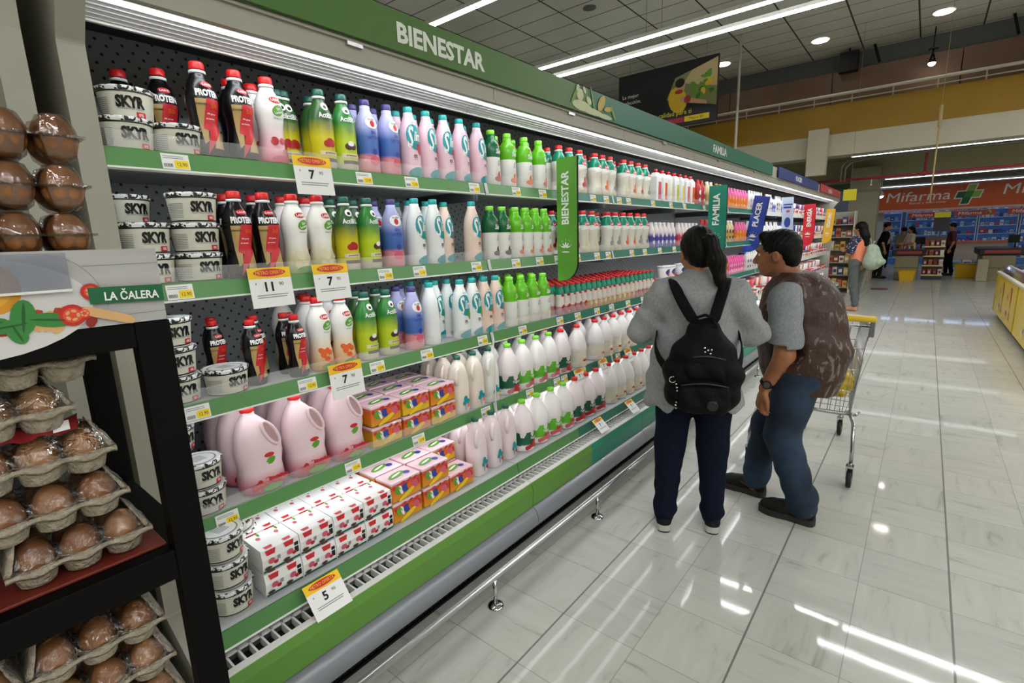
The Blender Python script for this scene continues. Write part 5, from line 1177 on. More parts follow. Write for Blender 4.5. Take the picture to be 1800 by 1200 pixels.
def hand_prims(w_,d,n,s=1.0,curl=.5,left=True,k=.006):
    """wrist point, direction to the finger tips, palm normal"""
    w_=np.array(w_,float); d=np.array(d,float); d/=np.linalg.norm(d); n=np.array(n,float); n-=d*(n@d); n/=np.linalg.norm(n); sd=np.cross(d,n)*(1 if left else -1)
    L=[('c',w_,w_+d*.05*s,.026*s,.034*s,.02,(n,1.8)),('c',w_+d*.05*s,w_+d*.080*s,.036*s,.036*s,.012,(n,2.1))]
    for i,(off,ln,c0) in enumerate(((.028,.064,.8),(.0095,.072,.95),(-.0095,.067,1.05),(-.027,.052,1.2))):
        b=w_+d*.088*s+sd*off*s; c1=curl*c0
        d1=d*math.cos(c1*.6)+n*math.sin(c1*.6); p1=b+d1*ln*.45*s; d2=d*math.cos(c1*1.7)+n*math.sin(c1*1.7); p2=p1+d2*ln*.32*s; d3=d*math.cos(c1*2.5)+n*math.sin(c1*2.5); p3=p2+d3*ln*.25*s
        L+=[('c',b-d*.015*s,p1,.0098*s,.0092*s,k),('c',p1,p2,.0090*s,.0083*s,.004),('c',p2,p3,.0083*s,.0072*s,.004)]
    tb=w_+d*.028*s+sd*.026*s; t1=tb+(d*.6+sd*.75+n*.25)*.034*s; t2=t1+(d*.9+sd*.2+n*.3)*.028*s; t3=t2+(d*.95+n*.3)*.020*s
    L+=[('c',tb,t1,.016*s,.0125*s,.014),('c',t1,t2,.0115*s,.0105*s,.005),('c',t2,t3,.0105*s,.0085*s,.004)]
    return L
def cloth_noise(name,c1,c2,scale=60,rough=.85,bump=.3,**k): return noise_mat(name,c1,c2,scale,rough,5,bump=bump,spec=.15,**k)
skinm=noise_mat('skin_brown','8a5638','a06a48',9,.5,4,bump=.05,bscale=200); skinw=noise_mat('skin_tan','9c6a4a','b27c58',9,.5,4)
hairb=noise_mat('hair_black','050302','0d0907',60,.5,4,stretch=(1,1,.15),bump=.5,bscale=120,spec=.2); hairm=noise_mat('hair_near_black','030303','090808',70,.5,4,bump=.4,bscale=150,spec=.2)
def foot_prims(h_,t_,w=.040,hgt=.075):
    """heel and toe points on the floor"""
    h_=np.array(h_,float); t_=np.array(t_,float); d=(t_-h_); L=np.linalg.norm(d); d/=L; z=np.array((0,0,1.))
    s=np.cross(d,z)
    return [('c',h_+d*.035+z*.034,h_+d*.035+z*.070,.035,.034,.02),('c',h_+d*.04+z*.034,h_+d*L*.72+z*.034,.034,w,.02,(z,1.15)),('c',h_+d*L*.55+z*.034,t_-d*.042+z*.030,w,.038,.02,(z,1.3)),('c',h_+d*.06+z*.062,h_+d*L*.55+z*.048,.034,.032,.025)]
def sole(parent,h_,t_,mt,w=.043,name='sole',z1=.026,z0=.001,grow=0):
    h_=Vector(h_); t_=Vector(t_); d=(t_-h_); L=d.length; d.normalize(); s=Vector((d.y,-d.x,0)); pts=[]
    for (u,wd) in ((0,.0),(.02,.55),(.08,.80),(.25,.82),(.45,.80),(.62,.98),(.78,1.0),(.90,.80),(.97,.5),(1.0,.0)): pts.append((u,wd))
    out=[h_+d*((u*1.03-.015)*L)+s*(wd*w+grow) for u,wd in pts]+[h_+d*((u*1.03-.015)*L)-s*(wd*w+grow) for u,wd in reversed(pts[1:-1])]
    m=MB(); m.prism([(p.x,p.y) for p in out],z0,z1,0,axis='Z'); return m.build(name,mt,parent,bevel=.004)
# ---------------------------------------------------------------- the woman with the backpack
random.seed(1)
wo=thing('person','woman seen from behind in grey cardigan and navy trousers, dark ponytail','person',(-.850,2.500,0),R(22))
HM=rotm(R(18),R(-10)); hc=(-.012,.015,1.468)
fl=((-.128,-.085,0),(-.145,.150,0)); fr=((.112,-.045,0),(.135,.190,0))
pr,T=head_prims(hc,HM,.98,neck=(.0,-.02,1.30),nr=.047)
B=pr+[('c',(0,0,1.22),(0,0,.98),.12,.11,.04,((0,1,0),1.3)),('c',(0,.0,.98),(0,-.01,.84),.11,.14,.04,((0,1,0),1.15)),
 ('c',(-.15,-.01,1.27),(.15,-.01,1.27),.05,.05,.04)]
for sd in (-1,1):
    el=(sd*.262,.03,1.075); wr=(sd*.19,.235,1.09)
    B+=[('c',(sd*.165,-.01,1.26),el,.046,.040,.03),('c',el,wr,.038,.027,.02)]+hand_prims(wr,(-sd*.35,1,.1),(-sd*.8,0,-.4),.92,.5,left=sd>0)
for (hx,(h_,t_)) in ((-.085,fl),(.085,fr)):
    kn=(h_[0]*.55+hx*.45,.035+h_[1]*.2,.46); an=(h_[0],h_[1]+.045,.09)
    B+=[('c',(hx,0,.84),kn,.080,.055,.03),('c',kn,an,.052,.034,.02),('c',an,(h_[0],h_[1]+.06,.045),.032,.03,.02),('c',(h_[0],h_[1]+.05,.035),(t_[0],t_[1]-.05,.028),.028,.024,.02)]
body=org('body',B,skinw,wo,h=.0065)
eyes(wo,T,.98)
# trousers
tr=[('c',(-.08,0,.84),(.08,0,.84),.115,.115,.04,((0,1,0),.95))]
for (hx,(h_,t_)) in ((-.085,fl),(.088,fr)):
    kn=(h_[0]*.6+hx*.4,.035+h_[1]*.2,.46); an=(h_[0],h_[1]+.050,.115)
    tr+=[('c',(hx,0,.82),kn,.104,.077,.03),('c',kn,an,.076,.056,.03),('c',an,(h_[0],h_[1]+.05,.085),.058,.050,.02)]
org('trousers',tr,cloth_noise('navy_cloth','090e1c','10182b',120),wo,h=.007,disp=lambda x,y,z:.0028*np.sin(z*70+x*25+2*np.sin(y*30))*np.clip((.45-z)/.3,0,1)+.0015*np.sin(z*45+y*40))
# cardigan: loose, flaring to the hips, longer at the sides
cg=[('c',(-.150,-.012,1.275),(.150,-.012,1.275),.062,.062,.05),('c',(0,-.01,1.31),(0,-.012,1.335),.075,.060,.04),('c',(0,-.01,1.22),(0,-.005,1.00),.165,.165,.05,((0,1,0),1.28)),('c',(0,-.005,1.02),(0,-.01,.74),.172,.205,.05,((0,1,0),1.30)),
    ('c',(-.10,-.01,1.0),(-.165,.0,.72),.10,.085,.06),('c',(.09,-.01,1.0),(.150,.0,.715),.10,.075,.06)]
for sd in (-1,1):
    el=(sd*.268,.025,1.075); wr=(sd*.205,.195,1.085); cg+=[('c',(sd*.168,-.01,1.262),el,.072,.066,.04),('c',el,wr,.064,.046,.03)]
def cgd(x,y,z):
    return .0060*np.sin(x*48+3*np.sin(z*9))*np.clip((1.05-z)/.3,0,1)+.0045*np.sin((x*.8+z)*46+y*20)*np.clip((np.abs(x)-.10)/.12,0,1)+.003*np.sin(z*60-np.abs(x)*55)*np.clip((z-1.05)/.1,0,1)
org('cardigan',cg,noise_mat('knit_grey','85878a','97999a',160,.95,3,bump=.2,bscale=420,stretch=(1,1,.35)),wo,h=.0065,disp=cgd,clip=lambda x,y,z:np.maximum((.695+.10*np.clip(1-np.abs(x)/.11,0,1)+.015*np.sin(x*60)-z),-(1.372-z)*0-1))
# hair and ponytail
hT=lambda p:tuple(np.array(hc)+HM@np.array(p))
hp=[('e',hT((0,-.022,.030)),(.083,.098,.096),HM,.02),('e',hT((0,-.060,-.015)),(.070,.062,.070),HM,.03),('-e',hT((0,.085,-.045)),(.085,.075,.085),HM,.03)]
org('hair',hp,hairb,wo,h=.005,disp=lambda x,y,z:.0012*np.sin(x*260+z*60))
pt=[('c',hT((.0,-.112,.045)),hT((.012,-.140,.025)),.020,.028,.02),('c',hT((.012,-.140,.025)),hT((.030,-.150,-.060)),.030,.036,.03),('c',hT((.030,-.150,-.060)),hT((.050,-.140,-.15)),.036,.026,.03),('c',hT((.050,-.140,-.15)),hT((.062,-.13,-.215)),.024,.006,.02)]
org('ponytail',pt,hairb,wo,h=.0045,disp=lambda x,y,z:.0018*np.sin(x*330+y*200+z*20))
m=MB(); c=Vector(hT((.002,-.112,.045))); m.tube([tuple(c+Vector((.021*math.cos(a),.006*math.sin(a),.021*math.sin(a)))) for a in [2*math.pi*i/12 for i in range(12)]],.005,6,closed=True); m.build('hair_tie',[mat('hair_tie','3a2420',.6)],wo)
for (h_,t_) in (fl,fr):
    s=org('shoe',foot_prims(np.array(h_)+(0,0,.018),np.array(t_)+(0,0,.014)),cloth_noise('shoe_black_knit','17181a','26282b',200),wo,h=.005)
    sole(s,h_,t_,[mat('sole_white','b9b7b0',.6)],.042,z1=.040,z0=.008); sole(s,h_,t_,[rub],.040,name='outsole',z1=.008)
# backpack
bkm=cloth_noise('nylon_black','040405','09090b',30,rough=.6,bump=.25); zipm=mat('zip_shine','3c3c40',.35,.6); web=mat('webbing_black','060607',.8,spec=.2)
bp_=thing('backpack','black nylon backpack worn on the back of the woman','backpack',(-.850,2.500,0),R(22))
bk=[('c',(-.075,-.225,.815),(.115,-.225,.815),.072,.072,.04),('c',(-.078,-.225,.92),(.118,-.225,.92),.078,.078,.06),('c',(-.045,-.225,1.0),(.085,-.225,1.0),.072,.072,.06),('c',(-.01,-.215,1.05),(.05,-.205,1.135),.072,.040,.05,((0,1,0),1.15)),('c',(.05,-.215,1.05),(-.005,-.205,1.135),.072,.036,.05,((0,1,0),1.15))]
org('pack_body',bk,bkm,bp_,h=.006,disp=lambda x,y,z:.0035*np.sin(z*55+x*22)+.002*np.sin(x*70-z*30),clip=lambda x,y,z:(y+.150))
org('front_pocket',[('c',(-.045,-.280,.795),(.095,-.280,.795),.050,.050,.02),('c',(-.045,-.280,.85),(.095,-.280,.85),.042,.042,.03)],bkm,bp_,h=.006,disp=lambda x,y,z:.003*np.sin(x*60+z*40))
org('upper_pocket',[('c',(-.035,-.268,.94),(.085,-.268,.94),.050,.050,.02),('c',(-.03,-.268,.97),(.08,-.268,.97),.042,.042,.03)],bkm,bp_,h=.006,disp=lambda x,y,z:.003*np.sin(x*60+z*40))
for (z,yy,x0,x1,rr) in ((.893,-.325,-.075,.125,.004),(1.015,-.312,-.06,.11,.004)):
    m=MB(); pts=[(x0+(x1-x0)*i/10,yy+.020*(abs(i-5)/5)**2,z+.018*math.sin(math.pi*i/10)-.012) for i in range(11)]; m.tube(pts,rr,6); m.build('zip',[zipm],bp_)
m=MB()
for i,(x,y,z) in enumerate(((-.095,-.300,.885),(-.092,-.303,.87),(-.09,-.305,.855),(-.092,-.305,.80),(-.095,-.303,.785),(-.093,-.30,.77),(.02,-.293,1.055),(.035,-.293,1.045),(.05,-.293,1.047),(.045,-.295,1.03),(.022,-.295,1.037))): m.ball((x,y,z),.0055,n=8,k=6)
m.build('zip_beads',[chrome],bp_)
m=MB(); m.tube([(-.112+.014*math.cos(a),-.300,.905+.014*math.sin(a)) for a in [2*math.pi*i/12 for i in range(12)]],.0025,6,closed=True); m.build('ring',[chrome],bp_)
m=MB(); m.lathe([(.024,0),(.024,.004),(.020,.006)],20); o=m.build('badge',[mat('badge_dark','1b1b1e',.4)],bp_,(.060,-.331,.800)); o.rotation_euler=(R(90),0,0)
def strap(pts,w,th,mt,name,parent,nrm=None):
    m=MB(); P2=[Vector(p) for p in pts]; v=[]
    for i,p in enumerate(P2):
        t=(P2[min(i+1,len(P2)-1)]-P2[max(i-1,0)]).normalized(); n=Vector(nrm[i] if nrm else (0,-1,0)); n=(n-t*n.dot(t)).normalized(); s=t.cross(n).normalized()*w/2; v+=[p-s-n*th/2,p+s-n*th/2,p+s+n*th/2,p-s+n*th/2]
    k=len(P2); f=[(4*i+j,4*i+(j+1)%4,4*i+4+(j+1)%4,4*i+4+j) for i in range(k-1) for j in range(4)]+[(0,1,2,3),(4*k-4,4*k-3,4*k-2,4*k-1)]
    m.add(v,f,0,True); o=m.build(name,mt,parent); s=o.modifiers.new('s','SUBSURF'); s.levels=s.render_levels=1; return o
for sd in (-1,1):
    nr=[(0,-1,0),(0,-1,.2),(0,-.8,.5),(0,-.3,1),(0,.3,1),(0,1,.4),(0,1,0)]
    strap([(.02+sd*.036,-.222,1.150),(.01+sd*.060,-.190,1.200),(sd*.096,-.140,1.275),(sd*.118,-.075,1.338),(sd*.122,-.01,1.352),(sd*.122,.065,1.300),(sd*.12,.105,1.20)],.055,.012,[web],'shoulder_strap',bp_,nr)
    strap([(.02+sd*.115,-.235,.900),(sd*.165+.01,-.215,.945),(sd*.200,-.150,1.01),(sd*.195,-.05,1.07),(sd*.17,.05,1.12),(sd*.14,.10,1.17)],.042,.008,[web],'lower_strap',bp_,[(sd*.5,-1,.3),(sd*.6,-1,.2),(sd,-.6,0),(sd,-.1,0),(sd,.5,0),(sd*.5,1,0)])
    m=MB(); m.box(-.02,.02,-.008,.008,-.012,.012); o=m.build('strap_anchor',[web],bp_,(.02+sd*.036,-.235,1.145),bevel=.004)
m=MB(); m.tube([(-.020,-.235,1.150),(-.012,-.240,1.185),(.02,-.240,1.196),(.052,-.240,1.185),(.060,-.235,1.150)],.0075,8); m.build('carry_handle',[web],bp_)
# ---------------------------------------------------------------- the man in the vest
mn=thing('person','man in brown camouflage vest and blue jeans leaning towards the shelves','person',(-.470,2.990,0),R(88))
HM=rotm(R(0),R(-3)); hc=(.0,.140,1.437)
pr,T=head_prims(hc,HM,1.0,neck=(.0,.045,1.27),nr=.058)
fn=((-.085,-.155,0),(-.075,.125,0)); ff=((.085,.135,0),(.10,.40,0))
sh=(-.185,.045,1.225); el=(-.225,.020,.945); wr=(-.205,.105,.755)
sh2=(.185,.045,1.225); el2=(.225,.13,.97); wr2=(.16,.33,1.0)
B=pr+[('c',(0,.04,1.20),(0,.0,.95),.125,.14,.05,((0,1,0),1.15)),('c',(0,0,.95),(0,-.02,.84),.14,.13,.04),('c',(-.15,.045,1.235),(.15,.045,1.235),.055,.055,.04),
  ('c',sh,el,.056,.047,.03),('c',el,wr,.047,.030,.02),('c',sh2,el2,.056,.047,.03),('c',el2,wr2,.045,.030,.02)]
B+=hand_prims(wr,(.02,.24,-1),(.55,-.9,-.1),1.06,.75,left=True)+hand_prims(wr2,(-.3,1,-.1),(-.6,0,-.7),1.03,.6,left=False)
for hx,(h_,t_),kn in ((-.09,fn,(-.085,.035,.47)),(.09,ff,(.09,.15,.46))):
    an=(h_[0],h_[1]+.05,.10); B+=[('c',(hx,-.015,.82),kn,.085,.060,.03),('c',kn,an,.055,.036,.02),('c',an,(h_[0],h_[1]+.06,.045),.034,.03,.02),('c',(h_[0],h_[1]+.05,.035),(t_[0],t_[1]-.05,.03),.03,.026,.02)]
org('body',B,skinm,mn,h=.006); eyes(mn,T)
m=MB()
for sd in (-1,1): m.tube([T((sd*.015,.094,.020)),T((sd*.032,.094,.026)),T((sd*.050,.080,.020))],[.003,.004,.002],6,flat=1)
m.build('eyebrows',[hairm],mn)
jn=[('c',(-.075,-.015,.83),(.075,-.015,.83),.130,.130,.04),('c',(-.085,-.02,.80),(-.085,.035,.47),.118,.088,.03),('c',(-.085,.035,.47),(-.085,-.085,.13),.088,.072,.03),('c',(-.085,-.085,.14),(-.085,-.085,.10),.080,.078,.02),
    ('c',(.085,-.01,.80),(.09,.15,.46),.112,.082,.03),('c',(.09,.15,.46),(.085,.190,.14),.082,.070,.03),('c',(.085,.190,.14),(.085,.195,.11),.074,.072,.02)]
def jd(x,y,z):
    q=np.clip((.50-z)/.25,0,1); return .004*q*np.sin(z*52+y*28+1.5*np.sin(x*40))+.002*np.sin(z*24-y*30)
jean=noise_mat('denim_blue','0b1524','2c435a',4.5,.85,5,bump=.35,bscale=300,lo=.3,hi=.75)
org('jeans',jn,jean,mn,h=.0065,disp=jd)
for h_,t_ in (fn,ff):
    s=org('shoe',foot_prims(np.array(h_)+(0,0,.020),np.array(t_)+(0,0,.016),w=.046),noise_mat('shoe_black_leather','121110','1d1a17',40,.5,3,bump=.2,spec=.25),mn,h=.005)
    sole(s,h_,t_,[mat('sole_dark','2b2723',.7)],.050,z1=.036,z0=.001)
    m=MB()
    for sg in (-1,1):
        b=Vector(h_)+ (Vector(t_)-Vector(h_))*.34+Vector((sg*.040,0,.075)); m.tube([b+Vector((sg*.004,-.09,.004)),b+Vector((sg*.006,-.02,-.028)),b+Vector((sg*.0,.045,.002))],.0016,5)
    m.build('stitching',[mat('stitch_brown','6a5638',.7)],s)
# polo shirt sleeves and collar show around the vest
po=[('c',(-.15,.045,1.235),(.15,.045,1.235),.062,.062,.04),('c',(0,.04,1.20),(0,.0,.90),.135,.150,.05),('c',sh,(-.222,.022,1.005),.078,.082,.04),('c',sh2,(.222,.09,1.03),.078,.080,.04),('c',(0,.06,1.265),(0,.07,1.300),.068,.064,.03)]
def pcl(x,y,z): return np.where((np.abs(x)>.15)&(z<1.0),.02,-1.0)
org('polo_shirt',po,noise_mat('polo_grey','7c8083','8a8e91',80,.9,3,bump=.08,bscale=260),mn,h=.006,disp=lambda x,y,z:.0035*np.sin((z+x*.4)*40+y*35),clip=lambda x,y,z:np.where(np.abs(x)>.16,(.985+.02*(y>0)-z),-1.))
camo=mat('vest_camouflage','5a3a2c',.55)
def _camo():
    N,L,b=nodes(camo); tc=N.new('ShaderNodeTexCoord'); mp=N.new('ShaderNodeMapping'); mp.inputs['Scale'].default_value=(1,1.1,.45); L.new(tc.outputs['Object'],mp.inputs[0])
    nz=N.new('ShaderNodeTexNoise'); nz.inputs['Scale'].default_value=18; nz.inputs['Detail'].default_value=3; nz.inputs['Distortion'].default_value=1.6; L.new(mp.outputs[0],nz.inputs[0])
    cr=N.new('ShaderNodeValToRGB'); e=cr.color_ramp.elements; e[0].position=0; e[0].color=(*srgb('20140d'),1); e[1].position=.44; e[1].color=(*srgb('331c12'),1)
    for p,c in ((.53,'44231a'),(.59,'2c2016'),(.635,'6e6258')): x=e.new(p); x.color=(*srgb(c),1)
    L.new(nz.outputs[0],cr.inputs[0]); L.new(cr.outputs[0],b.inputs['Base Color'])
    n2=N.new('ShaderNodeTexNoise'); n2.inputs['Scale'].default_value=22; L.new(tc.outputs['Object'],n2.inputs[0]); bpn=N.new('ShaderNodeBump'); bpn.inputs['Strength'].default_value=.5; bpn.inputs['Distance'].default_value=.02; L.new(n2.outputs[0],bpn.inputs['Height']); L.new(bpn.outputs[0],b.inputs['Normal'])
_camo()
ve=[('c',(0,.045,1.22),(0,.02,1.12),.160,.180,.06,((0,1,0),1.08)),('c',(0,.02,1.12),(0,-.015,.93),.182,.205,.06),('c',(0,-.015,.93),(0,-.02,.78),.205,.180,.05),('c',(0,-.05,1.18),(0,-.075,.95),.12,.135,.06),
    ('c',(-.135,.04,1.250),(.135,.04,1.250),.072,.072,.05),('c',(0,.035,1.28),(0,.060,1.318),.088,.074,.03),
    ('-c',(-.24,.035,1.30),(-.25,.02,.97),.085,.088,.02),('-c',(.24,.05,1.30),(.25,.06,.97),.085,.088,.02),('-e',(0,.20,1.36),(.075,.10,.10),.02)]
def vd(x,y,z): return .0035*np.sin(z*44+1.2*np.sin(y*18)+x*8)*np.clip((1.2-z)/.2,0.25,1)+.0025*np.sin(y*38+z*16)
org('vest',ve,camo,mn,h=.0065,disp=vd,clip=lambda x,y,z:np.maximum(.735+.10*y-z,z-1.345-.0*y))
hp=[('e',tuple(np.array(hc)+HM@np.array((0,-.020,.040))),(.084,.100,.090),HM,.02),('c',tuple(np.array(hc)+(-.035,.062,.095)),tuple(np.array(hc)+(.035,.062,.095)),.026,.026,.03),('e',tuple(np.array(hc)+(0,-.070,-.015)),(.068,.045,.065),.02),
    ('-e',tuple(np.array(hc)+(0,.105,-.012)),(.09,.062,.082),.015),('-e',tuple(np.array(hc)+(-.09,.0,-.065)),(.035,.065,.070),.012),('-e',tuple(np.array(hc)+(.09,.0,-.065)),(.035,.065,.070),.012)]
org('hair',hp,hairm,mn,h=.0045,disp=lambda x,y,z:.0015*np.sin(y*240+z*120+x*90))
m=MB(); c=Vector(wr)+Vector((0,-.012,.028)); ax=(Vector(wr)-Vector(el)).normalized(); a1=ax.cross(Vector((1,0,0))).normalized(); a2=ax.cross(a1)
for dz in (-.006,0,.006): m.tube([c+ax*dz+a1*math.cos(t_)*.0345+a2*math.sin(t_)*.0365 for t_ in [2*math.pi*i/18 for i in range(18)]],.0045,6,closed=True)
wt=m.build('wristwatch',[black],mn)
m=MB(); cc=c+Vector((-.037,-.006,0)); n_=Vector((-1,-.1,.1)).normalized(); m.tube([cc,cc+n_*.009],.022,20,0); m.build('watch_case',[mat('watch_case','1a1a1c',.3,.3)],wt)
m=MB(); m.tube([cc+n_*.0092,cc+n_*.0105],.016,20,0); m.build('watch_dial',[mat('watch_dial','4a4c50',.25)],wt)
# ---------------------------------------------------------------- simpler build for people further away
def far_person(name_label,loc,rot,H_,top,trs,hair='short',hairmat=None,arms='down',skin=None,shoes=None,hh=.011,lean=0.0,topdisp=None,longhair=False,extra=None,headyaw=0):
    t=thing('person',name_label,'person',loc,rot); s=H_/1.65; q=lambda *p:tuple(v*s for v in p)
    HMx=rotm(headyaw,R(-6)); hc_=q(0,.02+lean,1.535); pr,T_=head_prims(hc_,HMx,s*.98,neck=q(0,-.01+lean*.8,1.37),nr=.05)
    Bp=pr+[('c',q(0,lean*.7,1.28),q(0,0,1.0),.11*s,.11*s,.04,((0,1,0),1.3)),('c',q(0,0,1.0),q(0,0,.88),.12*s,.13*s,.04),('c',q(-.14,lean*.8,1.33),q(.14,lean*.8,1.33),.05*s,.05*s,.04)]
    tp_=[('c',q(-.145,-.0+lean*.8,1.335),q(.145,lean*.8,1.335),.062*s,.062*s,.05),('c',q(0,lean*.8,1.26),q(0,lean*.3,1.06),.145*s,.140*s,.05,((0,1,0),1.25)),('c',q(0,lean*.3,1.06),q(0,0,.93),.140*s,.155*s,.05,((0,1,0),1.15))]
    for sd in (-1,1):
        S_=q(sd*.165,lean*.8,1.31)
        if arms=='down': E_,Wp=q(sd*.21,-.02+lean*.4,1.05),q(sd*.20,.06+lean*.3,.83); dr=(0,.2,-1)
        elif arms=='fold': E_,Wp=q(sd*.215,.03,1.08),q(sd*.02,.20,1.10+.03*sd); dr=(-sd,.2,.1)
        else: E_,Wp=q(sd*.22,.06+lean,1.08),q(sd*.15,.30+lean,1.06); dr=(-sd*.2,1,-.1)
        Bp+=[('c',S_,E_,.046*s,.038*s,.03),('c',E_,Wp,.037*s,.026*s,.02)]+hand_prims(Wp,dr,(-sd*.7,0,-.6),s*.95,.5,left=sd<0)
        mid=tuple(S_[i]*.25+E_[i]*.75 for i in range(3)); tp_+=[('c',S_,mid,.064*s,.060*s,.04)]
    tq=[('c',q(-.07,0,.90),q(.07,0,.90),.115*s,.115*s,.04)]
    for sd,dy in ((-1,-.05),(1,.06)):
        k_=q(sd*.09,.02+dy*.5,.48); a_=q(sd*.09,-.03+dy,.09)
        Bp+=[('c',q(sd*.085,0,.88),k_,.08*s,.055*s,.03),('c',k_,a_,.05*s,.035*s,.02),('c',(a_[0],a_[1],.04),(a_[0],a_[1]+.14*s,.032),.034*s,.028*s,.02)]
        tq+=[('c',q(sd*.085,0,.86),k_,.100*s,.070*s,.03),('c',k_,(a_[0],a_[1],.12*s),.068*s,.054*s,.03)]
    org('body',Bp,skin or skinw,t,h=hh*.8); org('top',tp_,top,t,h=hh,disp=topdisp); org('trousers',tq,trs,t,h=hh,disp=lambda x,y,z:.004*np.sin(z*50+y*30))
    hT_=lambda p:tuple(np.array(hc_)+HMx@(np.array(p)*s)); hm_=hairmat or hairb
    if hair=='short': hp_=[('e',hT_((0,-.022,.035)),tuple(v*s for v in (.086,.098,.094)),HMx,.02),('-e',hT_((0,.10,-.03)),tuple(v*s for v in (.09,.06,.09)),HMx,.02)]
    else: hp_=[('e',hT_((0,-.022,.030)),tuple(v*s for v in (.090,.102,.096)),HMx,.02),('c',hT_((0,-.055,0)),hT_((0,-.09,-.16)),.078*s,.075*s,.03),('c',hT_((0,-.09,-.16)),hT_((0,-.105,-.30)),.075*s,.045*s,.03),('-e',hT_((0,.11,-.05)),tuple(v*s for v in (.085,.075,.11)),HMx,.02)]
    org('hair',hp_,hm_,t,h=hh*.7)
    for sd,dy in ((-1,-.05),(1,.06)):
        a_=q(sd*.09,-.03+dy,0); org('shoe',foot_prims((a_[0],a_[1]-.05*s,.002),(a_[0],a_[1]+.19*s,.002)),shoes or mat('shoe_far','1a1a1c',.6),t,h=.008)
    return t
floral=mat('floral_navy','1b2038',.7)
def _fl():
    N,L,b=nodes(floral); tc=N.new('ShaderNodeTexCoord'); vo=N.new('ShaderNodeTexVoronoi'); vo.inputs['Scale'].default_value=26; L.new(tc.outputs['Object'],vo.inputs[0])
    cr=N.new('ShaderNodeValToRGB'); cr.color_ramp.interpolation='CONSTANT'; e=cr.color_ramp.elements; e[0].color=(*srgb('c9ccd0'),1); e[1].position=.26; e[1].color=(*srgb('20263f'),1); L.new(vo.outputs['Distance'],cr.inputs[0]); L.new(cr.outputs[0],b.inputs['Base Color'])
_fl()
peach=mat('top_peach','e88a68',.8)
g=far_person('woman in peach and navy floral top with a mint backpack, arms folded',(-.985,11.80,0),R(62),1.69,peach,cloth_noise('trousers_grey','565a58','686c69',90),hair='long',arms='fold',hh=.010,shoes=mat('sandal','b98a6a',.6))
s=1.69/1.65
org('floral_sleeves',[('c',(.155*s,0,1.33*s),(.205*s,.02,1.13*s),.074,.072,.03),('c',(-.155*s,0,1.33*s),(-.205*s,.02,1.13*s),.074,.072,.03),('c',(-.12,-.02,1.33*s),(.12,-.02,1.33*s),.068,.068,.04)],floral,g,h=.010)
mint=noise_mat('bag_mint','8ea08c','a5b39f',12,.8)
b2=thing('backpack','pale mint backpack hanging from the shoulder of the woman in peach','backpack',(-.985,11.80,0),R(62))
org('pack_body',[('c',(0,-.25,1.16),(0,-.28,.98),.12,.175,.06,((0,1,0),1.25)),('c',(-.05,-.27,.95),(.05,-.27,.95),.13,.13,.05)],mint,b2,h=.011,disp=lambda x,y,z:.005*np.sin(z*30+x*18))
org('pocket',[('c',(-.05,-.40,.95),(.06,-.40,.95),.06,.06,.03)],mint,b2,h=.010)
m=MB(); m.tube([(0,-.25,1.27),(.03,-.25,1.33),(.06,-.24,1.33),(.07,-.24,1.26)],.010,6); m.tube([(.10,-.18,1.22),(.13,-.10,1.38),(.14,0,1.42),(.14,.09,1.32),(.15,.10,1.16),(.16,0,1.02),(.13,-.15,.95)],.012,6); m.tube([(.02,-.25,.9),(.05,-.12,.6),(.04,-.1,.35)],.006,6); m.build('strap',[mat('strap_mint','9aa898',.8)],b2)
blk=cloth_noise('suit_black','08080a','101012',60)
far_person('man dressed in black leaning over the first checkout',(-1.12,20.0,0),R(-80),1.74,blk,mat('trousers_black','09090b',.8),arms='down',lean=.12,hh=.016)
far_person('cashier with long black hair and pale patterned blouse behind the checkout',(-.42,21.95,0),R(120),1.60,noise_mat('blouse_pale','b5a08e','d6c8b8',30,.8),blk,hair='long',arms='reach',hh=.016)
far_person('person in maroon shirt standing behind the snack rack',(.62,21.6,0),R(100),1.66,mat('shirt_maroon','4a1620',.8),blk,hh=.016)
far_person('customer in olive top seen between checkout and pharmacy',(-.62,22.2,0),R(10),1.58,mat('top_olive','6a6a4a',.8),blk,hh=.018)
far_person('shopper with dark hair inside the pharmacy, white top',(-1.3,25.6,0),R(180),1.62,mat('top_offwhite','b8b4ac',.8),blk,hair='long',hh=.018)
# ================================================================ trolley, freezers, checkouts, pharmacy
wire=mat('wire_chrome','b4b6b8',.25,.95); cyel=mat('trolley_yellow','d2b31e',.4)
t=thing('shopping_trolley','chrome shopping trolley with a yellow handle behind the man','trolley',(-.50,3.9,0))
ox,oy=-.50,3.9
def tb(name,mb,mats,parent=None,**k):
    mb.v=[(v[0]-ox,v[1]-oy,v[2]) for v in mb.v]; return mb.build(name,mats,parent or t,**k)
# basket corners: rear (near) top/bottom, front (far) top/bottom
RT=((-.80,3.60,.985),(-.205,3.60,.985)); RB=((-.735,3.545,.455),(-.262,3.545,.455)); FT=((-.70,4.42,.93),(-.31,4.42,.93)); FB=((-.66,4.30,.60),(-.35,4.30,.60))
V3=lambda a,b,t_: tuple(a[i]+(b[i]-a[i])*t_ for i in range(3))
def mesh_panel(mb,a,b,c,d,nu,nv,r=.0024):
    """wires between edges a-b (top) and c-d (bottom)"""
    for i in range(nu+1):
        t_=i/nu; mb.cyl(V3(a,b,t_),V3(c,d,t_),r,6)
    for j in range(nv+1):
        t_=j/nv; mb.cyl(V3(a,c,t_),V3(b,d,t_),r*1.25,6)
m=MB(); mesh_panel(m,RT[0],RT[1],RB[0],RB[1],12,4); tb('rear_gate',m,[wire])
for sd,(i,lab) in enumerate(((0,'l'),(1,'r'))):
    m=MB(); mesh_panel(m,RT[i],FT[i],RB[i],FB[i],16,4); tb('side_panel',m,[wire])
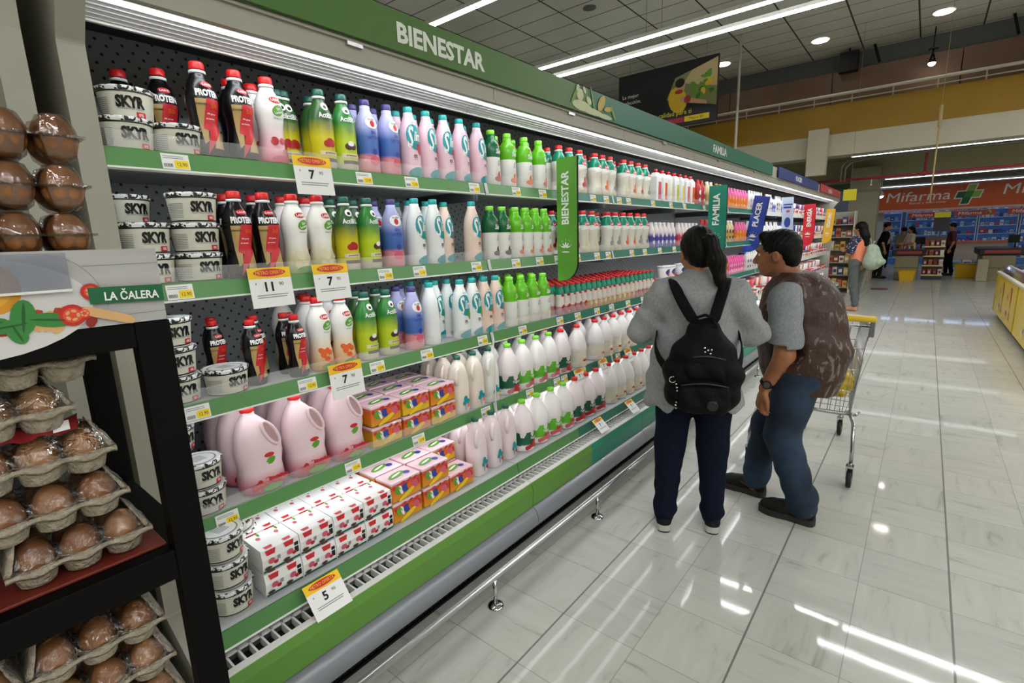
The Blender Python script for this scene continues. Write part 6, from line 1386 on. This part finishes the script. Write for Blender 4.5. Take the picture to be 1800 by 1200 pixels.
m=MB(); mesh_panel(m,FT[0],FT[1],FB[0],FB[1],8,4); tb('front_panel',m,[wire])
m=MB(); mesh_panel(m,RB[0],RB[1],FB[0],FB[1],9,10); tb('basket_floor',m,[wire])
m=MB(); m.tube([RT[0],FT[0],FT[1],RT[1]],.007,8); m.tube([RB[0],V3(RB[0],RT[0],.5),RT[0]],.0055,8); m.tube([RB[1],V3(RB[1],RT[1],.5),RT[1]],.0055,8); m.cyl(RT[0],RT[1],.006,8); tb('rim',m,[wire])
m=MB(); m.cyl((-.83,3.56,1.035),(-.180,3.56,1.035),.019,14); tb('handle',m,[cyel])
for x in (-.815,-.195):
    m=MB(); m.box(x-.012,x+.012,3.55,3.60,.93,1.03); tb('handle_bracket',m,[mat('bracket_grey','6b6d6f',.5)],bevel=.003)
for x,xe in ((-.775,-.80),(-.235,-.225)):
    m=MB(); m.tube([(x+(.03 if x<-.5 else -.03),3.60,.44),(x,3.52,.40),(xe,3.475,.25),(xe,3.475,.155)],.011,8); m.cyl((x,3.60,.43),(xe,3.47,.43) if 0 else (x,3.9,.36),.008,6); tb('rear_leg',m,[wire])
m=MB(); m.tube([(-.765,3.60,.43),(-.70,4.0,.33),(-.62,4.42,.17),(-.38,4.42,.17),(-.30,4.0,.33),(-.245,3.60,.43)],.010,8); m.cyl((-.765,3.60,.43),(-.245,3.60,.43),.010,8); m.box(-.55,-.46,3.58,3.62,.41,.445); tb('chassis',m,[wire])
def caster(x,y,rz=0):
    c=MB(); 
    for s_ in (-.018,.018): c.add([(x+s_-.0015,y-.022,.14),(x+s_-.0015,y+.022,.14),(x+s_-.0015,y+.035,.055),(x+s_-.0015,y+.012,.050),(x+s_+.0015,y-.022,.14),(x+s_+.0015,y+.022,.14),(x+s_+.0015,y+.035,.055),(x+s_+.0015,y+.012,.050)],[(0,1,2,3),(7,6,5,4),(0,4,5,1),(1,5,6,2),(2,6,7,3),(3,7,4,0)])
    c.box(x-.020,x+.020,y-.024,y+.024,.138,.150); c.cyl((x,y,.15),(x,y,.165),.012,10); f=tb('caster_fork',c,[chrome])
    w_=MB(); v=[]; w_.tube([(x-.013,y+.02,.062),(x-.009,y+.02,.062),(x+.009,y+.02,.062),(x+.013,y+.02,.062)],[.056,.0615,.0615,.056],24); wh=tb('wheel',w_,[rub],f); 
    w_=MB(); w_.cyl((x-.0155,y+.02,.062),(x+.0155,y+.02,.062),.018,12); tb('hub',w_,[mat('hub_grey','9a9c9e',.4)],wh)
for x,y in ((-.227,3.475),(-.80,3.475),(-.38,4.40),(-.62,4.40)): caster(x,y)
# bags in the trolley
org('shopping_bag',[('c',(-.55,3.80,.58),(-.38,3.76,.58),.11,.11,.06),('c',(-.44,3.76,.62),(-.42,3.74,.80),.09,.035,.05),('c',(-.58,3.95,.60),(-.46,3.98,.60),.11,.11,.06),('c',(-.42,3.74,.80),(-.44,3.75,.84),.03,.012,.02)],noise_mat('bag_yellow','a88a10','c9ae22',14,.35,4,bump=.6,bscale=30),h=.008,disp=lambda x,y,z:.006*np.sin(x*70+z*40)+.004*np.sin(z*90+y*50),clip=lambda x,y,z:.478+.16*(y-3.60)-z+.015,label='crumpled yellow plastic shopping bag in the trolley',cat='shopping bag')
org('shopping_bag',[('c',(-.56,3.86,.80),(-.52,3.86,.86),.09,.07,.05),('c',(-.50,3.82,.86),(-.45,3.80,.93),.05,.04,.03)],noise_mat('bag_orange','c4501c','d9822e',14,.35,4,bump=.6,bscale=30),h=.008,disp=lambda x,y,z:.006*np.sin(x*60+z*50),label='orange and red plastic bag on top in the trolley',cat='shopping bag')
# ---- yellow chest freezers on the right
fy=noise_mat('freezer_yellow','ecca14','f2d420',3,.3,coat=.3); fgl=mat('freezer_glass','3a4046',.1,coat=.6); fgr=mat('freezer_grey','7d8084',.4)
def freezer(y0,y1,lab):
    t=thing('chest_freezer',lab,'freezer',(1.5,(y0+y1)/2,0)); O=(1.5,(y0+y1)/2)
    def fb(n,mb,ms,**k): mb.v=[(v[0]-O[0],v[1]-O[1],v[2]) for v in mb.v]; return mb.build(n,ms,t,**k)
    m=MB(); m.box(1.02,1.95,y0,y1,.09,.74); fb('body',m,[fy],bevel=.012)
    m=MB(); m.box(1.08,1.90,y0+.03,y1-.03,.0,.09); fb('plinth',m,[black])
    m=MB(); m.box(1.0,1.97,y0-.005,y1-.002,.74,.775); fb('rim',m,[mat('rim_pale','c9c3b2',.4)],bevel=.006)
    m=MB(); m.prism([(1.05,.775),(1.14,.86),(1.83,.86),(1.92,.775)],y0+.05,y1-.05,0); g=fb('glass_lid',m,[fgl])
    m=MB(); m.box(1.15,1.82,(y0+y1)/2-.02,(y0+y1)/2+.02,.861,.875); m.box(1.13,1.16,y0+.05,y1-.05,.853,.870); m.box(1.81,1.84,y0+.05,y1-.05,.853,.870); fb('lid_frame',m,[mat('lid_frame','b0b3b5',.35)])
    m=MB(); yc=y0+.6
    def q(pts,mi,k=1): m.add([(1.0195-.0008*k,p[0],p[1]) for p in pts],[tuple(range(len(pts)))],mi)
    while yc<y1-.4:
        for sgn in (0,):
            q([(yc-.12,.20),(yc+.02,.20),(yc-.02,.34),(yc+.04,.50),(yc+.10,.66),(yc-.06,.66),(yc-.10,.5),(yc-.04,.36)],0)
            q(ell_pts(yc+.33,.50,.085,.10,18),2); q(ell_pts(yc+.33,.50,.065,.08,18),3,2); q(ell_pts(yc+.33,.50,.05,.030,12,.5),1,3); q(ell_pts(yc+.30,.27,.06,.03,12,-.5),1,2); q(ell_pts(yc+.40,.22,.05,.05,12),2,2); q(ell_pts(yc+.18,.24,.04,.05,12),3,2)
        yc+=.95
    fb('artwork',m,[mat('art_red','b33a2a',.4),mat('art_violet','6d5a8a',.4),mat('art_cream','e6dba0',.4),mat('art_gold','d99a1c',.4)])
    m=MB(); 
    for yy in (y0,y1): m.box(1.012,1.03,yy-.012 if yy==y1 else yy,yy if yy==y1 else yy+.012,.1,.74)
    fb('corner_trim',m,[mat('trim_gold','b8950e',.4)])
freezer(9.45,12.05,'yellow chest freezer with colourful artwork, farther of the two at right')
freezer(6.70,9.44,'yellow chest freezer with colourful artwork, nearer one at the right edge')
# ---- red notice square on the floor
m=MB(); m.box(-1.02,-.66,16.1,16.6,.0005,.004,0); o=m.build('floor_mat',[mat('mat_red','7a3026',.6)],None,label='small dark red mat on the floor behind the woman in peach',cat='floor mat')
# ---- checkouts
cbr=mat('counter_beige','8f8766',.6); cbr2=mat('rack_shelf_beige','6b6448',.6); cblk=mat('counter_black','141314',.5)  # second, darker beige colours the snack rack shelves
def counter(x0,x1,y0,lab,zt=.80):
    t=thing('checkout_counter',lab,'checkout',(x0,y0,0)); O=(x0,y0)
    def fb(n,mb,ms,**k): mb.v=[(v[0]-O[0],v[1]-O[1],v[2]) for v in mb.v]; return mb.build(n,ms,t,**k)
    m=MB(); m.box(x0+.03,x1-.08,y0,y0+1.9,.0,zt-.08); fb('cabinet',m,[cbr],bevel=.01)
    m=MB(); m.box(x0+.03,x1-.08,y0-.006,y0-.001,.36,.37); m.box((x0+x1)/2,(x0+x1)/2+.01,y0-.006,y0-.001,0.02,.36); fb('cabinet_seams',m,[black])
    m=MB(); m.box(x0-.06,x1+.08,y0-.06,y0+2.0,zt-.08,zt+.10); fb('bumper',m,[cblk],bevel=.02)
    m=MB(); m.box(x0+.06,x1-.02,y0-.066,y0-.061,zt-.02,zt+.06); fb('bumper_print',m,[mat('bumper_red','9c2f2a',.5)])
    m=MB(); m.box(x0+.02,x1-.02,y0+.1,y0+1.9,zt+.10,zt+.115); fb('belt',m,[mat('belt_grey','333333',.5)])
    m=MB(); m.cyl((x1-.06,y0+.9,zt+.1),(x1-.06,y0+.9,zt+.3),.02,8); m.box(x1-.22,x1+.02,y0+.85,y0+.89,zt+.24,zt+.46); fb('screen',m,[black])
    return t
counter(-.72,-.05,19.5,'beige and black checkout counter nearest the dairy aisle')
counter(1.25,2.05,19.6,'beige and black checkout counter right of the snack rack')
m=MB(); m.box(1.18,1.42,19.35,19.58,0,.62); m.build('counter_end_post',[mat('post_pale','a8a284',.6)],None,bevel=.02,label='pale end post standing before the right checkout',cat='post')
random.seed(8)
gc=[mat('goods_%d'%i,c,.5) for i,c in enumerate(('8f2f24','b05a3a','c8b8a0','7a1f28','d6d0c8','5a6a3a','c9a040','3a4a7a'))]
for j in range(9):
    x=-.62+.06*j; z=.916; m=MB(); hh=.06+.12*random.random(); m.box(-.022,.022,-.03,.03,0,hh); m.box(-.016,.016,-.02,.02,hh,hh+.01)
    o=m.build('grocery_item',[gc[j%8]],None,(x,19.75+.1*(j%3),z),bevel=.004,label='small grocery item standing on the first checkout belt, '+nth(j,9),cat='grocery item',group='groceries on the first checkout')
def basket(x,y,lab,s=1.0):
    t=thing('shopping_basket',lab,'basket',(x,y,0)); m=MB(); w0,w1=.15*s,.19*s
    pts=[]; 
    for z,w_,d in ((0.002,w0,.11*s),(.30*s,w1,.15*s)): pts+=[(-w_,-d,z),(w_,-d,z),(w_,d,z),(-w_,d,z)]
    m.add(pts,[(0,1,5,4),(1,2,6,5),(2,3,7,6),(3,0,4,7),(0,3,2,1)]); m.build('body',[mat('basket_yellow','d0a312',.45)],t)
    m=MB(); m.tube([(-w1,-.15*s,.30*s),(w1,-.15*s,.30*s),(w1,.15*s,.30*s),(-w1,.15*s,.30*s)],.012*s,6,closed=True); m.build('rim',[mat('basket_rim','c29a12',.45)],t)
basket(-.36,19.1,'yellow shopping basket on the floor before the first checkout',1.05); basket(1.0,20.6,'yellow shopping basket stack beside the right checkout',1.4)
# snack rack
def rack(x0,x1,y0,z,lab,levels=4):
    t=thing('snack_rack',lab,'display rack',(x0,y0,0)); O=(x0,y0)
    def fb(n,mb,ms,par=None,**k): mb.v=[(v[0]-O[0],v[1]-O[1],v[2]) for v in mb.v]; return mb.build(n,ms,par or t,**k)
    m=MB(); m.box(x0,x1,y0,y0+.45,0,.10); fb('base',m,[mat('rack_base','3a3a3a',.6)])
    m=MB(); m.box(x0,x1,y0+.20,y0+.22,.1,z); fb('back',m,[mat('rack_back','5d4a40',.6)])
    st=(z-.14)/levels
    for i in range(levels):
        zz=.12+st*i; m=MB(); m.box(x0,x1,y0+.02,y0+.22,zz,zz+.012); sh=fb('shelf',m,[cbr2]); m=MB(); m.box(x0,x1,y0+.004,y0+.016,zz-.012,zz+.030); fb('shelf_edge',m,[mat('edge_cream','d6cf8e',.5)],sh)
        for j in range(4):
            w_=(x1-x0)/4; m=MB(); hb=st*.62; xc=x0+w_*(j+.5); m.prism([(-w_*.40,0),(w_*.40,0),(w_*.34,hb*.5),(w_*.40,hb),(-w_*.40,hb),(-w_*.34,hb*.5)],-.04,.04); m.add([(p[0],-.041,p[1]) for p in ell_pts(0,hb*.5,w_*.22,hb*.25,12)],[tuple(range(12))],1)
            m.build('snack_bag',[gc[(0,1,3,4)[j]],gc[(2,4,1,0)[(i+j)%4]]],None,(xc,y0+.10,zz+.013),bevel=.006,label='bag of snacks in the %s, %s shelf, %s'%(lab.split(',')[0],('bottom','second','third','top')[i],nth(j,4)),cat='snack bag',group='snack bags')
rack(-.03,.46,19.8,1.27,'snack rack left, dark with cream shelf edges'); 
rack(1.95,2.55,16.9,1.25,'snack rack right, by the freezers'); 
# ---- cold tower and shelf past the refrigerator end
t=thing('end_gondola','tall shelf of mixed goods past the refrigerator end','shelf',(-1.75,15.5,0))
m=MB(); m.box(-.55,.35,.0,.03,0,2.0); m.box(.32,.35,-.4,0,0,2.0); m.box(-.55,-.52,-.4,0,0,2.0); m.build('frame',[rl],t)
for i in range(6):
    m=MB(); m.box(-.52,.32,-.4,-.001,.12+.31*i,.14+.31*i); m.build('shelf',[cream],t)
for i in range(6):
    for j in range(7):
        m=MB(); hh=.12+.1*random.random(); m.box(-.05,.05,-.05,.05,0,hh); m.box(-.035,.035,-.052,-.05,hh*.3,hh*.7,1); m.build('grocery_box',[gc[random.randrange(8)],gc[random.randrange(8)]],None,(-1.75-.46+.118*j,15.22,.141+.31*i),bevel=.004,label='small mixed grocery box on the far end shelf, %s tier, %s'%(('bottom','second','third','fourth','fifth','top')[i],nth(j,7)),cat='grocery box',group='boxes on the far end shelf')
m=MB(); m.box(-1.62,-1.36,14.40,14.42,2.22,2.47); o=m.build('hanging_card',[mat('card_yellow','d9cf1c',.5)],None,label='bright yellow card hanging beside the refrigerator end',cat='sign')
m=MB(); m.cyl((-1.49,14.41,2.475),(-1.49,14.41,5.99),.003,5); m.build('card_string',[pg],o)
# ---- pharmacy
ph=mat('pharmacy_orange','c4521a',.45); wlm=mat('pharmacy_letters','e4e2dc',.5)
t=thing('pharmacy_sign','wide orange pharmacy sign with white Mifarma lettering and green crosses','sign',(.3,24.0,2.6)); O=(.3,24.0,2.6)
m=MB(); m.prism([(-1.93-O[0],2.225-O[2]),(5.5-O[0],2.14-O[2]),(5.5-O[0],3.03-O[2]),(-1.78-O[0],2.975-O[2])],-.05,.05); m.build('sign_board',[ph],t)
m=MB(); m.box(-1.93-O[0],5.5-O[0],-.06,-.03,2.125-O[2],2.20-O[2]); m.build('lower_trim',[mat('trim_pink','c9a59a',.5)],t)
def pharm_word(par,cx,cz,w_,h_,y,name='lettering'):
    v,f,sz=text2d('Mifarma',.12,.0); m=MB(); m.add([(cx+p[0]*w_/sz[0],y,cz+p[1]*h_) for p in v],f); return m.build(name,[wlm],par)
def cross(par,cx,cz,s_,y):
    m=MB(); sh_=.30
    def pl(pts,mi,k): m.add([(cx+(p[0]+p[1]*sh_)*s_,y-.003*k,cz+p[1]*s_) for p in pts],[tuple(range(len(pts)))],mi)
    def plus(a,b): return [(-a,-b),(-a,-a) if 0 else (-a,-b)]
    for k,(L_,w_,mi) in enumerate(((.56,.22,0),(.50,.165,1))):
        pl([(-w_,-L_),(w_,-L_),(w_,L_),(-w_,L_)],mi,k*2); pl([(-L_,-w_),(L_,-w_),(L_,w_),(-L_,w_)],mi,k*2+.5)
    w_=.165; pl([(-w_,-.5),(w_,-.5),(w_,-w_),(-w_,-w_)],3,4); pl([(-.5,-w_),(-w_,-w_),(-w_,w_),(-.5,w_)],3,4.2); pl([(-w_,-w_),(w_,-w_),(w_,w_),(-w_,w_)],2,4.4)
    m.build('cross_logo',[wlm,mat('cross_lime','8fae2a',.5),mat('cross_green','2f7a34',.5),mat('cross_dark','14522c',.5)],par)
pharm_word(t,-.40-O[0],2.66-O[2],1.82,.33,-.056); cross(t,.98-O[0],2.62-O[2],.62,-.060)
m=MB(); flat_text(m,'Salud y Bienestar',(-.10-O[0],-.056,2.41-O[2]),(1,0,0),(0,0,1),.06,0,width=1.05); m.build('small_lettering',[wlm],t)
pharm_word(t,2.75-O[0],2.72-O[2],1.82,.33,-.056)
for x0,x1,lab in ((-.58,.42,'left of three'),(.66,1.70,'middle one of three'),(2.0,3.0,'right of three')):
    s_=thing('pharmacy_banner','small orange pharmacy banner inside the shop front, '+lab,'banner',((x0+x1)/2,23.55,1.98),0,'small orange pharmacy banners'); m=MB(); w_=(x1-x0)/2
    m.box(-w_,w_,0,.03,-.09,.09); m.build('board',[mat('banner_red','a83a22',.5)],s_); pharm_word(s_,-.12,0,w_*1.15,.10,-.003); cross(s_,w_*.68,0,.11,-.006)
    for xx in (-w_*.8,w_*.8):
        m=MB(); m.cyl((xx,.015,.09),(xx,.015,1.62),.003,5); m.build('hanger_wire',[pg],s_)
m=MB(); m.box(.12,.50,20.55,20.60,1.83,1.99,0); m.box(.12,.50,20.552,20.60,1.42,1.83,1); o=m.build('checkout_sign',[mat('check_yellow','d9cf1c',.5),mat('check_dark','2a2c2e',.5)],None,label='yellow topped dark lane sign above the snack rack',cat='sign')
m=MB(); m.cyl((.31,20.575,0),(.31,20.575,1.42),.015,8); m.build('post',[pg],o)
# shelving inside
pb1=mat('pharm_blue_glow','4a78c4',.5,emit=.12,ecol='4a78c0'); pcw=mat('pharm_white','d6e2f0',.5)  # back panel blue has a faint glow put into it, no lamp
sc=[mat('ph_goods_%d'%i,c,.5) for i,c in enumerate(('2f5fb0','dfe8f4','7aa8e0','4a8a9a','b8d0ec','1f3f80','c84a4a','e8e0d0'))]
for k,(x0,x1,y) in enumerate(((-1.9,-.95,28.2),(-.75,.35,28.2),(.45,1.5,28.2),(1.6,2.7,28.2),(2.8,4.0,28.2))):
    t=thing('pharmacy_shelf','tall blue lit pharmacy shelf, '+nth(k,5),'shelf',(x0,y,0),0,'tall pharmacy shelves'); W_=x1-x0
    m=MB(); m.box(0,W_,.30,.33,0,2.5); m.build('back_panel',[pb1],t); m=MB(); m.box(-.03,0,0,.33,0,2.5); m.box(W_,W_+.03,0,.33,0,2.5); m.build('frame',[pcw],t)
    for i in range(7):
        m=MB(); m.box(0,W_,0,.30,.25+.32*i,.27+.32*i); m.build('shelf',[pcw],t)
    m=MB(); m.box(0,W_,.02,.06,2.44,2.47); m.build('shelf_lamp',[mat('shelf_lamp_blue','ffffff',.4,emit=9,ecol='c8dcff')],t)
    for i in range(7):
        x=.05; j=0
        while x<W_-.1:
            w_=.07+.06*random.random(); hh=.10+.12*random.random(); m=MB(); m.box(0,w_,0,.10,0,hh); m.box(w_*.2,w_*.8,-.002,0,hh*.3,hh*.6,1)
            m.build('medicine_box',[sc[random.randrange(8)],sc[random.randrange(8)]],None,(x0+x,y+.05,.271+.32*i),label='small medicine box on the %s tall shelf, tier %s from the floor, %s in line'%(ORD[k] if k else 'leftmost',('one','two','three','four','five','six','seven')[i],ORD[j]),cat='medicine box',group='medicine boxes in the pharmacy'); x+=w_+.03; j+=1
m=MB(); m.box(.5,2.3,25.6,26.1,0,.92,0); m.box(.45,2.35,25.5,26.15,.92,1.0,1); t=m.build('pharmacy_counter',[mat('ph_counter','b9aa9a',.5),mat('ph_counter_top','d0764a',.4)],None,label='pharmacy counter with an orange top',cat='counter')
for k in range(6):
    m=MB(); m.box(-.12,.12,-.1,.1,0,.3); m.box(-.10,.10,-.102,-.1,.05,.25,1); m.build('display_box',[sc[(k*3+1)%8],sc[(k*5+6)%8]],None,(.65+.3*k,25.38,.0),label='small display box stacked low before the pharmacy counter, '+nth(k,6),cat='display box',group='boxes before the pharmacy counter')
m=MB(); m.box(-2.4,-1.35,24.3,24.4,0,2.2); m.build('wall_partition',[mat('partition','b5b8ba',.6)],kind='structure')
for k,(x,y) in enumerate(((-1.5,26),(0.2,26),(2.0,26),(3.8,26))): light_line('ceiling_panel','flat lamp over the pharmacy, '+nth(k,4),(x-.6,y,3.4),(x+.6,y,3.4),zc=3.6,w=.15,mt=dim)
for k,(x,y) in enumerate(((-.5,20.8),(2.5,20.8))): light_line('ceiling_panel','flat lamp over the checkouts, '+('left' if k==0 else 'right'),(x-1.2,y,3.4),(x+1.2,y,3.4),zc=3.6,w=.08,mt=dim)
